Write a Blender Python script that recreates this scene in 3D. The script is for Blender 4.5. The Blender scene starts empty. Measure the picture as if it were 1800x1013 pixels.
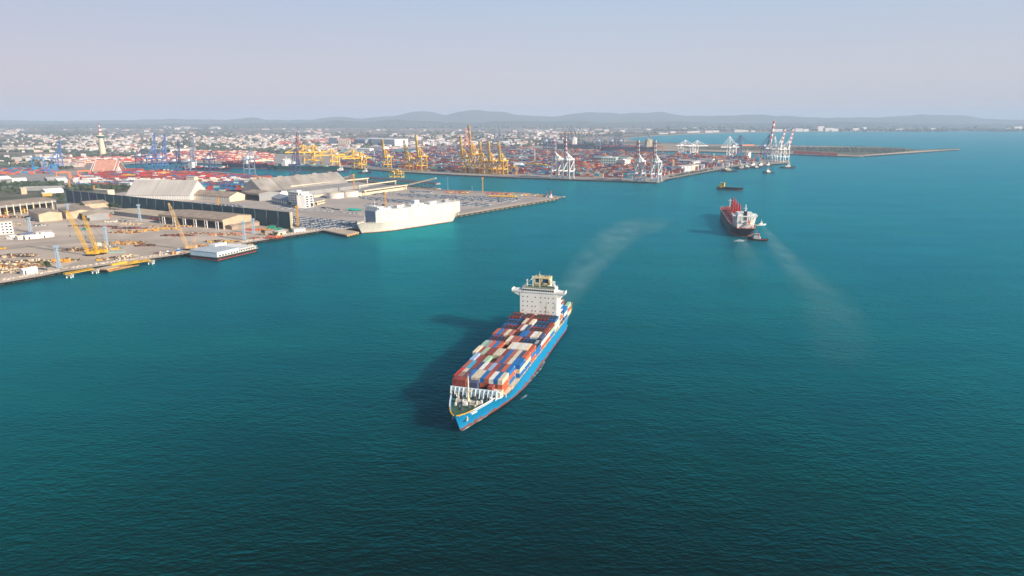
import bpy, random
from math import *
from mathutils import Vector, Matrix

# ---------------------------------------------------------------- camera, world, sun, exposure
PW, PH, F, HZ, CAMZ = 1800, 1013, 1200.0, 208.0, 152.0
PITCH = atan((506.5 - HZ) / F)
CP, SP = cos(PITCH), sin(PITCH)
SUN_EL = radians(25)
SUN_DIR = Vector((0.85, -0.53, 0)).normalized() * cos(SUN_EL) + Vector((0, 0, sin(SUN_EL)))
HAZE_DENSITY = 0.000078

scene = bpy.context.scene
col = scene.collection
cam_data = bpy.data.cameras.new('camera')
cam_data.lens = 24.0
cam_data.sensor_width = 36.0
cam_data.clip_end = 120000
cam = bpy.data.objects.new('camera', cam_data)
col.objects.link(cam)
cam.location = (0, 0, CAMZ)
cam.rotation_euler = (radians(90) - PITCH, 0, 0)
scene.camera = cam

world = bpy.data.worlds.new('World')
scene.world = world
world.use_nodes = True
wn, wl = world.node_tree.nodes, world.node_tree.links
bg = wn['Background']
sky = wn.new('ShaderNodeTexSky')
sky.sky_type = 'NISHITA'
sky.sun_disc = False
sky.sun_elevation = SUN_EL
sky.sun_rotation = atan2(SUN_DIR.x, SUN_DIR.y)
sky.altitude = 100
sky.air_density = 1.0
sky.dust_density = 1.0
sky.ozone_density = 1.6
# thin evening haze high in the air: the sky leans to pale lavender close to the horizon
tc = wn.new('ShaderNodeTexCoord')
sep = wn.new('ShaderNodeSeparateXYZ')
wl.new(tc.outputs['Generated'], sep.inputs[0])
mr = wn.new('ShaderNodeMapRange')
mr.inputs['From Min'].default_value = 0.0
mr.inputs['From Max'].default_value = 0.5
wl.new(sep.outputs['Z'], mr.inputs['Value'])
ramp = wn.new('ShaderNodeValToRGB')
e = ramp.color_ramp.elements
SKY_STOPS = [(0.0, (3.9, 3.75, 4.2)), (0.12, (3.95, 3.9, 4.4)), (0.30, (3.2, 3.85, 4.8)), (0.6, (1.3, 2.5, 4.0)), (1.0, (0.35, 1.2, 2.4))]
for i, (p, c) in enumerate(SKY_STOPS):
    k = e[i] if i < 2 else e.new(p)
    k.position = p
    k.color = (c[0], c[1], c[2], 1)
wl.new(mr.outputs[0], ramp.inputs[0])
mx = wn.new('ShaderNodeMix')
mx.data_type = 'RGBA'
mx.inputs['Factor'].default_value = 0.9
wl.new(sky.outputs[0], mx.inputs['A'])
# a touch of mauve on the side away from the sun
side = wn.new('ShaderNodeMapRange')
side.inputs['From Min'].default_value = -0.6
side.inputs['From Max'].default_value = 0.1
wl.new(sep.outputs['X'], side.inputs['Value'])
tint = wn.new('ShaderNodeMix'); tint.data_type = 'RGBA'
tint.inputs['A'].default_value = (0.94, 0.86, 0.90, 1)
tint.inputs['B'].default_value = (0.99, 0.98, 0.99, 1)
wl.new(side.outputs[0], tint.inputs['Factor'])
mul = wn.new('ShaderNodeMix'); mul.data_type = 'RGBA'; mul.blend_type = 'MULTIPLY'
mul.inputs['Factor'].default_value = 1.0
wl.new(ramp.outputs[0], mul.inputs['A']); wl.new(tint.outputs['Result'], mul.inputs['B'])
wl.new(mul.outputs['Result'], mx.inputs['B'])
wl.new(mx.outputs['Result'], bg.inputs['Color'])
bg.inputs['Strength'].default_value = 0.1

sun_data = bpy.data.lights.new('sun', 'SUN')
sun_data.energy = 4.9
sun_data.angle = radians(0.6)
sun_data.color = (1.0, 0.90, 0.77)
sun = bpy.data.objects.new('sun', sun_data)
col.objects.link(sun)
sun.rotation_euler = SUN_DIR.to_track_quat('Z', 'Y').to_euler()

vs = scene.view_settings
vs.view_transform = 'Standard'
vs.look = 'None'
vs.exposure = 0.65
vs.gamma = 1.0
scene.cycles.max_bounces = 6
scene.cycles.volume_bounces = 1
scene.cycles.use_denoising = True

RN = random.Random(11)

# ---------------------------------------------------------------- helpers
ZL = 3.0                                                            # height of the quays above the sea


def G(px, py, z=0.0):
    """the place at height z that stands at photo pixel px, py"""
    a, b = (px - 900) / F, (506.5 - py) / F
    dy, dz = CP + b * SP, -SP + b * CP
    t = (z - CAMZ) / dz
    return Vector((a * t, dy * t, z))


def L(px, py):
    return G(px, py, ZL)


def HT(y, py):
    """height of the point at depth y seen at photo row py"""
    b = (506.5 - py) / F
    return CAMZ + y * (-SP + b * CP) / (CP + b * SP)


def pix(v):
    x, y, z = v[0], v[1], v[2] - CAMZ
    d = y * CP - z * SP
    return 900 + F * x / d, 506.5 - F * (y * SP + z * CP) / d


class MB:
    """collects shapes into one mesh; self.m is the material slot for the next faces"""
    def __init__(s):
        s.v, s.f, s.mi, s.m = [], [], [], 0

    def add(s, vs_, fs):
        o = len(s.v)
        s.v += [tuple(p) for p in vs_]
        for q in fs:
            s.f.append(tuple(i + o for i in q))
            s.mi.append(s.m)
        return s

    def hexa(s, p):
        return s.add(p, [(3, 2, 1, 0), (4, 5, 6, 7), (0, 1, 5, 4), (1, 2, 6, 5), (2, 3, 7, 6), (3, 0, 4, 7)])

    def box(s, x0, x1, y0, y1, z0, z1):
        return s.hexa([(x0, y0, z0), (x1, y0, z0), (x1, y1, z0), (x0, y1, z0), (x0, y0, z1), (x1, y0, z1), (x1, y1, z1), (x0, y1, z1)])

    def obox(s, c, sx, sy, sz, rz=0.0):
        """box with centre of its base at c"""
        ca, sa = cos(rz), sin(rz)
        p = []
        for z in (0, sz):
            for x, y in ((-sx / 2, -sy / 2), (sx / 2, -sy / 2), (sx / 2, sy / 2), (-sx / 2, sy / 2)):
                p.append((c[0] + x * ca - y * sa, c[1] + x * sa + y * ca, c[2] + z))
        return s.hexa(p)

    def bar(s, a, b, w, h=None):
        a, b = Vector(a), Vector(b)
        h = h or w
        d = (b - a).normalized()
        up = Vector((0, 0, 1)) if abs(d.z) < 0.95 else Vector((1, 0, 0))
        x = d.cross(up).normalized() * w / 2
        y = x.cross(d).normalized() * h / 2
        return s.hexa([a - x - y, a + x - y, a + x + y, a - x + y, b - x - y, b + x - y, b + x + y, b - x + y])

    def tube(s, a, b, r0, r1=None, n=8):
        a, b = Vector(a), Vector(b)
        r1 = r0 if r1 is None else r1
        d = (b - a).normalized()
        up = Vector((0, 0, 1)) if abs(d.z) < 0.95 else Vector((1, 0, 0))
        x = d.cross(up).normalized()
        y = x.cross(d).normalized()
        p = []
        for q, r in ((a, r0), (b, r1)):
            p += [q + x * r * cos(2 * pi * i / n) + y * r * sin(2 * pi * i / n) for i in range(n)]
        return s.add(p, [(i, (i + 1) % n, n + (i + 1) % n, n + i) for i in range(n)] + [tuple(range(n - 1, -1, -1)), tuple(range(n, 2 * n))])

    def prism(s, poly, z0, z1):
        n = len(poly)
        p = [(q[0], q[1], z0) for q in poly] + [(q[0], q[1], z1) for q in poly]
        return s.add(p, [(i, (i + 1) % n, n + (i + 1) % n, n + i) for i in range(n)] + [tuple(range(n - 1, -1, -1)), tuple(range(n, 2 * n))])

    def quad(s, *p):
        return s.add(p, [tuple(range(len(p)))])

    def ball(s, c, r, rz=None, jit=0.0, rnd=None):
        """a small faceted lump"""
        rz = rz or r
        n, p = 6, []
        for k, (zz, rr) in enumerate(((-0.75, 0.6), (0.05, 1.0), (0.7, 0.65))):
            for i in range(n):
                a = 2 * pi * (i + 0.5 * (k % 2)) / n
                j = 1 + (rnd.uniform(-jit, jit) if rnd else 0)
                p.append((c[0] + cos(a) * r * rr * j, c[1] + sin(a) * r * rr * j, c[2] + rz * zz * j))
        p.append((c[0], c[1], c[2] + rz))
        fs = [tuple(range(n - 1, -1, -1))]
        for k in (0, 1):
            for i in range(n):
                fs.append((k * n + i, k * n + (i + 1) % n, (k + 1) * n + (i + 1) % n, (k + 1) * n + i))
        fs += [(2 * n + i, 2 * n + (i + 1) % n, 3 * n) for i in range(n)]
        return s.add(p, fs)

    def build(s, name, mats, parent=None, smooth=False):
        me = bpy.data.meshes.new(name)
        me.from_pydata(s.v, [], s.f)
        for m in (mats if isinstance(mats, (list, tuple)) else [mats]):
            me.materials.append(m)
        if max(s.mi, default=0) > 0:
            me.polygons.foreach_set('material_index', s.mi)
        if smooth:
            me.polygons.foreach_set('use_smooth', [True] * len(me.polygons))
        me.update()
        o = bpy.data.objects.new(name, me)
        col.objects.link(o)
        if parent:
            o.parent = parent
        return o


def tag(o, label=None, cat=None, group=None, kind=None):
    if label: o['label'] = label
    if cat: o['category'] = cat
    if group: o['group'] = group
    if kind: o['kind'] = kind
    return o


def thing(name, label, cat, loc, rz=0.0, group=None):
    o = bpy.data.objects.new(name, None)
    o.empty_display_size = 1
    col.objects.link(o)
    o.location = loc
    o.rotation_euler = (0, 0, rz)
    return tag(o, label, cat, group)


def copy_tree(o, parent=None):
    c = o.copy()
    col.objects.link(c)
    if parent: c.parent = parent
    for ch in list(o.children):
        copy_tree(ch, c)
    return c


ORD = ['first', 'second', 'third', 'fourth', 'fifth', 'sixth', 'seventh', 'eighth', 'ninth', 'tenth', 'eleventh', 'twelfth', 'thirteenth', 'fourteenth', 'fifteenth', 'sixteenth']

# ---------------------------------------------------------------- materials
MATS = {}


def mat(name, c, rough=0.65, var=0.12, scale=0.4, spec=0.3, objvar=0.0, metal=0.0, c2=None, detail=3.0, streak=False, sheets=0.0):
    """paint, concrete, roofing ...: a noise breaks the colour (towards c2 when given)"""
    if name in MATS: return MATS[name]
    m = bpy.data.materials.new(name)
    m.use_nodes = True
    n, l = m.node_tree.nodes, m.node_tree.links
    b = n['Principled BSDF']
    b.inputs['Roughness'].default_value = rough
    b.inputs['Metallic'].default_value = metal
    b.inputs['Specular IOR Level'].default_value = spec
    t = n.new('ShaderNodeTexCoord')
    mp = n.new('ShaderNodeMapping')
    if streak: mp.inputs['Scale'].default_value = (1, 1, 0.15)
    l.new(t.outputs['Object'], mp.inputs[0])
    no = n.new('ShaderNodeTexNoise')
    no.inputs['Scale'].default_value = scale
    no.inputs['Detail'].default_value = detail
    l.new(mp.outputs[0], no.inputs['Vector'])
    r = n.new('ShaderNodeMapRange')
    r.inputs['From Min'].default_value = 0.33
    r.inputs['From Max'].default_value = 0.67
    l.new(no.outputs[0], r.inputs['Value'])
    mi = n.new('ShaderNodeMix')
    mi.data_type = 'RGBA'
    mi.inputs['A'].default_value = (*[x * (1 + var * 0.5) for x in c], 1)
    mi.inputs['B'].default_value = (*(c2 or [x * (1 - var) for x in c]), 1)
    l.new(r.outputs[0], mi.inputs['Factor'])
    out = mi.outputs['Result']
    if sheets:                                                      # sheets of cladding laid side by side, each weathered a little differently
        m3 = n.new('ShaderNodeMapping'); m3.inputs['Scale'].default_value = (0.21, 0.003, 0.003)
        l.new(t.outputs['Object'], m3.inputs[0])
        n3 = n.new('ShaderNodeTexNoise'); n3.inputs['Scale'].default_value = 1.0; n3.inputs['Detail'].default_value = 3; n3.inputs['Roughness'].default_value = 0.7
        l.new(m3.outputs[0], n3.inputs['Vector'])
        r3 = n.new('ShaderNodeMapRange'); r3.inputs['From Min'].default_value = 0.3; r3.inputs['From Max'].default_value = 0.7
        r3.inputs['To Min'].default_value = 1 - sheets; r3.inputs['To Max'].default_value = 1 + sheets * 0.7
        l.new(n3.outputs[0], r3.inputs['Value'])
        h3 = n.new('ShaderNodeHueSaturation')
        l.new(r3.outputs[0], h3.inputs['Value']); l.new(out, h3.inputs['Color'])
        out = h3.outputs['Color']
    if objvar:
        oi = n.new('ShaderNodeObjectInfo')
        r2 = n.new('ShaderNodeMapRange')
        r2.inputs['To Min'].default_value = 1 - objvar
        r2.inputs['To Max'].default_value = 1 + objvar
        l.new(oi.outputs['Random'], r2.inputs['Value'])
        h = n.new('ShaderNodeHueSaturation')
        l.new(r2.outputs[0], h.inputs['Value'])
        l.new(out, h.inputs['Color'])
        out = h.outputs['Color']
    l.new(out, b.inputs['Base Color'])
    MATS[name] = m
    return m


def hull_mat(name, top, boot, zboot, rust=(0.22, 0.07, 0.035), rust_amt=0.5, stripe=None):
    """ship side paint: red boot-topping below the line, rust breaking out along it and in vertical streaks"""
    m = bpy.data.materials.new(name)
    m.use_nodes = True
    n, l = m.node_tree.nodes, m.node_tree.links
    b = n['Principled BSDF']
    b.inputs['Roughness'].default_value = 0.45
    b.inputs['Specular IOR Level'].default_value = 0.3
    t = n.new('ShaderNodeTexCoord')
    s = n.new('ShaderNodeSeparateXYZ')
    l.new(t.outputs['Object'], s.inputs[0])
    no = n.new('ShaderNodeTexNoise'); no.inputs['Scale'].default_value = 0.3; no.inputs['Detail'].default_value = 5
    l.new(t.outputs['Object'], no.inputs['Vector'])
    mp = n.new('ShaderNodeMapping'); mp.inputs['Scale'].default_value = (0.5, 0.5, 0.06)
    l.new(t.outputs['Object'], mp.inputs[0])
    n2 = n.new('ShaderNodeTexNoise'); n2.inputs['Scale'].default_value = 1.0; n2.inputs['Detail'].default_value = 4
    l.new(mp.outputs[0], n2.inputs['Vector'])

    def mth(op, a, bb):
        k = n.new('ShaderNodeMath'); k.operation = op
        for i, q in enumerate((a, bb)):
            if isinstance(q, (int, float)): k.inputs[i].default_value = q
            else: l.new(q, k.inputs[i])
        return k.outputs[0]
    wob = mth('MULTIPLY', mth('SUBTRACT', no.outputs[0], 0.5), zboot * 0.9)
    below = mth('LESS_THAN', s.outputs['Z'], zboot * 0.45)
    r = n.new('ShaderNodeMapRange')
    r.inputs['From Min'].default_value = zboot * 2.4; r.inputs['From Max'].default_value = zboot * 0.6
    l.new(s.outputs['Z'], r.inputs['Value'])
    rf = mth('MULTIPLY', mth('GREATER_THAN', mth('ADD', mth('ADD', no.outputs[0], mth('MULTIPLY', n2.outputs[0], 0.35)), mth('MULTIPLY', r.outputs[0], 0.34)), 1.06 - 0.16 * rust_amt), 0.8)
    m1 = n.new('ShaderNodeMix'); m1.data_type = 'RGBA'
    m1.inputs['A'].default_value = (*top, 1); m1.inputs['B'].default_value = (*rust, 1)
    l.new(rf, m1.inputs['Factor'])
    m2 = n.new('ShaderNodeMix'); m2.data_type = 'RGBA'
    l.new(m1.outputs['Result'], m2.inputs['A']); m2.inputs['B'].default_value = (*boot, 1)
    l.new(below, m2.inputs['Factor'])
    v = n.new('ShaderNodeMapRange'); v.inputs['To Min'].default_value = 0.82; v.inputs['To Max'].default_value = 1.12
    l.new(n2.outputs[0], v.inputs['Value'])
    h = n.new('ShaderNodeHueSaturation')
    l.new(v.outputs[0], h.inputs['Value']); l.new(m2.outputs['Result'], h.inputs['Color'])
    l.new(h.outputs[0], b.inputs['Base Color'])
    MATS[name] = m
    return m


white = mat('white_paint', (0.80, 0.76, 0.70), 0.5, 0.10, 0.25, streak=True)
dark = mat('dark_glass', (0.012, 0.015, 0.02), 0.15, 0.1, 0.5, spec=0.5)
black = mat('black_paint', (0.02, 0.02, 0.023), 0.5)
yellow = mat('crane_yellow', (0.72, 0.40, 0.03), 0.5, 0.18)
amber = mat('mast_amber', (0.70, 0.34, 0.05), 0.55)
orange = mat('orange_paint', (0.72, 0.16, 0.04), 0.5, objvar=0.12)
redp = mat('red_paint', (0.50, 0.045, 0.035), 0.5)
brick = mat('deck_red', (0.34, 0.055, 0.042), 0.65, 0.2)
grey = mat('grey_paint', (0.32, 0.33, 0.35), 0.6)
steel = mat('steel_dark', (0.10, 0.11, 0.13), 0.55)
navy = mat('navy_paint', (0.045, 0.06, 0.14), 0.5)
blue = mat('blue_paint', (0.03, 0.16, 0.42), 0.5)
midblue = mat('crane_blue', (0.07, 0.16, 0.42), 0.5)
paleblue = mat('pale_blue_paint', (0.38, 0.48, 0.57), 0.5)
green = mat('green_paint', (0.02, 0.28, 0.16), 0.5)
deckgreen = mat('deck_green', (0.05, 0.11, 0.07), 0.7, 0.35, 0.3)
cream = mat('cream_paint', (0.70, 0.58, 0.40), 0.55)
tan = mat('tan_cladding', (0.55, 0.42, 0.28), 0.7, 0.15, 0.1, sheets=0.12)
brown = mat('brown_roof', (0.38, 0.28, 0.20), 0.75, 0.25, 0.12, sheets=0.22)
shadegrey = mat('grey_cladding', (0.30, 0.29, 0.28), 0.7, 0.12, 0.1)
roofgrey = mat('roof_grey', (0.33, 0.29, 0.26), 0.7, 0.16, 0.06, sheets=0.2)
roofpale = mat('roof_pale', (0.48, 0.43, 0.39), 0.7, 0.10, 0.05, sheets=0.15)
concrete = mat('concrete', (0.42, 0.36, 0.30), 0.85, 0.25, 0.08)
bark = mat('bark', (0.10, 0.07, 0.05), 0.9)
leafm = mat('leaves', (0.055, 0.085, 0.025), 0.8, 0.5, 0.5, objvar=0.3)
wood_m = mat('far_leaves', (0.070, 0.092, 0.060), 0.85, 0.5, 0.02)
CC = {'r': (0.30, 0.065, 0.045), 'o': (0.56, 0.13, 0.055), 'p': (0.40, 0.13, 0.10), 'R': (0.55, 0.05, 0.04), 'c': (0.72, 0.61, 0.44), 'w': (0.78, 0.75, 0.70),
      'b': (0.025, 0.17, 0.42), 'n': (0.075, 0.095, 0.17), 'g': (0.36, 0.38, 0.38), 'l': (0.36, 0.48, 0.66), 't': (0.04, 0.36, 0.50), 'e': (0.42, 0.60, 0.42), 'k': (0.03, 0.03, 0.035)}
CN = {'r': 'rust red', 'o': 'orange', 'p': 'faded red', 'R': 'bright red', 'c': 'cream', 'w': 'white', 'b': 'blue', 'n': 'dark blue', 'g': 'grey', 'l': 'pale blue', 't': 'turquoise', 'e': 'pale green', 'k': 'black'}
CM = {k: mat('container_' + CN[k].replace(' ', '_'), v, 0.6, 0.16, 0.35, objvar=0.14) for k, v in CC.items()}

# ---------------------------------------------------------------- the setting: sea, land, hills
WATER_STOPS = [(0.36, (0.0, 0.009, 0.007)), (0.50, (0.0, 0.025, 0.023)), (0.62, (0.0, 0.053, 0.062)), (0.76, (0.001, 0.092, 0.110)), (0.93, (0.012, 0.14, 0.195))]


def water_material():
    m = bpy.data.materials.new('sea_water')
    m.use_nodes = True
    n, l = m.node_tree.nodes, m.node_tree.links
    b = n['Principled BSDF']
    t = n.new('ShaderNodeTexCoord')

    def noise(sx, sy, rot, detail=2.0, rough=0.5, dist=0.0):
        mp = n.new('ShaderNodeMapping')
        mp.inputs['Scale'].default_value = (sx, sy, 1)
        mp.inputs['Rotation'].default_value = (0, 0, rot)
        l.new(t.outputs['Object'], mp.inputs[0])
        q = n.new('ShaderNodeTexNoise')
        q.inputs['Scale'].default_value = 1.0
        q.inputs['Detail'].default_value = detail
        q.inputs['Roughness'].default_value = rough
        q.inputs['Distortion'].default_value = dist
        l.new(mp.outputs[0], q.inputs['Vector'])
        return q.outputs[0]

    def mth(op, a, bb=0.0):
        k = n.new('ShaderNodeMath'); k.operation = op
        for i, q in enumerate((a, bb)):
            if isinstance(q, (int, float)): k.inputs[i].default_value = q
            else: l.new(q, k.inputs[i])
        return k.outputs[0]
    big = noise(1 / 420, 1 / 420, 0.3, 3.0)
    mid = noise(1 / 60, 1 / 110, -0.5, 3.0)
    # shade put into the colour by view angle: dark green down, bright teal low
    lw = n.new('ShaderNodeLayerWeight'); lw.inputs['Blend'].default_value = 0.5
    view_shade = n.new('ShaderNodeValToRGB')
    el = view_shade.color_ramp.elements
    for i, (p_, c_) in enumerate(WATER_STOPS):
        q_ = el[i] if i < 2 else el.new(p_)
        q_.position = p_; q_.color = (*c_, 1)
    l.new(lw.outputs['Facing'], view_shade.inputs[0])
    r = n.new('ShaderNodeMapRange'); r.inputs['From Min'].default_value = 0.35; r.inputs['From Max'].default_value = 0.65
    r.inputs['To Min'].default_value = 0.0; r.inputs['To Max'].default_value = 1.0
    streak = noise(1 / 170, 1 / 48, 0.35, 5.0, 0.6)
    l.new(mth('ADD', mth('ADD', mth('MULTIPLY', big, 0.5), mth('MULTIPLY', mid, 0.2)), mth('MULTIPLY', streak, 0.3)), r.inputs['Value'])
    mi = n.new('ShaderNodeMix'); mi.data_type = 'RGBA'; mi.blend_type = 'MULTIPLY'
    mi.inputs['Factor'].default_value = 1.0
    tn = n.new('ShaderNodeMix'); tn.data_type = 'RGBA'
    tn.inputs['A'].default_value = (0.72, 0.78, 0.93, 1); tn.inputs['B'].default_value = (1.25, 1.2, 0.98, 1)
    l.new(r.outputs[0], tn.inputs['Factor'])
    l.new(view_shade.outputs[0], mi.inputs['A']); l.new(tn.outputs['Result'], mi.inputs['B'])
    n.remove(b)
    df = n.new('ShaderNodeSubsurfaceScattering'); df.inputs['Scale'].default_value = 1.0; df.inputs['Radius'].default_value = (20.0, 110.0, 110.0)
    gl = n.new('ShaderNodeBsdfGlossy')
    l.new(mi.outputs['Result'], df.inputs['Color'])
    gl.inputs['Color'].default_value = (0.03, 0.57, 0.64, 1)
    rr = n.new('ShaderNodeMapRange'); rr.inputs['From Min'].default_value = 0.3; rr.inputs['From Max'].default_value = 0.7
    rr.inputs['To Min'].default_value = 0.12; rr.inputs['To Max'].default_value = 0.22
    l.new(mid, rr.inputs['Value'])
    l.new(rr.outputs[0], gl.inputs['Roughness'])
    fr = n.new('ShaderNodeFresnel'); fr.inputs['IOR'].default_value = 1.333
    ms = n.new('ShaderNodeMixShader')
    l.new(mth('MULTIPLY', fr.outputs[0], 0.8), ms.inputs[0]); l.new(df.outputs[0], ms.inputs[1]); l.new(gl.outputs[0], ms.inputs[2])
    l.new(ms.outputs[0], n['Material Output'].inputs['Surface'])
    h = mth('ADD', mth('MULTIPLY', noise(1 / 9.0, 1 / 4.5, 0.45, 3.0, 0.55, 0.3), 0.95), mth('MULTIPLY', noise(1 / 3.0, 1 / 1.7, -0.25, 3.0), 0.70))
    h = mth('ADD', h, mth('MULTIPLY', noise(1 / 26, 1 / 12, 0.2, 2.0), 0.5))
    wind = n.new('ShaderNodeMapRange'); wind.inputs['From Min'].default_value = 0.3; wind.inputs['From Max'].default_value = 0.7
    wind.inputs['To Min'].default_value = 0.25; wind.inputs['To Max'].default_value = 1.4
    l.new(mth('ADD', mth('MULTIPLY', mid, 0.5), mth('MULTIPLY', noise(1 / 150, 1 / 55, 0.35, 4.0), 0.5)), wind.inputs['Value'])
    bp = n.new('ShaderNodeBump')
    bp.inputs['Distance'].default_value = 1.0
    l.new(mth('MULTIPLY', h, wind.outputs[0]), bp.inputs['Height'])
    bp.inputs['Strength'].default_value = 0.62
    for q_ in (df, gl, fr, lw): l.new(bp.outputs[0], q_.inputs['Normal'])
    return m


w = MB()
XS = [-45000, -12000, -4000, -1500, -500, 0, 500, 1500, 4000, 12000, 45000]
YS = [-3000, 0, 300, 700, 1500, 4000, 12000, 45000]
for yy in YS:
    for xx in XS: w.v.append((xx, yy, 0))
for j in range(len(YS) - 1):
    for i in range(len(XS) - 1):
        a = j * len(XS) + i
        w.f.append((a, a + 1, a + 1 + len(XS), a + len(XS))); w.mi.append(0)
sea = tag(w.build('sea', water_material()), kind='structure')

COAST = [(0, 500.5), (73, 487.7), (112, 479.4), (170, 471), (264, 457.4), (322, 449), (350, 444), (428, 430.7), (489, 420), (564, 408), (600, 404), (645, 405), (805, 381.5), (977, 352), (984, 348.5), (976, 346.5),
         (936, 343), (915, 341), (820, 338), (767, 334.8), (740, 331), (650, 319), (618, 313), (560, 310.5), (481, 314.5), (413, 306), (375, 303), (300, 301.5), (229, 300), (209, 296), (208, 292), (245, 289), (311, 287),
         (400, 290.5), (590, 296), (643, 298.5), (710, 304), (806, 309.3), (900, 313.5), (1154, 322.5), (1171, 316.5), (1200, 311), (1258, 300.5), (1292, 293.5), (1375, 288.5), (1389, 286.5), (1384, 283.5), (1330, 279.5), (1250, 274),
         (1165, 271), (1150, 269), (1152, 266), (1250, 267.5), (1400, 272), (1505, 276), (1520, 275), (1688, 263.2), (1685, 262.2), (1611, 264.6), (1590, 261.5), (1540, 259), (1400, 257), (1270, 255), (1160, 251.5), (1120, 249), (1098, 244.5),
         (1108, 242.3), (1150, 239), (1233, 235.5), (1277, 234.2), (1400, 232), (1600, 231), (1800, 230), (2300, 229)]
pts = [G(-700, 628)] + [G(*p) for p in COAST] + [Vector((20000, 9500, 0)), Vector((44000, 12000, 0)), Vector((44000, 44000, 0)), Vector((-44000, 44000, 0)), Vector((-44000, 2000, 0)), Vector((-3000, -500, 0))]


def land_material():
    m = bpy.data.materials.new('land_cover')
    m.use_nodes = True
    n, l = m.node_tree.nodes, m.node_tree.links
    b = n['Principled BSDF']
    b.inputs['Roughness'].default_value = 0.9
    b.inputs['Specular IOR Level'].default_value = 0.1
    t = n.new('ShaderNodeTexCoord')

    def noise(sc, det=4.0):
        q = n.new('ShaderNodeTexNoise'); q.inputs['Scale'].default_value = sc; q.inputs['Detail'].default_value = det
        l.new(t.outputs['Object'], q.inputs['Vector'])
        return q.outputs[0]

    def ramp_(x, a, c):
        r = n.new('ShaderNodeMapRange'); r.inputs['From Min'].default_value = a; r.inputs['From Max'].default_value = c
        l.new(x, r.inputs['Value']); return r.outputs[0]

    def mix_(f, a, c):
        k = n.new('ShaderNodeMix'); k.data_type = 'RGBA'
        l.new(f, k.inputs['Factor'])
        for s_, q in (('A', a), ('B', c)):
            if isinstance(q, tuple): k.inputs[s_].default_value = (*q, 1)
            else: l.new(q, k.inputs[s_])
        return k.outputs['Result']
    scrub = mix_(ramp_(noise(0.012), 0.35, 0.65), (0.065, 0.08, 0.04), (0.19, 0.155, 0.11))
    town = mix_(ramp_(noise(0.02), 0.35, 0.65), (0.42, 0.31, 0.26), (0.20, 0.165, 0.12))
    c = mix_(ramp_(noise(0.0011, 3), 0.42, 0.54), scrub, town)
    l.new(c, b.inputs['Base Color'])
    return m


lm = MB().prism([(p.x, p.y) for p in pts], -3.0, ZL)
# split the ring of side faces (quay walls) from the top
lm.mi = [1] * len(pts) + [0, 0]
quaywall = mat('quay_wall', (0.34, 0.25, 0.17), 0.9, 0.5, 0.15)
tag(lm.build('land', [land_material(), quaywall]), kind='structure')


def sheet(name, pxs, m, dz=0.06):
    q = MB()
    q.quad(*[G(x, y, ZL + dz) for x, y in pxs])
    o = tag(q.build(name, m), kind='structure')
    if o.data.polygons[0].normal.z < 0:
        o.data.flip_normals()
    return o


yard_m = mat('yard_dirt', (0.56, 0.44, 0.34), 0.95, 0.1, 0.018, c2=(0.40, 0.31, 0.235), detail=7)
apron_m = mat('apron_asphalt', (0.46, 0.375, 0.31), 0.9, 0.1, 0.012, c2=(0.35, 0.285, 0.24), detail=7)
quay_m = mat('quay_concrete', (0.56, 0.43, 0.31), 0.9, 0.2, 0.03)
yardgrey = mat('terminal_paving', (0.27, 0.235, 0.21), 0.9, 0.1, 0.01, c2=(0.36, 0.30, 0.255))
rock_m = mat('rock_bank', (0.56, 0.46, 0.36), 0.95, 0.5, 0.5)
sheet('shipyard_ground', [(-300, 540), (0, 498), (73, 485.5), (112, 477.2), (170, 468.8), (264, 455), (322, 447), (350, 442), (428, 428.5), (489, 418), (564, 406), (512, 404), (118, 358), (-100, 372), (-700, 470)], yard_m)
sheet('car_terminal_apron', [(120, 357), (513, 404.5), (564, 406), (600, 402), (645, 402.8), (805, 379.3), (977, 349.8), (982, 348.2), (975, 347), (936, 343.6), (915, 341.6), (820, 338.6), (767, 335.4), (740, 332), (650, 322), (478, 330), (345, 338), (215, 338)], apron_m)
sheet('quay_edge_strip', [(645, 402.6), (805, 379.1), (977, 349.6), (970, 349.2), (800, 377.2), (645, 400.2)], quay_m, 0.12)
sheet('container_yard_paving', [(481, 312.5), (413, 304.2), (375, 301.5), (300, 300), (229, 298.6), (205, 297), (100, 300), (0, 309), (-100, 316), (-100, 330), (120, 332), (345, 337), (450, 337)], yardgrey)
sheet('terminal_quay_paving', [(208, 290.5), (245, 287.7), (311, 285.7), (400, 289), (590, 294.6), (643, 297), (710, 302.5), (806, 307.5), (900, 311.6), (1154, 320.5), (1169, 316), (1199, 310), (1257, 299.8), (1291, 292.8), (1374, 287.8), (1386, 286.2),
       (1382, 284), (1330, 280), (1250, 274.5), (1165, 271.5), (1140, 268), (1050, 258), (980, 250), (860, 250), (640, 262), (330, 264), (110, 276)], yardgrey)
sheet('island_scrub', [(1300, 257.5), (1400, 258), (1535, 260), (1585, 262.5), (1606, 265.6), (1560, 270.5), (1500, 273), (1400, 266.5), (1250, 263.5), (1180, 258)], mat('island_scrub_ground', (0.06, 0.07, 0.035), 0.95, 0.1, 0.02, c2=(0.15, 0.12, 0.07)))
sheet('sand_flat', [(1165, 252.5), (1270, 256), (1310, 257.4), (1180, 258.2), (1250, 263.7), (1400, 266.7), (1500, 273.2), (1515, 274.6), (1505, 275.4), (1400, 271.3), (1250, 266.8), (1152, 265.4), (1130, 258)], mat('sand', (0.36, 0.28, 0.20), 0.95, 0.3, 0.01))
sheet('breakwater_road', [(1520, 274.4), (1688, 262.9), (1684, 262.4), (1612, 265.4), (1520, 272.8)], quay_m, 0.15)

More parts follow.
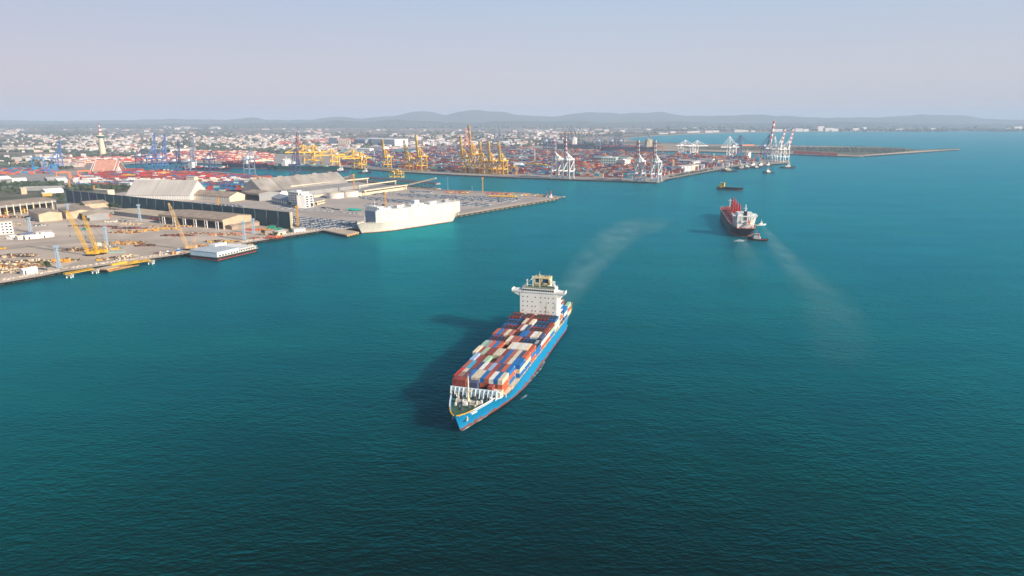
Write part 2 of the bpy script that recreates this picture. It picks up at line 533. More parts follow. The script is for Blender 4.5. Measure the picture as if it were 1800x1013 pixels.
lane_m = mat('worn_lane', (0.44, 0.345, 0.27), 0.95, 0.1, 0.03, c2=(0.35, 0.275, 0.215), detail=7)
sheet('yard_road', [(-60, 436), (60, 427), (150, 419), (300, 421), (370, 430), (350, 436), (290, 428), (160, 426), (60, 434), (-60, 446)], lane_m, 0.12)
sheet('yard_lane', [(100, 474), (130, 462), (190, 452), (310, 436), (330, 439), (200, 457), (140, 467), (122, 476)], lane_m, 0.18)
slab_m = mat('patched_asphalt', (0.36, 0.30, 0.255), 0.9, 0.1, 0.02, c2=(0.30, 0.25, 0.215), detail=6)
sheet('apron_road', [(270, 357), (520, 374), (645, 384), (700, 377), (694, 374.5), (640, 380), (520, 370.5), (270, 354.5)], slab_m, 0.12)
sheet('apron_lane', [(645, 396), (806, 374.5), (940, 351.5), (930, 350.6), (800, 371), (645, 391)], slab_m, 0.14)

# pale rock bank along the shipyard's shore: a rough sloping revetment
rb = MB()
bank = [G(-250, 543), G(0, 500.5), G(73, 487.7), G(112, 479.4), G(170, 471), G(264, 457.4), G(322, 449)]
bank2 = [G(428, 430.7), G(489, 420), G(564, 408)]
for pl in (bank, bank2):
    for a, c in zip(pl, pl[1:]):
        d = (c - a); nn = int(d.length / 3.2); d.normalize(); nv = Vector((-d.y, d.x, 0))
        for i in range(nn):
            for k in range(6):
                p = a + d * (i * 3.2 + RN.uniform(0, 3)) + nv * (RN.uniform(-0.9, 0.7) + k * 1.7 - 2.0)
                rb.m = 1 if k == 0 else 0
                rb.ball((p.x, p.y, min(3.0, 0.2 + k * 1.0)), RN.uniform(1.3, 2.1), RN.uniform(0.8, 1.3), 0.3, RN)
tag(rb.build('rock_bank', [rock_m, mat('wet_rock', (0.09, 0.075, 0.06), 0.7, 0.4, 0.5)]), kind='stuff')

# hills far behind: (photo column, photo row of the ridge)
RIDGE = [(-1500, 212), (-700, 213), (0, 212.5), (60, 211), (150, 213), (250, 211.5), (330, 209.5), (430, 211), (470, 206.5), (500, 211), (560, 211), (612, 205.5), (650, 208.5), (700, 204), (750, 195), (790, 201.5), (835, 194), (880, 197), (920, 203), (975, 205), (1000, 200),
         (1030, 197.5), (1080, 199.5), (1145, 197), (1190, 204), (1250, 204), (1300, 201.5), (1350, 204), (1420, 207.5), (1500, 206.5), (1580, 201.5), (1640, 203), (1690, 209.5), (1750, 211), (1800, 212), (2500, 212), (3300, 211)]


def ridge_row(px):
    for (a, ya), (b, yb) in zip(RIDGE, RIDGE[1:]):
        if a <= px <= b:
            t = (px - a) / (b - a)
            return ya + (yb - ya) * (t * t * (3 - 2 * t))
    return 213


def hills(name, dist, depth, dpx, lift, seed):
    r = random.Random(seed)
    ph = [(r.uniform(0, 6.28), r.uniform(0.012, 0.11), r.uniform(0.3, 1)) for _ in range(9)]
    q = MB()
    cols_ = list(range(-1400, 3201, 10))
    prof = [(-0.5, 0.0), (-0.3, 0.28), (-0.15, 0.66), (-0.05, 0.93), (0, 1.0), (0.08, 0.9), (0.25, 0.5), (0.5, 0.0)]
    for px in cols_:
        a = (px - 900) / F
        for u, h in prof:
            yy = dist + depth * u + 300 * sin(px * 0.013 + u * 9)
            wob = sum(am * sin(px * fr * 2 + p + u * 14) for p, fr, am in ph) * (1 - abs(u)) * 7
            top = HT(dist, ridge_row(px + dpx)) * lift - 3
            yr = yy
            q.v.append((a * yr / CP, yr, 3 + max(0.5, (max(2, top) + wob * 0.5) * h + wob * h * (1 - h) * 2)))
    m_ = len(prof)
    for i in range(len(cols_) - 1):
        for k in range(m_ - 1):
            q.f.append((i * m_ + k, (i + 1) * m_ + k, (i + 1) * m_ + k + 1, i * m_ + k + 1)); q.mi.append(0)
    return tag(q.build(name, wood_m, smooth=True), kind='structure')


hills('hills', 17000, 5000, 0, 1.0, 3)
hills('foothills', 12500, 3000, 130, 0.42, 8)

# wakes: thin sheets lying on the sea, of foam and of painted sky sheen
def wake_material(name, c, amt, sx, sy, lo=0.42, hi=0.72, rough=0.35):
    m = bpy.data.materials.new(name)
    m.use_nodes = True
    n, l = m.node_tree.nodes, m.node_tree.links
    b = n['Principled BSDF']
    b.inputs['Base Color'].default_value = (*c, 1)
    b.inputs['Roughness'].default_value = 0.9
    b.inputs['Specular IOR Level'].default_value = 0.0
    t = n.new('ShaderNodeTexCoord')
    mp = n.new('ShaderNodeMapping'); mp.inputs['Scale'].default_value = (sx, sy, 1)
    l.new(t.outputs['Object'], mp.inputs[0])
    q = n.new('ShaderNodeTexNoise'); q.inputs['Scale'].default_value = 1; q.inputs['Detail'].default_value = 5; q.inputs['Roughness'].default_value = 0.62
    l.new(mp.outputs[0], q.inputs['Vector'])
    r = n.new('ShaderNodeMapRange'); r.inputs['From Min'].default_value = lo; r.inputs['From Max'].default_value = hi
    l.new(q.outputs[0], r.inputs['Value'])
    at = n.new('ShaderNodeAttribute'); at.attribute_name = 'fade'
    k = n.new('ShaderNodeMath'); k.operation = 'MULTIPLY'
    l.new(r.outputs[0], k.inputs[0]); l.new(at.outputs['Fac'], k.inputs[1])
    k2 = n.new('ShaderNodeMath'); k2.operation = 'MULTIPLY'
    l.new(k.outputs[0], k2.inputs[0]); k2.inputs[1].default_value = amt
    l.new(k2.outputs[0], b.inputs['Alpha'])
    return m


def wake(name, path, m, z=0.08, across=6):
    """path: (px, py, half width in metres, strength)"""
    q = MB(); fade = []
    P = [G(x, y) for x, y, _, _ in path]
    # resample
    R_ = []
    for i in range(len(P) - 1):
        for k in range(6):
            t = k / 6
            R_.append((P[i].lerp(P[i + 1], t), path[i][2] * (1 - t) + path[i + 1][2] * t, path[i][3] * (1 - t) + path[i + 1][3] * t))
    R_.append((P[-1], path[-1][2], path[-1][3]))
    for i, (p, hw, st) in enumerate(R_):
        a = R_[max(0, i - 1)][0]; b = R_[min(len(R_) - 1, i + 1)][0]
        d = (b - a).normalized(); nv = Vector((-d.y, d.x, 0))
        for k in range(across + 1):
            u = k / across * 2 - 1
            v = p + nv * hw * u
            q.v.append((v.x, v.y, z)); fade.append(st * (1 - u * u) ** 1.2)
    for i in range(len(R_) - 1):
        for k in range(across):
            a = i * (across + 1) + k
            q.f.append((a, a + 1, a + across + 2, a + across + 1)); q.mi.append(0)
    o = q.build(name, m)
    at = o.data.attributes.new('fade', 'FLOAT', 'POINT')
    at.data.foreach_set('value', fade)
    return tag(o, kind='stuff')


slick = wake_material('slick_sheen', (0.20, 0.44, 0.46), 0.58, 0.035, 0.018, 0.22, 0.75, 0.5)  # pale colour stands in for sky light reflected by smoothed water
foam_m = wake_material('sea_foam', (0.75, 0.80, 0.80), 0.95, 0.25, 0.25, 0.36, 0.62, 0.7)
thin_m = wake_material('foam_sheen', (0.20, 0.44, 0.46), 0.5, 0.05, 0.02, 0.2, 0.75, 0.5)  # thin foam, with the same reflected sky light painted into its colour
wake('ship_wake', [(985, 560, 8, 0.5), (998, 525, 14, 0.65), (1012, 500, 20, 0.75), (1040, 460, 26, 0.7), (1070, 428, 32, 0.85), (1095, 410, 40, 1.0), (1125, 396, 48, 0.85), (1145, 387, 44, 0.35), (1160, 380, 30, 0.0)], slick)
wake('turning_wake', [(1328, 397, 4, 0.8), (1342, 400, 5, 0.9), (1352, 412, 8, 0.8), (1362, 428, 12, 0.85), (1385, 455, 17, 0.75), (1410, 482, 22, 0.65), (1440, 512, 26, 0.5), (1470, 560, 28, 0.35), (1480, 620, 26, 0.15), (1470, 660, 20, 0.0)], thin_m, 0.1)
wake('stern_wash', [(1305, 424, 8, 0.8), (1310, 440, 14, 0.6), (1318, 462, 18, 0.3), (1325, 500, 20, 0.0)], thin_m, 0.09)
wake('hull_wash', [(812, 758, 0.6, 0.8), (850, 735, 0.8, 0.7), (885, 708, 0.9, 0.5), (921, 682, 0.9, 0.5), (950, 649, 0.9, 0.5), (974, 603, 0.9, 0.5), (997, 572, 1.2, 0.7)], foam_m, 0.11, 4)
wake('propeller_foam', [(1291, 425, 2, 0.5), (1297, 424, 7, 1.0), (1305, 422.5, 8, 1.0), (1312, 422, 3, 0.3)], foam_m, 0.12)
wake('barge_wake', [(1262, 332, 2, 0.8), (1235, 329.5, 5, 0.6), (1200, 327, 7, 0.5), (1165, 325, 7, 0.2)], thin_m, 0.1)
wake('bow_ripple', [(915, 703, 0.7, 0.4), (922, 698, 1.0, 0.7), (928, 693, 0.6, 0.3)], foam_m, 0.12)
wake('tug_wake', [(1347, 304, 2, 0.5), (1320, 309, 5, 0.6), (1285, 318, 6, 0.5), (1255, 326, 5, 0.1)], thin_m, 0.1)
wake('launch_wake', [(647, 305.2, 4, 0.9), (625, 306, 6, 0.8), (600, 304, 6, 0.5), (585, 303, 5, 0.2)], thin_m, 0.1)
wake('pilot_wake', [(1376, 294, 2, 0.7), (1355, 294, 5, 0.6), (1320, 293.6, 6, 0.2)], thin_m, 0.1)

# ---------------------------------------------------------------- ships
def smooth01(x):
    x = max(0.0, min(1.0, x))
    return x * x * (3 - 2 * x)


class Hull:
    """bow at local x = 0 (at the waterline), stern at x = -L, port = +y, sea at z = 0"""
    def __init__(s, L_, B, zd, zb, rake=5.0, fine=0.30, full=0.12, sternfine=0.14, step=0.1, bow_bulwark=1.1, n=30, sternw=0.86, fore=0.09):
        s.L, s.B, s.zd, s.zb, s.rake, s.fine, s.full, s.sf, s.n, s.sternw, s.fore, s.bwk = L_, B, zd, zb, rake, fine, full, sternfine, n, sternw, fore, bow_bulwark

    def ztop(s, t):
        return s.zd + (s.zb - s.zd) * (1 - smooth01((t - s.fore) / 0.05))

    def pt(s, t, k, side):
        """t 0 bow .. 1 stern, k 0 sea .. 1 rail"""
        kk = max(0.0, k)
        hd = s.B / 2 * min(1.0, (max(0.0, t) / s.full)) ** 0.62 if t < s.full else s.B / 2
        hw = s.B / 2 * sin(pi / 2 * min(1.0, t / s.fine)) ** 0.95
        q = max(0.0, (t - (1 - s.sf)) / s.sf)
        hw *= 1 - 0.75 * q ** 1.6
        hd *= 1 - (1 - s.sternw) * q ** 2
        y = hw + (hd - hw) * kk ** 1.5
        x = -t * s.L + s.rake * kk * max(0.0, 1 - t / 0.16) - 0.045 * s.L * q * (1 - kk) * -0.6
        return Vector((x, side * max(y, 0.12), s.ztop(t) * k if k > 0 else k * 3))

    def ts(s):
        return [(i / s.n) ** 1.5 for i in range(s.n // 2)] + [(0.5) ** 1.5 + (1 - 0.5 ** 1.5) * i / (s.n // 2) for i in range(s.n // 2 + 1)]

    def hull(s, name, m, parent):
        q = MB()
        ks = [-1, 0, 0.2, 0.4, 0.6, 0.8, 1.0]
        T = s.ts(); N, K = len(T), len(ks)
        for side in (1, -1):
            o = len(q.v)
            for t in T:
                q.v += [tuple(s.pt(t, k, side)) for k in ks]
            for i in range(N - 1):
                for j in range(K - 1):
                    a = o + i * K + j
                    f = (a, a + K, a + K + 1, a + 1)
                    q.f.append(f if side < 0 else f[::-1]); q.mi.append(0)
        h = N * K
        for j in range(K - 1):
            q.f.append(((N - 1) * K + j, h + (N - 1) * K + j, h + (N - 1) * K + j + 1, (N - 1) * K + j + 1)); q.mi.append(0)
            q.f.append((j, j + 1, h + j + 1, h + j)); q.mi.append(0)
        return q.build(name, m, parent, smooth=False)

    def deck(s, name, m, parent, t0, t1, drop):
        q = MB()
        T = [t for t in s.ts() if t0 < t < t1]
        T = [t0] + T + [t1]
        for t in T:
            for side in (1, -1):
                p = s.pt(t, 1, side)
                zt = s.ztop(t) - drop
                p = s.pt(t, zt / s.ztop(t), side)
                q.v.append((p.x, p.y * 0.995, zt))
        for i in range(len(T) - 1):
            q.f.append((2 * i, 2 * i + 2, 2 * i + 3, 2 * i + 1)); q.mi.append(0)
        o = q.build(name, m, parent)
        if o.data.polygons[0].normal.z < 0: o.data.flip_normals()
        return o

    def rail(s, name, m, parent, t0, t1, h=1.1, w=0.12, posts=True, k=1.0):
        T = [t0 + (t1 - t0) * i / 24 for i in range(25)]
        for side in (1, -1):
            q = MB()
            P = [s.pt(t, 1, side) for t in T]
            for a, b in zip(P, P[1:]):
                q.bar(a + Vector((0, 0, h)), b + Vector((0, 0, h)), w)
                if posts: q.bar(a, a + Vector((0, 0, h)), w)
            q.build(name, m, parent)


def heading(bow, stern):
    d = (Vector(bow) - Vector(stern))
    return atan2(d.y, d.x)


# --- the loaded container ship in the middle
TH = radians(16.5)
bow = G(809, 757)
H1 = Hull(207, 32.2, 8.6, 11.0, rake=7, fine=0.34, full=0.17, sternfine=0.13, fore=0.105, sternw=0.9)
ship = thing('container_ship', 'blue hulled container ship fully loaded with coloured containers, white bridge towards the stern', 'ship', bow, atan2(-cos(TH), -sin(TH)))
bluehull = hull_mat('blue_hull', (0.008, 0.235, 0.46), (0.24, 0.06, 0.035), 2.2, rust_amt=0.25)
H1.hull('hull', bluehull, ship)
H1.deck('forecastle_deck', deckgreen, ship, 0.004, 0.118, 1.15)
H1.deck('main_deck', mat('deck_buff', (0.46, 0.36, 0.24), 0.75, 0.3, 0.2), ship, 0.118, 0.999, 0.02)
H1.rail('railing', white, ship, 0.16, 0.985)
capm = MB()
T_ = [0.001 + 0.115 * i / 22 for i in range(23)]
for side in (1, -1):
    P_ = [H1.pt(t, 1, side) for t in T_]
    for i, (a, b) in enumerate(zip(P_, P_[1:])):
        capm.m = 1 if i < 7 else 0
        capm.bar(a, b, 0.55, 0.35)
        if i % 2: capm.m = 0; capm.bar(a + Vector((0, -side * 0.4, -1.1)), a + Vector((0, -side * 0.1, 0)), 0.2)
capm.build('bulwark_cap', [white, yellow], ship)
strake = MB()
P_ = [H1.pt(0.03 + 0.11 * i / 14, 0.86, 1) + Vector((0, 0.06, 0)) for i in range(15)]
for a, b in zip(P_, P_[1:]): strake.bar(a, b, 0.2, 0.28)
strake.build('rubbing_strake', white, ship)
mk = MB()
for i in range(4):
    p = H1.pt(0.036 + i * 0.0042, 0.72, 1); p2 = H1.pt(0.039 + i * 0.0042, 0.76, 1)
    mk.bar(p + Vector((0, 0.08, 0)), p2 + Vector((0, 0.08, 0)), 0.16, 0.75)
mk.build('bow_marking', white, ship)
for side in (1, -1):
    an = MB()
    p = H1.pt(0.022, 0.66, side)
    an.bar(p + Vector((0, side * 0.3, 0.9)), p + Vector((0.2, side * 0.5, -1.6)), 0.45)
    an.bar(p + Vector((-0.9, side * 0.35, -1.3)), p + Vector((1.2, side * 0.55, -1.3)), 0.5)
    an.bar(p + Vector((-0.9, side * 0.35, -1.3)), p + Vector((-1.1, side * 0.4, -0.5)), 0.35)
    an.bar(p + Vector((1.2, side * 0.55, -1.3)), p + Vector((1.5, side * 0.6, -0.5)), 0.35)
    an.build('anchor', cream, ship)
# white breakwater with stiffeners in front of the first bay
FZ = 9.85
bk = MB()
bk.box(-21.0, -20.6, -13.2, 13.2, FZ - 0.2, FZ + 4.6)
for i in range(12):
    y = -12.6 + i * 25.2 / 11
    bk.add([(-20.6, y - 0.12, FZ - 0.2), (-20.6, y + 0.12, FZ - 0.2), (-18.6, y + 0.12, FZ - 0.2), (-18.6, y - 0.12, FZ - 0.2), (-20.6, y - 0.12, FZ + 4.4), (-20.6, y + 0.12, FZ + 4.4), (-20.2, y + 0.12, FZ + 4.4), (-20.2, y - 0.12, FZ + 4.4)],
           [(3, 2, 1, 0), (4, 5, 6, 7), (0, 1, 5, 4), (1, 2, 6, 5), (2, 3, 7, 6), (3, 0, 4, 7)])
for y, s_ in ((13.2, 1), (-13.2, -1)):
    bk.bar((-20.8, y, FZ + 4.4), (-25.5, y + s_ * 1.5, FZ + 0.2), 0.3, 0.4)
    bk.bar((-20.8, y, FZ + 0.3), (-25.5, y + s_ * 1.5, FZ + 0.1), 0.3, 0.4)
bko = bk.build('breakwater', mat('breakwater_paint', (0.66, 0.72, 0.74), 0.5, 0.1), ship)
for i in range(0, 11, 2):
    y = -11.5 + i * 2.29
    MB().box(-20.58, -20.5, y - 0.5, y + 0.5, FZ + 0.1, FZ + 1.9).build('opening', steel, bko)
for i in (1, 2, 5, 8, 9):
    y = -11.5 + i * 2.29
    MB().box(-20.58, -20.5, y - 0.3, y + 0.3, FZ + 3.0, FZ + 3.5).build('opening', steel, bko)
fm = MB()
fm.tube((-14.5, -0.8, FZ), (-14.5, -0.8, FZ + 13.5), 0.62, 0.34, 10)
fm.bar((-14.5, -2.6, FZ + 5.4), (-14.5, 1.0, FZ + 5.4), 0.5, 0.3); fm.box(-15.3, -13.7, -2.0, 0.4, FZ + 5.5, FZ + 5.7)
fm.bar((-14.5, -2.6, FZ + 5.4), (-14.5, -2.6, FZ + 6.6), 0.15); fm.bar((-14.5, 1.0, FZ + 5.4), (-14.5, 1.0, FZ + 6.6), 0.15)
fm.bar((-14.5, -1.6, FZ + 10.5), (-14.5, 0.0, FZ + 10.5), 0.25); fm.bar((-14.5, -0.8, FZ + 13.5), (-14.5, -0.8, FZ + 15), 0.14)
fm.tube((-14.5, -0.8, FZ), (-14.5, -0.8, FZ + 1.6), 1.0, 0.7, 10)
fm.build('foremast', cream, ship)
for x, y in ((-11.0, 3.4), (-11.0, -4.2)):
    wi = MB()
    wi.tube((x, y - 1.6, FZ + 1.1), (x, y + 1.6, FZ + 1.1), 0.9, None, 10)
    wi.tube((x, y - 1.9, FZ + 1.1), (x, y - 1.6, FZ + 1.1), 1.25, None, 10); wi.tube((x, y + 1.6, FZ + 1.1), (x, y + 1.9, FZ + 1.1), 1.25, None, 10)
    wi.box(x - 1.2, x + 1.2, y - 2.1, y + 2.1, FZ, FZ + 0.35); wi.box(x - 1.6, x - 0.6, y + 1.9, y + 3.1, FZ, FZ + 1.6)
    wi.build('windlass', mat('winch_paint', (0.55, 0.50, 0.42), 0.6, 0.4, 1.0), ship)
for x, y in ((-6.5, 2.6), (-6.5, -2.6), (-16.5, 8.6), (-16.5, -8.8), (-3.2, 0.0), (-17, 5.5), (-17.5, -5)):
    bo = MB()
    bo.box(x - 1.1, x + 1.1, y - 0.5, y + 0.5, FZ, FZ + 0.2)
    for dx in (-0.6, 0.6): bo.tube((x + dx, y, FZ + 0.2), (x + dx, y, FZ + 1.1), 0.32, 0.38, 8)
    bo.build('bollard', steel, ship)
for x, y, w_, h_, m_ in ((-18.3, 10.3, 1.4, 1.8, white), (-18.2, -9.2, 1.2, 1.5, cream), (-9.5, -0.6, 2.4, 1.6, white), (-12.5, 7.2, 0.9, 2.0, white), (-17.6, 2.0, 1.6, 1.4, steel), (-15.5, -6.6, 1.0, 1.8, white), (-8.0, 5.2, 0.8, 1.3, cream), (-7.2, -5.0, 0.8, 1.7, white)):
    vt = MB()
    vt.box(x - w_ / 2, x + w_ / 2, y - w_ / 2, y + w_ / 2, FZ, FZ + h_ * 0.7)
    vt.tube((x, y, FZ + h_ * 0.7), (x, y, FZ + h_), w_ * 0.5, w_ * 0.62, 8)
    vt.build('deck_vent', m_, ship)

# bays of containers
CL, CW_, CH = 12.19, 2.44, 2.62
BASE = 10.1
rowp = 2.49


def bay_x(b):                                                       # forward face of the bay, b = 1 .. 11, 12 and 13 behind the bridge
    return -(14.6 + 12.45 * (b - 1)) - 12.45 * 0 if b <= 11 else -(168.5 + 12.6 * (b - 12))


def bay_y(slot, n):
    return (slot - (n - 1) / 2) * rowp


hc = MB()
for b in range(1, 14):
    x0 = bay_x(b) if b > 1 else -21.5
    x1 = bay_x(b) - CL
    hwid = 10.5 if b == 1 else (13.2 if b < 4 else 14.6)
    hc.box(x1 - 0.05, x0 + 0.05, -hwid, hwid, 8.4, 9.9)
hc.build('hatch_cover', mat('hatch_paint', (0.28, 0.13, 0.09), 0.7, 0.3), ship)
for b in range(2, 14):
    for s_ in (1, -1):
        pd = MB()
        for dx in (0.5, CL - 0.5):
            for y in (15.6, 13.3):
                pd.box(bay_x(b) - dx - 0.35, bay_x(b) - dx + 0.35, s_ * y - 0.3, s_ * y + 0.3, 8.5, 10.05)
        pd.box(bay_x(b) - CL + 0.5, bay_x(b) - 0.5, s_ * 14.45 - 1.1, s_ * 14.45 + 1.1, 9.7, 9.95)
        pd.build('container_pedestal', cream, ship)
for b in range(3, 14):
    gb = MB()
    x = bay_x(b) + 0.12
    for y in [bay_y(i, 13) + 1.22 for i in range(-1, 13, 3)]:
        gb.box(x - 0.1, x + 0.1, y - 0.12, y + 0.12, 9.9, 14.2)
    gb.box(x - 0.08, x + 0.08, -16.1, 16.1, 9.91, 10.2)
    gb.build('lashing_bridge', cream, ship)


def container_mesh(code, ln=CL, hgt=CH):
    """corrugated box with posts and rails standing proud of the panels, door bars at one end"""
    q = MB()
    i = 0.05
    q.box(-ln / 2 + i, ln / 2 - i, -CW_ / 2 + i, CW_ / 2 - i, 0.05, hgt - i)
    for sx in (-1, 1):
        for sy in (-1, 1):
            q.box(sx * ln / 2 - (0.16 if sx > 0 else 0), sx * ln / 2 + (0.16 if sx < 0 else 0), sy * CW_ / 2 - (0.16 if sy > 0 else 0), sy * CW_ / 2 + (0.16 if sy < 0 else 0), 0, hgt)
    for sy in (-1, 1):
        y0, y1 = sorted((sy * CW_ / 2, sy * (CW_ / 2 - 0.1)))
        q.box(-ln / 2 + 0.17, ln / 2 - 0.17, y0, y1, hgt - 0.14, hgt - 0.01); q.box(-ln / 2 + 0.17, ln / 2 - 0.17, y0, y1, 0.01, 0.17)
    nb = int(ln / 0.62)
    for k in range(nb):                                             # side corrugation
        x = -ln / 2 + 0.3 + k * (ln - 0.6) / (nb - 1)
        q.box(x - 0.11, x + 0.11, -CW_ / 2 + 0.015, CW_ / 2 - 0.015, 0.18, hgt - 0.15)
        q.box(x - 0.11, x + 0.11, -CW_ / 2 + 0.2, CW_ / 2 - 0.2, hgt - 0.04, hgt - 0.022)
    for k in (-0.7, -0.25, 0.25, 0.7):
        q.box(ln / 2 - 0.05, ln / 2 - 0.005, k - 0.04, k + 0.04, 0.15, hgt - 0.15)
    if code in 'bnlrtoR':                                           # small white marks on side and door end
        q.m = 1
        for sy in (-1, 1): q.box(-ln / 2 + 0.9, -ln / 2 + 1.9, sy * (CW_ / 2 - 0.02) - 0.012, sy * (CW_ / 2 - 0.02) + 0.012, hgt - 1.0, hgt - 0.5)
    me = MBmesh(q, 'container')
    me.materials.append(CM[code])
    me.materials.append(white)
    return me


def MBmesh(q, name):
    me = bpy.data.meshes.new(name)
    me.from_pydata(q.v, [], q.f)
    if max(q.mi, default=0) > 0: me.polygons.foreach_set('material_index', q.mi)
    me.update()
    return me


CMESH = {}
SHIPM = Matrix.Translation(bow) @ Matrix.Rotation(ship.rotation_euler.z, 4, 'Z')


def put(name, me, label, cat, group, lx, ly, lz, rz=0.0):
    o = bpy.data.objects.new(name, me)
    col.objects.link(o)
    p = SHIPM @ Vector((lx, ly, lz))
    o.location = p
    o.rotation_euler = (0, 0, ship.rotation_euler.z + rz)
    return tag(o, label, cat, group)


def flat_rack_mesh(code, dark_):
    """two folded flat racks on each other: sill beams, cross members and folded end walls"""
    q = MB()
    for z in (0, 0.72, 1.44):
        for y in (-1.12, 1.12): q.box(-6.09, 6.09, y - 0.1, y + 0.1, z + 0.08, z + 0.5)
        for x in (-5.9, -4.0, -2.0, 0, 2.0, 4.0, 5.9): q.box(x - 0.14, x + 0.14, -1.02, 1.02, z + 0.12, z + 0.44)
    for x in (-4.6, 4.6):
        q.box(x - 1.25, x + 1.25, -0.85, -0.62, 1.95, 2.12); q.box(x - 1.25, x + 1.25, 0.62, 0.85, 1.95, 2.12)
        q.box(x - 0.15, x + 0.15, -0.62, 0.62, 1.96, 2.1)
    for sx in (-1, 1):
        for sy in (-1, 1): q.box(sx * 5.95 - 0.14, sx * 5.95 + 0.14, sy * 1.08 - 0.13, sy * 1.08 + 0.13, 0, 2.2)
    q.m = 1
    for z in (0.1, 0.82, 1.54): q.box(-5.7, 5.7, -0.98, 0.98, z, z + 0.36 * (z < 1) + 0.1)
    for x in (-3.0, 0.9): q.box(x - 0.75, x + 0.75, -1.16, 1.16, 1.6, 2.06)
    q.box(-3.1, 3.1, -0.7, 0.7, 1.95, 2.02)
    me = MBmesh(q, 'flat_rack')
    me.materials.append(CM[code]); me.materials.append(dark_)
    return me


FMESH = {k: flat_rack_mesh(k, black if k != 'k' else CM['g']) for k in 'brRk'}
NB = 'stacked on the blue container ship'
# bay -> (slots, codes top from starboard (left in the photo) to port, tiers per slot); capital F + colour = flat racks on top
BAYS = {
    2: ('R c n b c c b o w b c', '3 3 3 3 3 3 3 3 3 3 3'),
    3: ('p t r n w p l r n o b', '3 3 3 3 3 3 3 3 3 3 3'),
    4: ('r l r r e . . p b p c b b', '2 3.15 2.7 2.7 2.8 2 2 3 3 3 3 3 3'),
    5: ('c p e r r c c r b p c n o', '3.2 3 3 3 3 3 3 3 3 3 3 3 3'),
    6: ('e g o b o Fr Fr c w c w c o', '3 3 3 3 3 2 2 3.15 3.15 3.15 3.15 3.15 3'),
    7: ('Fb FR Fb Fr Fr c p p Fr Fb Fb Fb Fk', '3 3 3 3 3 3.1 3.1 3.1 3 3 3 3 3'),
    8: ('o b p c p Fr Fr b b r w c n', '3.1 3.1 3.1 3.1 3.1 3 3 3.15 3.15 3.15 3.15 3.15 3'),
    9: ('Fb FR FR Fr Fr p w n FR Fr Fr Fr r', '3 3 3 3 3 3.2 3.2 3.2 3 3 3 3 3'),
    10: ('Fb Fb Fb Fb Fb c r c Fb Fb Fb Fb r', '3.1 3.1 3.1 3.1 3.1 3.4 3.4 3.4 3.1 3.1 3.1 3.1 3'),
    11: ('Fr Fr Fr Fb Fr Fr . Fr Fr Fr Fr Fb Fb', '3.6 3.6 3.6 3.3 3.6 3.6 3 3.6 3.6 3.6 3.6 3.6 3.6'),
    12: ('. . . . . . . . . r w r b', '0 0 0 0 0 0 0 0 0 5 5 5 3'),
    13: ('r c . b r . . c r Fr Fr Fr e', '2 2 2 2 2 2 2 2 2 3 3 3 3'),
}
LOWER = {2: ['o', 'o'], 3: ['o', 'b'], 4: ['c', 'b'], 5: ['c', 'b'], 6: ['b', 'o'], 7: ['b', 'b', 'o'], 8: ['w', 'o', 'c'], 9: ['w', 'o', 'r'], 10: ['e', 'b', 'r'], 11: ['c', 'w', 'b'], 12: ['w', 'b'], 13: ['o', 'c']}
TIER = {0: 'bottom tier', 1: 'second tier', 2: 'third tier', 3: 'fourth tier', 4: 'fifth tier'}
bayw = {b: ORD[b - 1] + ' bay from the bow' for b in range(1, 12)}
bayw[12] = 'bay right behind the bridge'
bayw[13] = 'sternmost bay'
n_ship = 0


def cont(code, b, lx, ly, tier, label, ln=CL, z0=BASE):
    global n_ship
    key = (code, ln)
    if key not in CMESH: CMESH[key] = container_mesh(code, ln)
    n_ship += 1
    return put('container', CMESH[key], label, 'container', 'containers on the blue ship', lx, ly, z0 + tier * CH)


for b, (cs, hs) in BAYS.items():
    cs, hf = cs.split(), [float(h) for h in hs.split()]
    hs = [int(h) for h in hf]
    n = len(cs)
    prev = BAYS.get(b - 1)
    for sl in range(n):
        h = hs[sl]
        if h == 0: continue
        y = bay_y(sl, n)
        x = bay_x(b) - CL / 2
        fromport = ORD[n - 1 - sl]
        z_ = BASE + (hf[sl] - h) * CH
        for k in range(h):
            top = k == h - 1
            ph = 9
            if prev:
                pn = len(prev[0].split()); ps = sl - (n - pn) // 2
                ph = int(float(prev[1].split()[ps])) if 0 <= ps < pn else 0
            if b == 2: ph = 2 if sl < 6 else 1
            nh = min(hs[sl - 1] if sl else 0, hs[sl + 1] if sl < n - 1 else 0)
            outer = sl in (0, n - 1)
            if not (top or k >= ph or outer or k >= nh): continue
            c = cs[sl]
            if top and c[0] == 'F':
                put('flat_rack', FMESH[c[1]], f'{CN[c[1]]} folded flat racks, {bayw[b]}, {fromport} row from port', 'flat rack', 'folded flat racks on the blue ship', x, y, z_ + k * CH)
                continue
            if not top or c == '.':
                code = LOWER[b][min(h - 2 - k, len(LOWER[b]) - 1)] if sl == n - 1 and k < h - 1 else RN.choice('rrrrobncpr')
                if c == '.' and top: code = RN.choice('rn')
            else:
                code = c
            cont(code, b, x, y, k, f'{CN[code]} container, {bayw[b]}, {fromport} row from port, {TIER[k]}', z0=z_)
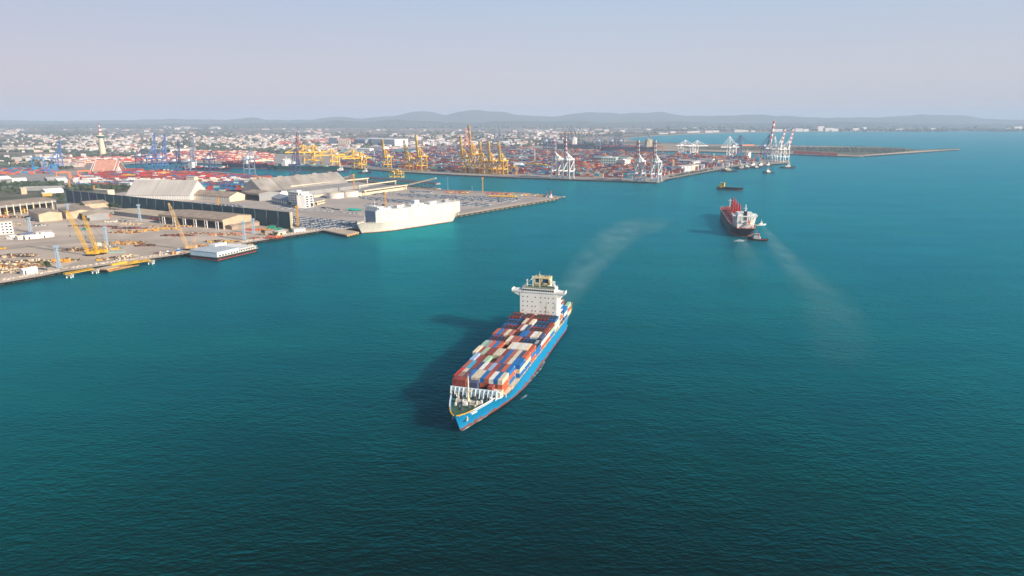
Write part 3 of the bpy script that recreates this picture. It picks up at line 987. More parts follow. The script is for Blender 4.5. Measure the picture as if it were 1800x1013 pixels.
# first bay: two long stacks left, short boxes right
for i, (sl, c) in enumerate(((0, 'r'), (1, 'r'), (2, 'r'), (3.35, 'n'), (4.35, 'n'))):
    for k in (0, 1, 2):
        cc = c if k else ('r' if i < 3 else 'o')
        cont(cc, 1, -21.9 - CL / 2 + (1.2 if i < 3 else -0.3) - 1.0, (sl - 4.5) * rowp, k - (0.0 if i < 3 else 0.5), f'{CN[cc]} container, bay behind the white breakwater, {ORD[9 - int(sl)]} from port, {TIER[k]}')
for sl, c, k0, dx in ((8.0, 'r', 1, 0), (9.0, 'w', 0, -2.5), (9.6, 'c', 0, 0.4)):
    for k in range(k0 + 1):
        cont(c if k == k0 else 'w', 1, -22.6 - 3.03 + dx, (sl - 4.7) * rowp + (0.6 if sl > 9.2 else 0), k, f'short {CN[c if k == k0 else "w"]} container behind the white breakwater, {TIER[k]}' + (', nearest the rail' if sl > 9.2 else ''), 6.06)
for i in range(2):
    tk = MB()
    x, y = -30.5 - i * 0.2, 12.3
    tk.box(x - 3, x + 3, y - 1.2, y + 1.2, 8.6 + i * 2.6, 8.75 + i * 2.6)
    for sx in (-2.9, 2.9):
        for sy in (-1.15, 1.15): tk.box(x + sx - 0.1, x + sx + 0.1, y + sy - 0.1, y + sy + 0.1, 8.7 + i * 2.6, 11.15 + i * 2.6)
        tk.box(x + sx - 0.09, x + sx + 0.09, y - 1.05, y + 1.05, 11.0 + i * 2.6, 11.15 + i * 2.6)
    tk.m = 1
    tk.tube((x - 2.7, y, 9.95 + i * 2.6), (x + 2.7, y, 9.95 + i * 2.6), 1.08, None, 12)
    if i == 0:
        o = tk.build('tank_container', [yellow, CM['g']])
        o.matrix_world = SHIPM
        tag(o, 'grey tank container in a yellow frame beside the port rail near the bow', 'tank container')

# accommodation block
BX = -153.2
ac = MB()
TOPZ = 36.6
ac.box(BX - 12.5, BX, -12.4, 14.2, 9.9, TOPZ - 3.0)
acc = ac.build('accommodation', mat('bridge_white', (0.86, 0.80, 0.71), 0.5, 0.07, 0.2, streak=True), ship)
wh = MB()
wh.box(BX - 11, BX + 0.35, -10.6, 12.4, TOPZ - 3.0, TOPZ)
wh.box(BX - 6, BX + 0.2, -18.2, -10.6, TOPZ - 3.0, TOPZ - 1.6); wh.box(BX - 6, BX + 0.2, 12.4, 19.6, TOPZ - 3.0, TOPZ - 1.6)
for s_, y0, y1 in ((-1, -12.4, -18.0), (1, 14.2, 19.4)):            # brackets under the wings
    for x in (BX - 0.5, BX - 4.5):
        wh.add([(x - 0.25, y0, TOPZ - 6.2), (x + 0.25, y0, TOPZ - 6.2), (x + 0.25, y0, TOPZ - 3.0), (x - 0.25, y0, TOPZ - 3.0), (x - 0.25, y1, TOPZ - 3.4), (x + 0.25, y1, TOPZ - 3.4), (x + 0.25, y1, TOPZ - 3.0), (x - 0.25, y1, TOPZ - 3.0)],
               [(3, 2, 1, 0), (4, 5, 6, 7), (0, 1, 5, 4), (1, 2, 6, 5), (2, 3, 7, 6), (3, 0, 4, 7)])
wh.box(BX - 6, BX + 0.3, -18.4, -18.2, TOPZ - 3.0, TOPZ - 0.9); wh.box(BX - 6, BX + 0.3, 19.6, 19.8, TOPZ - 3.0, TOPZ - 0.9)
wheel = wh.build('wheelhouse', MATS['bridge_white'], ship)
for i in range(14):
    y = -9.7 + i * 1.62
    MB().box(BX + 0.36, BX + 0.42, y - 0.6, y + 0.6, TOPZ - 1.75, TOPZ - 0.6).build('window', dark, wheel)
for d in range(6):
    for y in (-10.2, -6.9, -3.6, -1.2, 2.6, 5.8, 8.2, 11.6):
        if (d * 3 + int(y * 10)) % 7 == 0: continue
        z = 13.2 + d * 3.35
        MB().box(BX + 0.01, BX + 0.06, y - 0.34, y + 0.34, z, z + 0.75).build('window', dark, acc)
rust_ = MB()
for y, z0, z1 in ((6.6, 15.5, 27.5), (6.3, 19, 24), (-7.4, 17, 19.5), (12.8, 22, 27)):
    rust_.box(BX + 0.012, BX + 0.03, y - 0.17, y + 0.17, z0, z1)
rust_.build('rust_streak', mat('rust', (0.55, 0.36, 0.16), 0.8, 0.4, 1.5), acc)
lad = MB()
for d in range(6):
    z = 13 + d * 3.35
    lad.box(BX - 12.4, BX - 0.6, 14.2, 16.0, z - 0.15, z)
    lad.bar((BX - 0.7, 15.9, z), (BX - 12.3, 15.9, z), 0.12); lad.bar((BX - 0.7, 15.9, z + 1.1), (BX - 12.3, 15.9, z + 1.1), 0.12)
    lad.bar((BX - 2, 15.3, z - 0.1), (BX - 6.5, 15.3, z + 3.2), 0.7, 0.2)
lad.build('stairway', white, ship)
mi_ = MB()                                                          # monkey island rail
for y in [-10.5 + i * 1.9 for i in range(13)]: mi_.bar((BX + 0.3, y, TOPZ), (BX + 0.3, y, TOPZ + 1.2), 0.12)
for z in (0.6, 1.2): mi_.bar((BX + 0.3, -10.5, TOPZ + z), (BX + 0.3, 12.3, TOPZ + z), 0.11)
for y in (-10.5, 12.3):
    mi_.bar((BX + 0.3, y, TOPZ + 1.2), (BX - 10.8, y, TOPZ + 1.2), 0.11)
mi_.build('top_railing', cream, ship)
fu = MB()
fu.box(BX - 17.5, BX - 12.6, -5.2, 6.6, 9.9, TOPZ + 1.0)
fu.build('engine_casing', MATS['bridge_white'], ship)
ga = MB()                                                           # cream frame round the two exhaust openings
fx0, fx1 = BX - 16.8, BX - 9.6
for y in (-4.6, 0.8, 6.2): ga.box(fx0, fx1, y - 0.55, y + 0.55, TOPZ + 0.9, TOPZ + 5.6)
ga.box(fx0, fx1, -5.2, 6.8, TOPZ + 4.9, TOPZ + 5.9); ga.box(fx0, fx1, -5.15, 6.75, TOPZ + 0.85, TOPZ + 1.9)
fun = ga.build('funnel', mat('funnel_cream', (0.72, 0.58, 0.28), 0.5, 0.2), ship)
MB().box(fx0 + 0.8, fx1 - 0.5, -4.05, 0.25, TOPZ + 1.9, TOPZ + 4.9).build('funnel_panel', mat('panel_blue', (0.02, 0.06, 0.16), 0.3), fun)
MB().box(fx0 + 0.8, fx1 - 0.5, 1.35, 5.65, TOPZ + 1.9, TOPZ + 4.9).build('funnel_panel', MATS['panel_blue'], fun)
ex = MB()
for y in (-3, -1.2, 2.6, 4.4): ex.tube((BX - 13.6, y, TOPZ + 5.8), (BX - 13.8, y, TOPZ + 7.2), 0.5, None, 8)
ex.build('exhaust_pipe', steel, fun)
tg = MB().box(BX - 9, BX - 0.5, -10, 12, TOPZ + 0.01, TOPZ + 0.1).build('top_deck', deckgreen, ship)
rm = MB()
rm.bar((BX - 4.6, 0.6, TOPZ), (BX - 4.6, 0.6, TOPZ + 9.5), 0.7); rm.bar((BX - 4.6, -1.2, TOPZ + 7.8), (BX - 4.6, 2.4, TOPZ + 7.8), 0.35)
rm.bar((BX - 4.2, -1.6, TOPZ + 6.6), (BX - 4.2, 2.8, TOPZ + 6.6), 0.5, 0.3); rm.bar((BX - 4.6, 0.6, TOPZ + 9.5), (BX - 4.6, 0.6, TOPZ + 11.5), 0.16)
rm.build('radar_mast', cream, ship)
for y, h in ((-4.4, 8.0), (-8.6, 5.2), (11.2, 5.0)):
    sm = MB()
    sm.bar((BX - 5, y, TOPZ), (BX - 5, y, TOPZ + h), 0.45); sm.box(BX - 5.6, BX - 4.4, y - 0.7, y + 0.7, TOPZ + h - 0.9, TOPZ + h - 0.6)
    sm.build('aerial_mast', white, ship)
sm = MB()
sm.bar((BX - 5, -9.8, TOPZ + 0.3), (BX - 8.5, -4.8, TOPZ + 6.5), 0.4); sm.bar((BX - 5, 12.2, TOPZ + 0.2), (BX - 8.5, 6.4, TOPZ + 5.6), 0.55)
sm.bar((BX - 5, 14, TOPZ - 2), (BX - 9, 9, TOPZ + 4), 0.5)
sm.build('stay_mast', white, ship)
for y in (15.4, -14.8):
    lb = MB()
    lb.tube((BX - 3, y, 15), (BX - 10, y, 15), 1.15, None, 10); lb.box(BX - 8.5, BX - 4.5, y - 0.8, y + 0.8, 15.8, 16.8)
    lb.build('lifeboat', orange, ship)
cr = MB()
cr.tube((BX - 2.5, 15, 8.6), (BX - 2.5, 15, 16.5), 0.6); cr.bar((BX - 2.5, 15, 16.0), (BX + 6, 15.6, 18), 0.5); cr.bar((BX - 2.5, 15, 16.4), (BX + 6, 15.6, 18.2), 0.15)
cr.build('stores_crane', white, ship)
sr = MB()
for t in (0.965, 0.985, 0.999):
    for side in (1, -1):
        p = H1.pt(t, 1, side); sr.bar(p + Vector((0, -side * 0.4, 0)), p + Vector((0, -side * 0.4, 4.6)), 0.3)
        sr.bar(p + Vector((0, -side * 0.4, 4.4)), p + Vector((-3, -side * 0.4, 4.4)), 0.25)
sr.build('stern_frame', mat('stern_rust', (0.5, 0.27, 0.1), 0.7), ship)

# --- the bulk carrier sailing away
stern = G(1309.5, 417.5); bowt = G(1281, 364, 12.5)
d_ = (Vector((bowt.x, bowt.y, 0)) - stern); LB = d_.length - 5
u_ = d_.normalized()
bp_ = stern + u_ * LB
H2 = Hull(LB, 31, 11.5, 14.0, rake=5, fine=0.16, full=0.10, sternfine=0.16, sternw=0.72, fore=0.08)
bulk = thing('bulk_carrier', 'black hulled bulk carrier with dark red deck and white superstructure, seen from its stern', 'ship', (bp_.x, bp_.y, 0), atan2(u_.y, u_.x))
darkhull = hull_mat('black_hull', (0.030, 0.033, 0.042), (0.34, 0.10, 0.07), 3.2, rust=(0.10, 0.05, 0.04), rust_amt=0.2)
H2.hull('hull', darkhull, bulk)
H2.deck('deck', brick, bulk, 0.004, 0.998, 0.35)
H2.rail('railing', cream, bulk, 0.05, 0.995, 1.0, 0.22)
DZ = 11.2
for i in range(5):
    x1 = -LB * (0.12 + i * 0.135); x0 = x1 - LB * 0.10
    h_ = MB(); h_.box(x0, x1, -8.5, 8.5, DZ, DZ + 1.9); h_.box(x0 - 0.4, x1 + 0.4, -9.0, 9.0, DZ + 1.9, DZ + 2.6)
    for k in range(5): h_.box(x0 + 1 + k * (x1 - x0 - 2) / 4 - 0.2, x0 + 1 + k * (x1 - x0 - 2) / 4 + 0.2, -8.6, 8.6, DZ + 2.6, DZ + 2.8)
    h_.build('hatch_cover', brick, bulk)
for i in range(4):
    x = -LB * (0.105 + 0.0 + (i + 0.95) * 0.135)
    k = MB(); k.tube((x, 0, DZ), (x, 0, DZ + 17), 1.9, 1.5, 10); k.box(x - 1.9, x + 1.9, -1.9, 1.9, DZ + 12.0, DZ + 15.6)
    k.bar((x, -1.5, DZ + 13), (x + 22, -1.5, DZ + 5), 0.7); k.bar((x, 1.5, DZ + 13), (x + 22, 1.5, DZ + 5), 0.7)
    k.bar((x + 21, -1.5, DZ + 5.3), (x + 21, 1.5, DZ + 5.3), 0.5)
    k.tube((x, 0, DZ + 17), (x, 0, DZ + 23), 1.4, 1.0, 8)
    k.build('cargo_crane', redp, bulk)
k = MB(); k.tube((-8, 0, DZ + 2), (-8, 0, DZ + 16), 0.7, 0.5, 8); k.bar((-8, -3, DZ + 13.5), (-8, 3, DZ + 13.5), 0.6); k.build('foremast', white, bulk)
x0, x1 = -LB * 0.945, -LB * 0.84
s_ = MB()
s_.box(x0, x1, -10.2, 10.2, DZ, DZ + 15.5); s_.box(x0 + 1, x1 - 0.5, -9.6, 9.6, DZ + 15.5, DZ + 18.5)
s_.box(x0 + 2, x1 - 1, -15.8, 15.8, DZ + 14.4, DZ + 16.2)
for sy in (-1, 1):
    s_.bar(((x0 + x1) / 2, sy * 11.5, DZ), ((x0 + x1) / 2, sy * 14.5, DZ + 14.4), 2.6, 1.0)
    s_.bar(((x0 + x1) / 2, sy * 8, DZ + 9), ((x0 + x1) / 2, sy * 14, DZ + 14.4), 1.8, 1.0)
s_.box(x0 - 4, x0, -10, 10, DZ, DZ + 5.0); s_.box(x0 - 2, x0, -5, 5, DZ + 6, DZ + 9)
sup = s_.build('superstructure', white, bulk)
for d in range(4):
    for y in (-6.5, -4, 4, 6.5): MB().box(x0 - 0.06, x0 - 0.01, y - 0.5, y + 0.5, DZ + 7.6 + d * 1.9 - 1, DZ + 8.6 + d * 1.9 - 1).build('window', dark, sup)
MB().box(x0 - 0.4, x0 - 0.02, -2.2, 1.8, DZ + 9.2, DZ + 14).build('stair_recess', steel, sup)
k = MB(); k.box(x0 + 0.5, x0 + 5, -2.0, 2.0, DZ + 15.5, DZ + 21); k.build('funnel', black, bulk)
k = MB(); k.tube((x0 + 5, 0, DZ + 17), (x0 + 5, 0, DZ + 30), 1.0, 0.6, 8); k.bar((x0 + 5, -2.6, DZ + 25), (x0 + 5, 2.6, DZ + 25), 0.8, 0.5); k.bar((x0 + 4.4, -1.8, DZ + 22), (x0 + 4.4, 1.8, DZ + 22), 0.6)
k.build('radar_mast', white, bulk)
k = MB(); k.tube((x0 - 3, -4.6, DZ + 9.5), (x0 - 8.4, -4.6, DZ + 5.8), 1.3, 1.0, 10); k.tube((x0 - 8.4, -4.6, DZ + 5.8), (x0 - 9.4, -4.6, DZ + 5.2), 1.0, 0.3, 10); k.build('lifeboat', orange, bulk)
k = MB(); k.bar((x0 - 2, -6.2, DZ + 6), (x0 - 9, -6.2, DZ + 3.2), 0.5); k.bar((x0 - 2, -3.0, DZ + 6), (x0 - 9, -3.0, DZ + 3.2), 0.5); k.bar((x0 - 8, -6.2, DZ), (x0 - 8, -6.2, DZ + 4), 0.5); k.bar((x0 - 8, -3.0, DZ), (x0 - 8, -3.0, DZ + 4), 0.5); k.build('lifeboat_ramp', cream, bulk)
for y in (-9.5, 9.5):
    k = MB(); k.tube((x0 - 5, y, DZ), (x0 - 5, y, DZ + 2), 1.1, None, 8); k.box(x0 - 7, x0 - 3, y - 0.8, y + 0.8, DZ, DZ + 0.8); k.build('mooring_winch', cream, bulk)

# --- tugs, workboats and launches
tug_hull = hull_mat('tug_hull', (0.025, 0.03, 0.04), (0.15, 0.04, 0.03), 0.8, rust_amt=0.1)


def workboat(p, rz, LN, kind, label, cat, group=None, funnel_m=None, hull_m=None, cabin_m=None):
    cabin_m = cabin_m or white
    t = thing('tugboat' if kind == 'tug' else 'workboat', label, cat, (p.x, p.y, 0), rz, group)
    B = LN * (0.32 if kind == 'tug' else 0.25)
    h = Hull(LN, B, LN * 0.075, LN * 0.13, rake=LN * 0.05, fine=0.3, full=0.28, sternfine=0.15, n=14, fore=0.25)
    hu = h.hull('hull', hull_m or tug_hull, t)
    dk = h.deck('deck', deckgreen if kind != 'tug' else brick, t, 0.01, 0.99, LN * 0.02)
    z = LN * 0.075
    x = -LN * 0.42
    c = MB(); c.box(x - LN * 0.2, x + LN * 0.12, -B * 0.3, B * 0.3, z * 0.8, z + LN * 0.1); c.box(x - LN * 0.12, x + LN * 0.1, -B * 0.24, B * 0.24, z + LN * 0.1, z + LN * 0.15)
    c.build('deckhouse', cabin_m, t)
    wb = MB(); wb.box(x - LN * 0.06, x + LN * 0.08, -B * 0.2, B * 0.2, z + LN * 0.15, z + LN * 0.24); wb.box(x - LN * 0.075, x + LN * 0.095, -B * 0.23, B * 0.23, z + LN * 0.24, z + LN * 0.255)
    wbo = wb.build('wheelhouse', cabin_m, t)
    MB().box(x - LN * 0.062, x + LN * 0.084, -B * 0.205, B * 0.205, z + LN * 0.185, z + LN * 0.22).build('window', dark, wbo)
    m_ = MB(); m_.tube((x, 0, z + LN * 0.25), (x, 0, z + LN * 0.47), LN * 0.012, LN * 0.006, 6); m_.bar((x, -B * 0.15, z + LN * 0.38), (x, B * 0.15, z + LN * 0.38), LN * 0.01)
    m_.build('mast', funnel_m or white, t)
    for s in (-1, 1):
        f_ = MB(); f_.tube((x - LN * 0.12, s * B * 0.17, z + LN * 0.1), (x - LN * 0.13, s * B * 0.17, z + LN * (0.28 if kind == 'tug' else 0.2)), LN * 0.03, LN * 0.022, 8); f_.build('funnel', funnel_m or black, t)
    fe = MB()
    for tt in [i / 10 for i in range(11)]:
        for s in (-1, 1):
            q = h.pt(tt, 0.8, s); fe.ball((q.x, q.y, q.z), LN * 0.016, LN * 0.02)
    fe.build('fender', black, t)
    return t


dead = atan2(u_.y, u_.x)
workboat(G(1314, 421), radians(155), 25, 'tug', 'white tug with tall orange funnel pushing at the stern of the black bulk carrier', 'tug', funnel_m=orange)
workboat(G(1346, 396), radians(5), 17, 'launch', 'small pale launch beside the starboard quarter of the black bulk carrier', 'boat', hull_m=MATS['white_paint'])
workboat(G(1341, 304.5), radians(-172), 34, 'tug', 'tug with tall red mast running alone off the small-craft pier', 'tug', funnel_m=redp)
workboat(G(1397, 295.8), radians(-8), 46, 'launch', 'long white patrol boat with dark hull out beyond the pier end', 'boat')
for i, (px, py, rz, LN, w_) in enumerate([(1269, 301.5, 170, 42, 'grey'), (1276, 301.0, 20, 30, 'pale'), (1285, 299.2, 15, 34, 'white'), (1294, 297.4, 165, 32, 'buff'), (1303, 295.6, 170, 40, 'dark'), (1312, 296.8, 12, 40, 'black'), (1322, 295.8, 175, 30, 'tall white'), (1333, 292.8, 10, 44, 'long white'), (1346, 292.6, 10, 42, 'low white'), (1357, 292.0, 10, 34, 'outermost white')]):
    workboat(G(px, py), radians(rz), LN, 'tug' if i % 3 == 0 else 'launch', f'{w_} workboat moored at the small-craft pier, {ORD[i]} counted from the shore end', 'boat', 'workboats moored at the pier', cabin_m=white if w_ not in ('buff', 'grey') else cream)
workboat(G(652, 304.8), radians(-15), 40, 'tug', 'white harbour tug with foaming wake entering the basin past the conveyor pier', 'tug')
workboat(G(612, 302.5), radians(-5), 50, 'launch', 'dark workboat moored at the quay behind the harbour tug', 'boat', hull_m=hull_mat('navy_hull', (0.03, 0.04, 0.10), (0.2, 0.05, 0.04), 0.8, rust_amt=0.1))


# --- black coaster with yellow deckhouse
a, b_ = G(1259.5, 332.5), G(1305, 335)
d_ = b_ - a; LN = d_.length
coast = thing('coaster', 'low black coaster with a bright yellow funnel and deckhouse at its stern', 'ship', b_, atan2(d_.y, d_.x))
hc_ = Hull(LN, 12, 4.2, 5.4, rake=2, fine=0.2, full=0.12, sternfine=0.12, n=20)
hc_.hull('hull', hull_mat('coaster_hull', (0.018, 0.022, 0.032), (0.45, 0.16, 0.11), 1.2, rust_amt=0.1), coast)
hc_.deck('deck', navy, coast, 0.005, 0.99, 0.2)
MB().box(-LN * 0.72, -LN * 0.12, -4.5, 4.5, 4, 5.6).build('hatch_coaming', black, coast)
k = MB(); k.box(-LN * 0.93, -LN * 0.80, -4.6, 4.6, 4, 8.0); k.box(-LN * 0.9, -LN * 0.81, -4, 4, 8.0, 10.5); k.build('deckhouse', mat('buff_yellow', (0.75, 0.52, 0.12), 0.5), coast)
k = MB(); k.box(-LN * 0.80, -LN * 0.70, -3.2, 3.2, 4, 14.5); k.build('funnel', mat('funnel_yellow', (0.80, 0.47, 0.02), 0.5), coast)
k = MB(); k.tube((-LN * 0.84, 0, 10), (-LN * 0.84, 0, 17), 0.3, 0.2, 6); k.bar((-LN * .84, -1.6, 15), (-LN * .84, 1.6, 15), 0.3); k.build('mast', white, coast)

# --- the white car carrier at the quay
a, b_ = G(645, 412.5), G(805, 388.2)
d_ = (b_ - a).normalized(); LN = (b_ - a).length + 4
nrm = Vector((-d_.y, d_.x, 0))
B3 = 28
top3 = HT(b_.y, 354.5)
fwd = -d_
bw = a + nrm * (B3 / 2) + d_ * 2
roro = thing('car_carrier', 'tall slab-sided white car carrier moored at the car terminal quay', 'ship', (bw.x, bw.y, 0), atan2(fwd.y, fwd.x))
beigehull = hull_mat('cream_hull', (0.64, 0.58, 0.49), (0.42, 0.13, 0.08), 1.5, rust=(0.55, 0.38, 0.22), rust_amt=0.15)
H3 = Hull(LN, B3, 13.5, 13.5, rake=7, fine=0.3, full=0.14, sternfine=0.12, sternw=0.92, fore=0.05)
H3.hull('hull', beigehull, roro)
H3.deck('forecastle_deck', mat('buff_deck', (0.45, 0.30, 0.18), 0.7, 0.3), roro, 0.004, 0.14, 1.0)
H3.rail('railing', white, roro, 0.01, 0.115, 1.2, 0.2)
ub = MB()
T = [0.105, 0.13, 0.16, 0.22, 0.4, 0.6, 0.8, 0.92, 1.0]
ring = [H3.pt(t, 1, 1) for t in T] + [H3.pt(t, 1, -1) for t in T[::-1]]
ring = [(p.x, p.y * 0.999 if i not in () else p.y) for i, p in enumerate(ring)]
ub.prism(ring, 13.4, top3)
ubm = mat('carrier_white', (0.65, 0.595, 0.51), 0.5, 0.13, 0.09, streak=True)
ubo = ub.build('garage_deck_block', ubm, roro)
fr = MB()
p0, p1 = H3.pt(0.105, 1, 1), H3.pt(0.105, 1, -1)
fr.box(p0.x + 0.05, p0.x + 0.5, p1.y * 0.96, p0.y * 0.96, 14.2, top3 - 0.4)
fr.build('shaded_front', mat('front_shade_blue', (0.22, 0.30, 0.40), 0.5, 0.1), roro)  # blue-grey colour stands for shade on the white block's front face
de = MB()
x = p0.x
de.box(x - 26, x - 2, -12.4, 12.4, top3, top3 + 2.6); de.box(x - 14, x - 4, -11, 11, top3 + 2.6, top3 + 5.2); de.box(x - 7, x - 3, -15.5, 15.5, top3 + 2.8, top3 + 4.4)
deh = de.build('deckhouse', white, roro)
MB().box(x - 3.99, x - 3.93, -10.4, 10.4, top3 + 3.6, top3 + 4.6).build('window', dark, deh)
for i in range(5): MB().box(x - 24 + i * 4, x - 22.6 + i * 4, -12.5, -12.42, top3 + 0.9, top3 + 1.8).build('window', dark, deh)
for xx, y, sx, sy, sz, m_ in ((-0.36, 2, 9, 8, 3.2, white), (-0.42, -7, 12, 5, 2.0, white), (-0.52, 3, 16, 10, 2.2, white), (-0.62, -5, 14, 6, 1.6, cream), (-0.70, 4, 12, 12, 2.6, white), (-0.78, -6, 10, 5, 1.8, white), (-0.88, 2, 7, 7, 2.4, grey), (-0.93, -7, 5, 4, 2.0, cream), (-0.31, -9, 5, 3, 2.4, grey), (-0.58, 10, 14, 3, 1.4, white)):
    MB().obox((xx * LN, y, top3), sx, sy, sz).build('roof_fan_house', m_, roro)
k = MB(); k.box(-0.55 * LN - 5, -0.55 * LN + 4, -3, 4, top3, top3 + 7.5); k.build('funnel', white, roro)
MB().box(-0.55 * LN - 5.06, -0.55 * LN + 4.06, -3.06, 4.06, top3 + 4.5, top3 + 6.6).build('funnel_band', paleblue, roro)
k = MB(); k.tube((-0.40 * LN, -10, top3 + 1.2), (-0.40 * LN - 8, -10, top3 + 1.2), 1.3, None, 8); k.build('lifeboat', orange, roro)
k = MB(); k.tube((x - 8, 0, top3 + 5), (x - 8, 0, top3 + 13), 0.5, 0.3, 8); k.bar((x - 8, -2.5, top3 + 10), (x - 8, 2.5, top3 + 10), 0.5); k.build('radar_mast', white, roro)
k = MB(); k.tube((-6, 0, 12), (-6, 0, 22), 0.5, 0.3, 8); k.bar((-6, -2, 19), (-6, 2, 19), 0.4); k.build('foremast', white, roro)
for i in range(9):
    k = MB(); k.box(-LN * (0.155 + i * 0.006) * 1.0 - 0.8, -LN * (0.155 + i * 0.006), -B3 / 2 - 0.05, -B3 / 2 + 0.2, top3 - 4, top3 - 3)
    if i % 3 == 0: k.build('porthole', steel, ubo)
for i in range(7):
    xx = -LN * (0.2 + i * 0.11)
    MB().box(xx - 0.1, xx + 0.1, -B3 / 2 - 0.06, -B3 / 2 + 0.02, 13.6, top3 - 0.5).build('plate_seam', cream, ubo)
MB().box(-LN * 0.62, -LN * 0.54, -B3 / 2 - 0.05, -B3 / 2 + 0.02, 13.6, top3 - 6).build('side_door', cream, ubo)
rp = MB()
rp.box(-LN - 1.0, -LN + 0.2, -9, 9, 8, top3 - 2)
rp.build('stern_ramp', cream, roro)
pipe = MB()
for y in (-B3 / 2 + 0.3, B3 / 2 - 0.3):
    pipe.bar((p0.x - 24, y, top3 + 1.1), (-LN + 1, y, top3 + 1.1), 0.16)
    for i in range(24): pipe.bar((p0.x - 24 - i * (LN - 48) / 23, y, top3), (p0.x - 24 - i * (LN - 48) / 23, y, top3 + 1.1), 0.16)
pipe.build('top_railing', white, roro)
ac = MB()
for y in (-9.5, 6):
    ac.tube((-LN + 4, y, top3), (-LN + 4, y, top3 + 3.4), 0.8, 0.5, 8)
ac.build('vent_post', cream, roro)

# ---------------------------------------------------------------- near shore: shipyard, warehouses, car terminal
def frame_of(p0, p1):
    d = p1 - p0
    return atan2(d.y, d.x), Vector((d.x, d.y, 0)).length


def top_z(p, py):
    return HT(p.y, py) - ZL


def gable(name, label, cat, p0, p1, depth, eave, ridge, wallm, roofm, group=None, cross=False, over=0.6, windows=0, wz=(0.45, 0.8), doors=(), wm=None, monitors=0, open_front=False, roof_h=0.35):
    """shed standing on the line p0 -> p1 (the long side towards the camera); cross turns the ridge to run away from it"""
    rz, ln = frame_of(p0, p1)
    t = thing(name, label, cat, p0, rz, group)
    W_ = MB()
    if open_front:
        W_.box(0, ln, depth - 0.3, depth, 0, eave)
        W_.box(ln - 0.3, ln, 0.31, depth - 0.31, 0, eave); W_.box(0, 0.3, 0.31, depth - 0.31, 0, eave)
        W_.box(0, ln, 0, 0.3, eave * 0.78, eave)
    else:
        W_.box(0, ln, 0, depth, 0, eave)
    if cross:
        for y in (0.02, depth - 0.32):
            W_.add([(0, y, eave), (ln, y, eave), (ln / 2, y, ridge - 0.05), (0, y + 0.3, eave), (ln, y + 0.3, eave), (ln / 2, y + 0.3, ridge - 0.05)], [(0, 1, 2), (5, 4, 3), (0, 3, 4, 1), (1, 4, 5, 2), (2, 5, 3, 0)])
    else:
        for x in (0.02, ln - 0.32):
            W_.add([(x, 0, eave), (x, depth, eave), (x, depth / 2, ridge - 0.05), (x + 0.3, 0, eave), (x + 0.3, depth, eave), (x + 0.3, depth / 2, ridge - 0.05)], [(2, 1, 0), (3, 4, 5), (1, 4, 3, 0), (2, 5, 4, 1), (0, 3, 5, 2)])
    wo = W_.build('wall', wallm, t)
    R_ = MB()
    if cross:
        sl = (ridge - eave) / (ln / 2)
        for s_ in (0, 1):
            xa, xb = (-over, ln / 2) if s_ == 0 else (ln + over, ln / 2)
            za = eave - over * sl
            q = [(xa, -over, za), (xb, -over, ridge), (xb, depth + over, ridge), (xa, depth + over, za)]
            R_.add([(x, y, z) for x, y, z in q] + [(x, y, z + roof_h) for x, y, z in q], [(0, 1, 2, 3), (7, 6, 5, 4), (0, 4, 5, 1), (1, 5, 6, 2), (2, 6, 7, 3), (3, 7, 4, 0)])
    else:
        sl = (ridge - eave) / (depth / 2)
        for s_ in (0, 1):
            ya, yb = (-over, depth / 2) if s_ == 0 else (depth + over, depth / 2)
            za = eave - over * sl
            q = [(-over, ya, za), (ln + over, ya, za), (ln + over, yb, ridge), (-over, yb, ridge)]
            R_.add([(x, y, z) for x, y, z in q] + [(x, y, z + roof_h) for x, y, z in q], [(0, 1, 2, 3), (7, 6, 5, 4), (0, 4, 5, 1), (1, 5, 6, 2), (2, 6, 7, 3), (3, 7, 4, 0)])
    ro = R_.build('roof', roofm, t)
    for i in range(monitors):
        x = ln * (i + 0.5) / monitors
        MB().box(x - ln * 0.028, x + ln * 0.028, depth / 2 - 2.6, depth / 2 + 2.6, ridge - 1, ridge + 2.2).build('roof_vent', roofm, ro)
    for i in range(windows):
        x = ln * (i + 0.5) / windows
        MB().box(x - ln / windows * 0.3, x + ln / windows * 0.3, -0.06, -0.005, eave * wz[0], eave * wz[1]).build('window', wm or white, wo)
    for a, b, h_, m_ in doors:
        MB().box(ln * a, ln * b, -0.07, -0.005, 0, eave * h_).build('door', m_, wo)
    return t, ln


def hall_posts(t, ln, eave, m, n, tiers=2):
    for i in range(n):
        x = ln * (i + 0.5) / n
        k = MB()
        for dx in (-2.2, 2.2): k.box(x + dx - 0.45, x + dx + 0.45, -1.0, -0.1, 0, eave * 0.78)
        for z in [eave * 0.74 * (j + 1) / tiers for j in range(tiers)]: k.box(x - 2.2, x + 2.2, -0.95, -0.15, z - 0.4, z + 0.4)
        k.build('portal_frame', m, t)


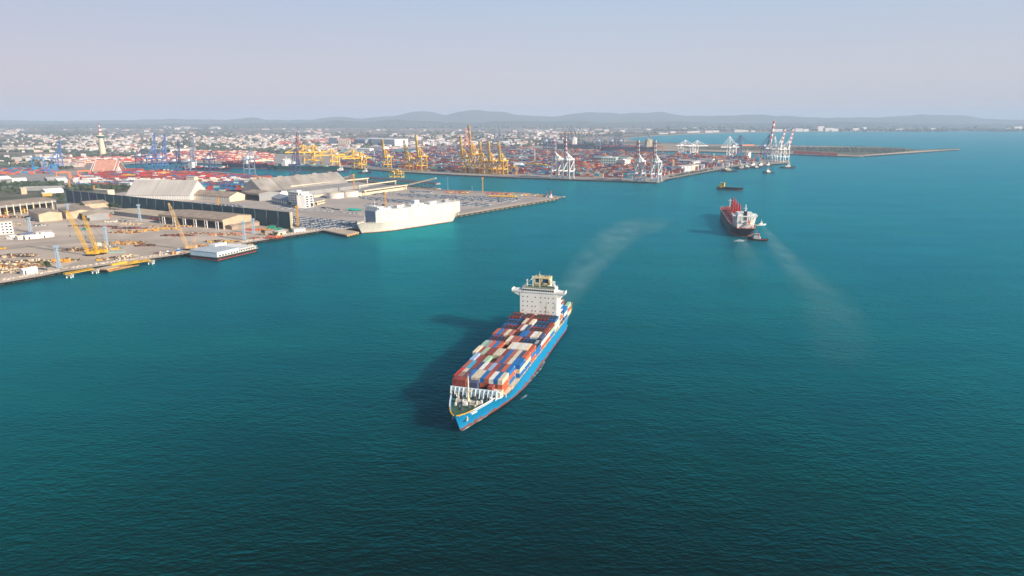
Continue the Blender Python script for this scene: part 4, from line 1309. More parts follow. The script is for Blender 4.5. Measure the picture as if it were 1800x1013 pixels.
def block(name, label, cat, p0, p1, depth, h, wallm, roofm=None, floors=3, nwin=6, wm=None, side=True, group=None, parapet=0.8):
    rz, ln = frame_of(p0, p1)
    t = thing(name, label, cat, p0, rz, group)
    wo = MB().box(0, ln, 0, depth, 0, h).build('wall', wallm, t)
    k = MB().box(-0.3, ln + 0.3, -0.3, depth + 0.3, h, h + parapet)
    k.box(ln * .3, ln * .6, depth * .3, depth * .7, h + parapet, h + parapet + 2.2)
    k.build('roof', roofm or wallm, t)
    fh = h / floors
    for f in range(floors):
        for i in range(nwin):
            x = ln * (i + 0.5) / nwin
            MB().box(x - ln / nwin * 0.28, x + ln / nwin * 0.28, -0.08, -0.005, f * fh + fh * 0.3, f * fh + fh * 0.75).build('window', wm or dark, wo)
        if side:
            ns = max(2, int(nwin * depth / ln))
            for i in range(ns):
                y = depth * (i + 0.5) / ns
                MB().box(ln + 0.005, ln + 0.08, y - depth / ns * 0.25, y + depth / ns * 0.25, f * fh + fh * 0.3, f * fh + fh * 0.75).build('window', wm or dark, wo)
    return t


def light_mast(px, py, pytop, m, label, group, w=1.3):
    p = L(px, py); h = top_z(p, pytop)
    t = thing('light_mast', label, 'light mast', p, 0, group)
    k = MB()
    b = w
    for sx in (-1, 1):
        for sy in (-1, 1): k.bar((sx * b, sy * b, 0), (sx * b * 0.62, sy * b * 0.62, h * 0.9), 0.42)
    n = 8
    for i in range(n):
        z0, z1 = h * 0.9 * i / n, h * 0.9 * (i + 1) / n
        a0, a1 = b * (1 - 0.38 * i / n), b * (1 - 0.38 * (i + 1) / n)
        for s in (-1, 1):
            k.bar((-a0 * s, -a0, z0), (a1 * s, -a1, z1), 0.22); k.bar((a0 * s, a0, z0), (-a1 * s, a1, z1), 0.22)
            k.bar((-a0, -a0 * s, z0), (-a1, a1 * s, z1), 0.22); k.bar((a0, a0 * s, z0), (a1, -a1 * s, z1), 0.22)
    k.build('lattice_mast', m, t)
    k = MB(); k.box(-1.9, 1.9, -1.9, 1.9, h * 0.9, h * 0.92)
    for s in (-1, 1): k.bar((-1.9, s * 1.9, h * 0.96), (1.9, s * 1.9, h * 0.96), 0.2); k.bar((s * 1.9, -1.9, h * 0.96), (s * 1.9, 1.9, h * 0.96), 0.2)
    k.build('platform', m, t)
    k = MB()
    for x in (-1.3, 0, 1.3):
        for y in (-1.5, 1.5): k.box(x - 0.4, x + 0.4, y - 0.3, y + 0.3, h * 0.93, h)
    k.build('lamp', m, t)
    return t


GB = 'pale blue lattice light masts of the shipyard'
for px, py, pt_, lb in [(54, 408.8, 382.5, 'beside the tan gabled sheds at the yard\'s left'), (104, 472, 432, 'close to the shore by the round green tree'), (188, 432.5, 398.5, 'in mid yard right of the two yellow crawler cranes'),
                        (246.6, 388.7, 359.5, 'in front of the long grey shed below the dark wall'), (121, 381, 358, 'behind the tan gabled sheds, tip against the dark wall'), (430, 422, 389, 'near the water at the right end of the shipyard'), (446.5, 411, 384.5, 'before the dark wall\'s right end, by the red machines')]:
    light_mast(px, py, pt_, paleblue, 'pale blue lattice light mast ' + lb, GB)
GA_ = 'amber lattice light masts of the port'
for px, py, pt_, lb in [(524, 398.6, 362, 'just right of the dark wall, beside the dense car park'), (384, 363, 347.5, 'behind the dark wall in front of the long brown-roofed shed'), (678, 364.5, 339, 'right behind the bow of the white car carrier'),
                        (848.5, 339.5, 312, 'alone near the far edge of the car terminal'), (623, 338, 306.5, 'behind the white storage tanks'), (123.5, 335, 317.5, 'over the dark wall\'s left end'), (166.7, 340, 326.5, 'behind the red and white containers by the dark wall'), (256.7, 350, 335.5, 'before the pale gabled warehouse')]:
    light_mast(px, py, pt_, amber, 'amber lattice light mast ' + lb, GA_, 1.15)
for px, py, pt_, lb in [(787.5, 341, 312.5, 'before the far pier shed on the car terminal'), (830, 340.5, 328, 'by the orange excavators on the car terminal'), (336, 344, 327, 'at the right gable of the pale warehouse')]:
    p = L(px, py); h = top_z(p, pt_)
    t = thing('lamp_post', 'thin grey lamp post ' + lb, 'lamp post', p)
    MB().tube((0, 0, 0), (0, 0, h), 0.4, 0.22, 8).build('pole', grey, t)
    k = MB(); k.bar((-1.8, 0, h), (1.8, 0, h), 0.3); [k.box(x - 0.4, x + 0.4, -0.5, 0.5, h - 0.4, h + 0.3) for x in (-1.5, 0, 1.5)]; k.build('lamp', grey, t)

# --- the long dark windbreak wall
wp = [(L(118, 356), 334.5), (L(217, 366.3), 344), (L(512, 403.2), 373.5)]
t = thing('windbreak_wall', 'very long tall dark teal windbreak wall between the shipyard and the car terminal', 'wall', wp[0][0])
o0 = wp[0][0]
teal_w = mat('wall_teal', (0.003, 0.058, 0.076), 0.55, 0.12, 0.03, objvar=0.10)
navy_w = mat('wall_navy', (0.040, 0.060, 0.10), 0.55, 0.12, 0.03, objvar=0.06)
npan = 0
for (a, ya), (b, yb) in zip(wp, wp[1:]):
    za, zb = top_z(a, ya), top_z(b, yb)
    n = int((b - a).length / 24)
    nv = Vector((-(b - a).y, (b - a).x, 0)).normalized()
    for i in range(n):
        u0, u1 = i / n, (i + 1) / n - 0.004
        p, q = a.lerp(b, u0) - o0, a.lerp(b, u1) - o0
        z0, z1 = za + (zb - za) * u0, za + (zb - za) * u1
        k = MB()
        k.hexa([p, q, q + nv * 0.5, p + nv * 0.5, p + Vector((0, 0, z0)), q + Vector((0, 0, z1)), q + nv * 0.5 + Vector((0, 0, z1)), p + nv * 0.5 + Vector((0, 0, z0))])
        k.build('panel', navy_w if npan < 4 else teal_w, t)
        npan += 1
        k = MB(); k.box(p.x - 0.3, p.x + 0.3, p.y - 0.9, p.y + 0.1, 0, z0 + 0.3)
        if i % 2 == 0: k.bar(p + Vector((0, -0.5, z0 * 0.55)), p - nv * 5 + Vector((0, 0, 0)), 0.35)
        k.build('post', mat('wall_post', (0.10, 0.14, 0.16), 0.5), t)
e_ = wp[-1][0] - o0
k = MB(); k.box(e_.x - 0.2, e_.x + 2.4, e_.y - 1.2, e_.y + 2.2, 0, top_z(wp[-1][0], 373.0)); k.build('end_pier', cream, t)

# --- shipyard sheds
p0, p1 = L(-40, 386), L(101, 369.5)
hall, ln = gable('fabrication_hall', 'huge open-sided fabrication hall with flat brown roof at the left edge', 'hall', p0, p1, 62, top_z(p1, 351.5), top_z(p1, 349) , shadegrey, brown, open_front=True, over=1.0)
for i in range(12):
    x = ln * (i + 0.3) / 12
    MB().box(x - 0.7, x + 0.7, -0.7, 0.5, 0, top_z(p1, 351.5)).build('column', cream, hall)
for i in range(7):
    MB().box(ln - 1.6, ln - 0.35, 6 + i * 8, 7.2 + i * 8, 0, top_z(p1, 351.5) - 1).build('buttress', shadegrey, hall)
for i in range(6):
    x = ln * (0.33 + i * 0.1)
    k = MB(); k.box(x - 1.6, x + 1.6, 14 + (i % 3) * 6, 17 + (i % 3) * 6, 0, 7 + (i % 2) * 3); k.bar((x - 4, 15, 3), (x + 4, 15, 5), 1.0)
    o = k.build('press_frame', yellow if i % 2 else steel); o.location = p0; o.rotation_euler = (0, 0, frame_of(p0, p1)[0])
    tag(o, f'{"yellow" if i % 2 else "dark"} steel machine standing inside the open fabrication hall, {ORD[i]} from the left', 'machine', 'machines in the open hall')


def corner_shed(name, label, left, near, right, py_eave, py_ridge, wallm, roofm, cross_near=True, **kw):
    """shed given by three ground corners in the photo; the gable is the near-right face"""
    a, b, c = L(*left), L(*near), L(*right)
    depth = (c - b).length
    e_ = top_z(b, py_eave)
    return gable(name, label, 'shed', a, b, depth, e_, e_ + (py_eave - py_ridge) * 0.78, wallm, roofm, **kw)


corner_shed('steel_shed', 'tan gabled shed nearest the left tower, blank gable towards the water', (51, 383), (69.7, 390.8), (106, 386.3), 377.3, 373.5, tan, brown)
corner_shed('steel_shed', 'tan gabled shed behind the crawler crane booms, second of the tan pair', (103, 376.5), (117, 385.5), (152, 379), 374.5, 370.5, tan, brown)
corner_shed('boat_shed', 'low curved-roof shed open at the front below the dark wall', (136.6, 381.5), (154, 388.8), (189, 384.5), 379.5, 376.0, shadegrey, tan, doors=((0.1, 0.9, 0.8, black),))
a, b = L(154.3, 388.9), L(188.4, 384.6)
MB()
k = MB(); k.hexa([a + Vector((0, -0.2, 0.1)), b + Vector((0, -0.2, 0.1)), b + Vector((0, -0.05, 0.1)), a + Vector((0, -0.05, 0.1)), a + Vector((0, -0.2, 4.6)), b + Vector((0, -0.2, 4.6)), b + Vector((0, -0.05, 4.6)), a + Vector((0, -0.05, 4.6))])
o = k.build('shed_doorway', black); o.parent = [x for x in col.objects if x.name == 'boat_shed'][0]
o.matrix_parent_inverse = (Matrix.Translation(o.parent.location) @ Matrix.Rotation(o.parent.rotation_euler.z, 4, 'Z')).inverted()
gable('workshop', 'long low tan workshop with saw-edged brown roof right under the dark wall', 'shed', L(150, 367.2), L(192, 363.6), 26, top_z(L(150, 367.2), 359.5), top_z(L(150, 367.2), 355.5), tan, brown, doors=((0.1, 0.2, 0.7, brown),))
gable('storage_shed', 'long grey shed with sand coloured roof running along the dark wall', 'shed', L(201, 378.5), L(286, 389), 40, top_z(L(201, 378.5), 371.5), top_z(L(201, 378.5), 369.5), shadegrey, tan, doors=((0.75, 0.8, 0.7, redp), (0.82, 0.87, 0.7, redp), (0.89, 0.94, 0.7, redp)))
p0, p1 = L(280, 393), L(392.6, 403.8)
op, ln = gable('assembly_hall', 'long open-fronted assembly hall with pale portal frames and blank tan gable', 'hall', p0, p1, (L(432, 393) - p1).length, top_z(p1, 387), top_z(p1, 382.5), tan, brown, open_front=True)
hall_posts(op, ln, top_z(p1, 387), white, 6)
gable('lean_to', 'small low brown lean-to shed at the right end of the assembly hall', 'shed', L(408, 404.5), L(463, 395.5), 12, 5.0, 6.5, brown, brown)
gable('gatehouse', 'small pale gatehouse by the shore at the wall\'s end', 'hut', L(486, 415), L(503, 412.5), 9, 4.5, 6.0, cream, roofpale, doors=((0.4, 0.6, 0.7, dark),))
gable('gatehouse', 'low white hut between the car park and the rock bank', 'hut', L(517, 409), L(537, 407), 8, 4.0, 5.2, white, roofpale)
block('dormitory', 'white four-storey block with balconies cut by the left picture edge', 'building', L(-40, 415.5), L(24, 411), 16, top_z(L(24, 411), 390.5), white, cream, 4, 9)
gable('site_office', 'white site office with low roof on the shore left of the round tree', 'hut', L(42, 484), L(67, 479.5), 7, 5.0, 6.0, white, white, doors=((0.1, 0.2, 0.8, dark),))
for i, (x0, y0, x1, y1, m_, r_) in enumerate([(45, 421.5, 72, 419, white, white), (73, 419, 95.5, 416, white, white), (38, 418.5, 60, 414.5, shadegrey, mat('roof_blue', (0.14, 0.17, 0.27), 0.6)), (64, 413.5, 90, 412, white, roofpale), (20, 421.5, 30, 419.5, white, white), (32, 422, 43, 420.5, white, cream)]):
    gable('site_cabin', ['white cabin at the front left of the yard office cluster', 'white cabin at the front right of the yard office cluster', 'grey cabin with blue roof in the yard office cluster', 'pale cabin at the back of the yard office cluster', 'small white cabin leftmost of the yard office cluster', 'little cream-roofed cabin at the cluster\'s front edge'][i], 'cabin', L(x0, y0), L(x1, y1), 7, 3.6, 4.8, m_, r_, 'cabins of the yard office cluster', doors=((0.2, 0.3, 0.8, dark),))


# --- crawler cranes
def crawler(base, tip, label, m):
    p = L(*base)
    t = thing('crawler_crane', label, 'crane', p)
    tx = (tip[0] - 900) / F
    zt = HT(p.y, tip[1]) - ZL
    dd = p.y * CP - (zt + ZL - CAMZ) * SP
    xt = tx * dd - p.x
    sg = -1 if xt < 0 else 1
    for y in (-3, 3):
        k = MB(); k.box(-5, 5, y - 0.8, y + 0.8, 0.2, 1.8); k.box(-4.4, 4.4, y - 0.75, y + 0.75, 0, 2.0); k.build('crawler_track', black, t)
    k = MB(); k.box(-5.5 if sg > 0 else -3.5, 3.5 if sg > 0 else 5.5, -2.6, 2.6, 2.0, 5.2); k.build('machine_house', m, t)
    k = MB(); k.box(*sorted((sg * 2.2, sg * 4.4)), -4.0, -2.5, 2.2, 4.9); k.build('cab', m, t)
    k = MB(); k.box(*sorted((-sg * 5.6, -sg * 7.4)), -2.8, 2.8, 2.2, 5.4); k.build('counterweight', m, t)
    b0 = Vector((sg * 3.4, 0, 3)); b1 = Vector((xt, 0, zt))
    ax = (b1 - b0).normalized(); s1 = Vector((0, 1, 0)); s2 = ax.cross(s1)
    k = MB()
    n = 14
    def wd(u): return 0.35 + 1.0 * min(1, u / 0.12, (1 - u) / 0.15 + 0.05)
    C_ = [[b0.lerp(b1, i / n) + s1 * sy * wd(i / n) + s2 * sz * wd(i / n) for sy, sz in ((-1, -1), (1, -1), (1, 1), (-1, 1))] for i in range(n + 1)]
    for i in range(n):
        for j in range(4):
            k.bar(C_[i][j], C_[i + 1][j], 0.32)
            k.bar(C_[i][j], C_[i + 1][(j + 1) % 4], 0.17)
    k.build('boom', m, t)
    g0 = Vector((-sg * 6, 0, 5)); g1 = Vector((-sg * 7.5, 0, 15))
    k = MB(); [(k.bar(Vector((-sg * 1, y, 5)), g1 + Vector((0, y * 0.4, 0)), 0.4), k.bar(g0 + Vector((0, y, 0)), g1 + Vector((0, y * 0.4, 0)), 0.3)) for y in (-1.8, 1.8)]; k.build('gantry', m, t)
    k = MB(); [k.bar(g1 + Vector((0, y, 0)), b1 + Vector((0, y, 0)), 0.1) for y in (-0.7, 0.7)]; k.build('pendant', steel, t)
    hz_ = b1 + Vector((sg * 0.6, 0, 0))
    k = MB(); k.bar(hz_, Vector((hz_.x, 0, zt * 0.45)), 0.1); k.box(hz_.x - 0.5, hz_.x + 0.5, -0.4, 0.4, zt * 0.45 - 1.6, zt * 0.45); k.build('hook_block', steel, t)
    return t


crawler((162, 449.5), (117, 369.5), 'yellow crawler crane with the longer boom, left of the pair', yellow)
crawler((177, 447), (145.7, 377.7), 'yellow crawler crane with the shorter boom, right of the pair', yellow)
crawler((335, 439.5), (296, 356.8), 'tan crawler crane with slim boom at the quay by the floating white hall', mat('crane_sand', (0.66, 0.42, 0.20), 0.5, 0.15))


# --- heaps of scrap and steel stock on the yard: nobody could count the pieces
def heap(name, px, py, rx, ry, h, ms, n, seed, kind='mix'):
    r = random.Random(seed)
    c = L(px, py); k = MB()
    for i in range(n):
        a, d = r.uniform(0, 6.28), sqrt(r.random())
        x, y = cos(a) * d * rx, sin(a) * d * ry
        z = r.random() ** 2 * h * (1 - d * 0.7)
        k.m = r.randrange(len(ms))
        if r.random() < 0.5:
            an = r.uniform(-0.5, 0.5)
            ln = r.uniform(2, 8)
            k.bar((x, y, z + 0.3), (x + cos(an) * ln, y + sin(an) * ln, z + r.uniform(0.2, 1.4)), r.uniform(0.3, 0.8))
        else:
            k.obox((x, y, 0), r.uniform(1, 3.4), r.uniform(1, 2.6), z + r.uniform(0.6, 1.8), r.uniform(0, 3))
    o = k.build(name, ms); o.location = c
    return tag(o, kind='stuff')


rustm = mat('rusty_steel', (0.22, 0.10, 0.06), 0.85, 0.4, 0.8)
dk = mat('dark_scrap', (0.09, 0.07, 0.06), 0.8, 0.4)
for i, (px, py, rx, ry, h, ms, n) in enumerate([(150, 440, 26, 9, 3, [rustm, yellow, dk, tan, steel], 160), (192, 437, 14, 7, 2.5, [white, tan, steel, green], 50), (222, 428.5, 24, 8, 3.5, [amber, brown, rustm, tan], 130), (255, 432.5, 12, 5, 2, [rustm, dk], 40), (228, 402, 26, 5, 2.5, [rustm, dk, brick], 80), (218, 409, 22, 7, 3.0, [amber, dk, rustm, tan], 110),
        (180, 399.5, 26, 3.5, 1.6, [rustm, brick, dk], 60), (146, 398, 20, 3.5, 1.6, [rustm, dk], 50), (293, 403, 18, 4, 2.4, [yellow, amber, tan], 50), (312, 415, 22, 5, 2.2, [rustm, dk, brick], 80), (262, 406, 14, 5, 2.5, [yellow, amber], 24), (200, 455.5, 18, 6, 2.2, [tan, dk, rustm, cream], 120), (224, 451, 8, 4, 2.4, [cream, tan], 30),
        (30, 451, 20, 9, 2.6, [dk, rustm, tan], 120), (65, 461, 26, 9, 2.4, [tan, rustm, cream, dk], 170), (20, 470, 30, 12, 3.2, [tan, rustm, cream, amber, brown], 260), (-15, 462, 22, 9, 3, [dk, tan, rustm], 110), (48, 468, 22, 6, 3, [tan, brown, amber, rustm], 120), (118, 459, 12, 5, 2.5, [dk, tan, steel], 50), (295, 446, 16, 5, 2, [amber, white, steel, rustm], 70), (12, 478, 22, 7, 3.4, [tan, cream, rustm], 120),
        (400, 413, 24, 6, 2.2, [rustm, tan, orange], 120), (388, 425.5, 20, 5, 2.4, [dk, rustm, tan, yellow], 90), (365, 433, 24, 4, 1.8, [amber, tan, rustm], 70), (450, 405, 18, 4, 2.4, [redp, orange, amber], 50), (470, 412, 12, 6, 3, [brown, tan], 40), (350, 411, 18, 3, 1.8, [rustm, tan], 50), (310, 398.5, 40, 3, 1.6, [rustm, amber, tan], 70), (210, 390.5, 22, 4, 2.5, [white, cream, steel], 40), (225, 395, 18, 3, 1.8, [cream, tan, amber], 40),
        (60, 388, 18, 5, 3, [white, tan, steel], 40), (20, 383, 40, 6, 2.8, [orange, rustm, tan, dk], 120), (70, 397, 10, 4, 3, [steel, white], 24), (8, 396, 24, 6, 4, [tan, brown], 60), (480, 417, 10, 3, 1.6, [redp, orange], 26), (462, 419.5, 24, 3, 1.4, [redp, rustm], 40), (420, 431.5, 18, 3, 1.5, [amber, tan], 40)]):
    heap('scrap_heap', px, py, rx, ry, h, ms, n, 50 + i)


# --- small countable things in the yard
def small(name, label, cat, px, py, sx, sy, sz, m, rz=0.0, top=None, group=None):
    t = thing(name, label, cat, L(px, py), rz, group)
    k = MB(); k.box(-sx / 2, sx / 2, -sy / 2, sy / 2, 0, sz * 0.8); k.box(-sx / 2 - 0.08, sx / 2 + 0.08, -sy / 2 - 0.08, sy / 2 + 0.08, sz * 0.8, sz)
    k.build('body', m, t)
    if top:
        k = MB(); k.box(-sx * 0.3, sx * 0.3, -sy * 0.3, sy * 0.3, sz, sz * 1.25); k.build('lid', top, t)
    return t


small('skip', 'yellow skip alone on bare ground in front of the crawler cranes', 'skip', 175, 458.3, 5, 3, 2, yellow, 0.2, steel)
small('skip', 'yellow skip at the left picture edge on bare concrete', 'skip', 4, 438, 7, 2.4, 2, yellow, 0.1, steel)
small('skip', 'long yellow skip among the scrap right of the crawler cranes', 'skip', 203, 438.5, 8, 3, 2.2, yellow, 0.2, steel)
small('fuel_tank', 'orange-yellow tank at the shore beside the round tree', 'tank', 119, 461, 5, 4, 4, amber, 0, steel)
small('steel_sheet', 'pale green steel plates lying right of the crawler cranes', 'plates', 200, 444, 22, 5, 0.8, mat('pale_green', (0.32, 0.52, 0.38)), 0.12)
small('site_cabin', 'white cabin behind the crawler cranes\' counterweights', 'cabin', 178, 431.5, 12, 4, 3.2, white, 0.15, roofpale)
small('dumpster', 'turquoise dumpster among rusty beams in mid yard', 'dumpster', 149, 404.5, 5, 4, 2.4, green, 0, steel)
small('dumpster', 'orange dumpster in front of the boat shed', 'dumpster', 193, 381, 6, 4, 3, orange, 0, steel)
small('yard_machine', 'green machine by the foot of the dark wall', 'machine', 478, 402.5, 9, 5, 4.5, green, 0, steel)
small('yard_machine', 'smaller green machine right of the first below the dark wall', 'machine', 491, 405, 6, 4, 3.5, green, 0, steel)
small('jetty_crate', 'blue crate near the rock bank beside the tan crawler crane', 'crate', 314, 443, 4, 3, 3, blue, 0, white)


def truck(px, py, m, label, rz, LN=12, group=None):
    t = thing('truck', label, 'truck', L(px, py), rz, group)
    k = MB(); k.box(-LN / 2, LN * 0.26, -1.3, 1.3, 1.1, 3.9); k.build('cargo_box', m, t)
    k = MB(); k.box(LN * 0.29, LN / 2, -1.25, 1.25, 0.6, 3.2); k.build('cab', m, t)
    MB().box(LN / 2 + 0.005, LN / 2 + 0.05, -1.1, 1.1, 1.9, 2.9).build('windscreen', dark, t)
    for x in (-LN * 0.38, -LN * 0.28, LN * 0.38):
        for y in (-1.05, 1.05):
            k = MB(); k.tube((x, y - 0.2, 0.5), (x, y + 0.2, 0.5), 0.5, None, 10); k.build('wheel', black, t)
    return t


truck(102, 461.5, amber, 'tanker truck parked by the shore right of the round tree', 0.1)
truck(621, 370.5, mat('teal_truck', (0.02, 0.36, 0.30), 0.5), 'green car transporter standing alone between the car rows', 0.1, 18)
truck(627, 371.2, MATS['teal_truck'], 'second green transporter just behind the first one', 0.1, 16)
for i, (px, py) in enumerate([(150, 351), (155, 351.6), (170, 352.5), (176, 353.2), (182, 353.5), (140, 349.8)]):
    truck(px, py, [white, redp, white, cream, orange, white][i], f'{["white", "red", "white", "cream", "orange", "white"][i]} lorry peeping over the dark wall left of the pale warehouse, {ORD[[1, 2, 3, 4, 5, 0][i]]} from the left', 0.1, 14, 'lorries behind the dark wall')


# --- trees with trunk and leafy crown
def tree(px, py, h, label, group=None, seed=0, n=260, wide=0.42):
    r = random.Random(seed + int(px * 7))
    t = thing('tree', label, 'tree', L(px, py), r.uniform(0, 6), group)
    k = MB(); k.tube((0, 0, 0), (0.2, 0.1, h * 0.45), h * 0.035, h * 0.02, 7)
    for i in range(5):
        a = i * 1.3; k.tube((0.15, 0.08, h * 0.35), (cos(a) * h * 0.25, sin(a) * h * 0.25, h * 0.65), h * 0.016, h * 0.006, 5)
    k.build('trunk', bark, t)
    k = MB()
    lobes = [(r.uniform(-1, 1) * h * wide * 0.55, r.uniform(-1, 1) * h * wide * 0.55, h * r.uniform(0.45, 0.82), h * wide * r.uniform(0.35, 0.6)) for _ in range(8)]
    for i in range(n):
        lx, ly, lz, lr = r.choice(lobes)
        v = Vector((r.gauss(0, 1), r.gauss(0, 1), r.gauss(0, 1))).normalized() * lr * r.uniform(0.6, 1.05)
        c = Vector((lx, ly, lz)) + v
        s = h * r.uniform(0.035, 0.07)
        n_ = (v.normalized() + Vector((r.uniform(-.7, .7), r.uniform(-.7, .7), r.uniform(-.3, .9)))).normalized()
        u = n_.cross(Vector((0.3, 0.2, 1))).normalized(); w = n_.cross(u)
        k.quad(c - u * s - w * s, c + u * s - w * s * 0.6, c + u * s * 0.8 + w * s, c - u * s * 0.7 + w * s * 0.9)
    k.build('crown', leafm, t)
    return t


tree(83, 475.5, 11, 'round green tree on the shore beside the white site office')
for px, py, h, lb in [(144, 367.5, 10, 'bushy tree at the left end of the long low workshop'), (201, 369, 13, 'pointed dark tree in front of the dark wall'), (209, 369.5, 9, 'low tree right of the pointed tree by the dark wall'), (193, 368.5, 11, 'tree at the right end of the long low workshop'), (104, 352, 13, 'tree between the fabrication hall and the dark wall'), (110, 356, 12, 'tree at the left end of the dark wall'),
                      (516, 402.8, 9, 'shrubby tree at the white end of the dark wall'), (510, 363.6, 9, 'palm-like tree at the left corner of the white office'), (530, 365, 8, 'small tree before the white office front'), (541, 365, 8, 'small tree at the right corner of the white office'), (548, 364.6, 8, 'tree in front of the low cream office wing'), (556, 362.5, 7, 'rightmost tree of the row before the office wing'),
                      (485, 417, 8, 'bush-like tree on the rock bank beside the pale gatehouse'), (511, 409.5, 7, 'small tree between the two huts on the bank'), (180, 361.5, 8, 'tree behind the workshop roof under the wall'), (463, 413.5, 8, 'dry brown-green tree near the red scrap')]:
    tree(px, py, h, lb)
# belt of trees behind the dark wall's left end
bands = [((0, 326), (110, 327)), ((0, 331), (120, 332)), ((130, 334), (240, 337)), ((120, 331.5), (235, 334)), ((0, 341), (30, 342))]
ti = 0
for (xa, ya), (xb, yb) in bands:
    n = max(3, int((xb - xa) / 9))
    for i in range(n):
        u = (i + RN.uniform(0.1, 0.9)) / n
        ti += 1
        tree(xa + (xb - xa) * u, ya + (yb - ya) * u + RN.uniform(-0.7, 0.7), RN.uniform(9, 14), 'dark green tree in the belt behind the dark wall\'s left end', 'trees of the belt behind the wall', ti, 150, 0.6)

# --- shore pieces: dolphins, gangways, barge, floating hall, ramp
DG = 'concrete mooring dolphins off the shipyard'
for px, py, lb in [(123, 488.5, 'leftmost mooring dolphin, carrying the left gangway\'s outer end'), (168, 480.5, 'mooring dolphin right of the left yellow gangway'), (266, 464.5, 'mooring dolphin at the end of the right yellow gangway')]:
    p = G(px, py)
    t = thing('mooring_dolphin', lb, 'dolphin', p, 0, DG)
    k = MB(); k.box(-3, 3, -2.5, 2.5, 2.2, 4.4); k.build('pile_cap', concrete, t)
    for x in (-2, 2):
        for y in (-1.6, 1.6): MB().tube((x, y, -3), (x, y, 2.2), 0.6, None, 8).build('pile', white, t)
    k = MB(); k.tube((0, 0, 4.4), (0, 0, 5.4), 0.4, 0.5, 8); k.build('bollard', steel, t)


def gangway(pa, pb, label):
    a, b = G(*pa, 4.4), G(*pb, 4.4)
    rz, ln = frame_of(a, b)
    t = thing('gangway', label, 'gangway', a, rz)
    MB().box(0, ln, -1.6, 1.6, 0.1, 0.6).build('walkway', yellow, t)
    for y in (-1.5, 1.5):
        k = MB(); k.box(0, ln, y - 0.1, y + 0.1, 1.6, 1.8)
        for i in range(17): k.bar((ln * i / 16, y, 0.6), (ln * i / 16, y, 1.7), 0.2)
        k.build('handrail', yellow, t)


gangway((113, 483.5), (164, 474), 'left yellow gangway bridging from the bank to two dolphins')
gangway((212, 467), (263, 458.5), 'right yellow gangway reaching from the barge to a dolphin')
a, b = G(193, 478), G(243, 467)
rz, ln = frame_of(a, b)
t = thing('barge', 'flat brown barge with a yellow edge moored at the shipyard bank', 'barge', a, rz)
k = MB(); k.add([(0, 0, -1), (ln, 0, -1), (ln, 16, -1), (0, 16, -1), (-3, 0, 2.6), (ln + 2, 0, 2.6), (ln + 2, 17, 2.6), (-16, 17, 2.6)], [(3, 2, 1, 0), (4, 5, 6, 7), (0, 1, 5, 4), (1, 2, 6, 5), (2, 3, 7, 6), (3, 0, 4, 7)])
k.build('hull', mat('barge_rust', (0.40, 0.20, 0.09), 0.8, 0.4, 0.3), t)
MB().box(-2, ln + 1, 0.6, 16, 2.6, 2.75).build('deck', yard_m, t)
for y in (0.1,): MB().box(-3, ln + 2, y, y + 0.5, 2.6, 3.2).build('rubbing_rail', yellow, t)
k = MB(); k.box(ln - 4, ln + 1, 1, 6, 2.75, 5.2); k.build('winch_house', yellow, t)
k = MB(); k.box(12, 30, 12, 15, 2.75, 4.5); k.build('deck_cargo', yellow, t)

# floating white hall (accommodation barge)
a, b = G(382.5, 458.5), G(454, 441.5)
rz, ln = frame_of(a, b)
wd = (G(350, 450.5) - a).length
t = thing('accommodation_barge', 'floating barge with a white flat-roofed hall and red waterline at the shipyard quay', 'barge', a, rz)
k = MB(); k.add([(0, 0, -1), (ln - 4, 0, -1), (ln - 4, wd, -1), (0, wd, -1), (0, 0, 3.2), (ln, 0, 3.2), (ln, wd, 3.2), (0, wd, 3.2)], [(3, 2, 1, 0), (4, 5, 6, 7), (0, 1, 5, 4), (1, 2, 6, 5), (2, 3, 7, 6), (3, 0, 4, 7)])
k.build('hull', hull_mat('barge_hull', (0.035, 0.03, 0.035), (0.45, 0.06, 0.05), 1.2, rust_amt=0.0), t)
h = 5.4
hl_ = MB().box(0.3, ln * 0.53, 0.3, wd - 0.3, 3.2, 3.2 + h).build('hall', mat('hall_pale_blue', (0.62, 0.70, 0.76), 0.5, 0.08, streak=True), t)
k = MB(); k.box(0.0, ln * 0.535, 0.0, wd, 3.2 + h, 3.2 + h + 0.4)
for i in range(9): k.box(ln * 0.535 * (i + 0.3) / 9, ln * 0.535 * (i + 0.55) / 9, 0.4, wd - 0.4, 3.2 + h + 0.41, 3.2 + h + 1.0)
k.build('hall_roof', mat('hall_roof_pale', (0.60, 0.62, 0.63), 0.5, 0.15, 0.3), t)
for i in range(7):
    x = ln * (0.05 + i * 0.068)
    k = MB(); k.box(x, x + 2.6, 0.2, 0.29, 3.6, 3.6 + h * 0.42); k.build('window', steel, hl_)
MB().box(0.2, ln * 0.99, -0.9, 0.25, 3.7, 4.1).build('gallery', cream, t)
for i in range(14):
    k = MB(); k.bar((ln * (0.03 + i * 0.07), -0.8, 4.1), (ln * (0.03 + i * 0.07), -0.8, 5.3), 0.25); k.build('gallery_post', amber, t)
MB().box(ln * 0.535, ln * 0.985, 0.5, wd - 0.5, 3.2, 6.2).build('deckhouse', steel, t)
for i in range(7):                                                  # arched white frames along the open deck
    x = ln * (0.56 + i * 0.062)
    k = MB()
    for j in range(6):
        a0, a1 = pi * j / 6, pi * (j + 1) / 6
        k.bar((x, 0.2 + wd * 0.16 * (1 - cos(a0)) , 4.0 + 3.4 * sin(a0)), (x, 0.2 + wd * 0.16 * (1 - cos(a1)), 4.0 + 3.4 * sin(a1)), 1.6, 0.6)
    k.build('arch_frame', white, t)
MB().box(ln * 0.55, ln * 0.98, 0.2, wd - 0.2, 6.2, 6.6).build('awning', white, t)
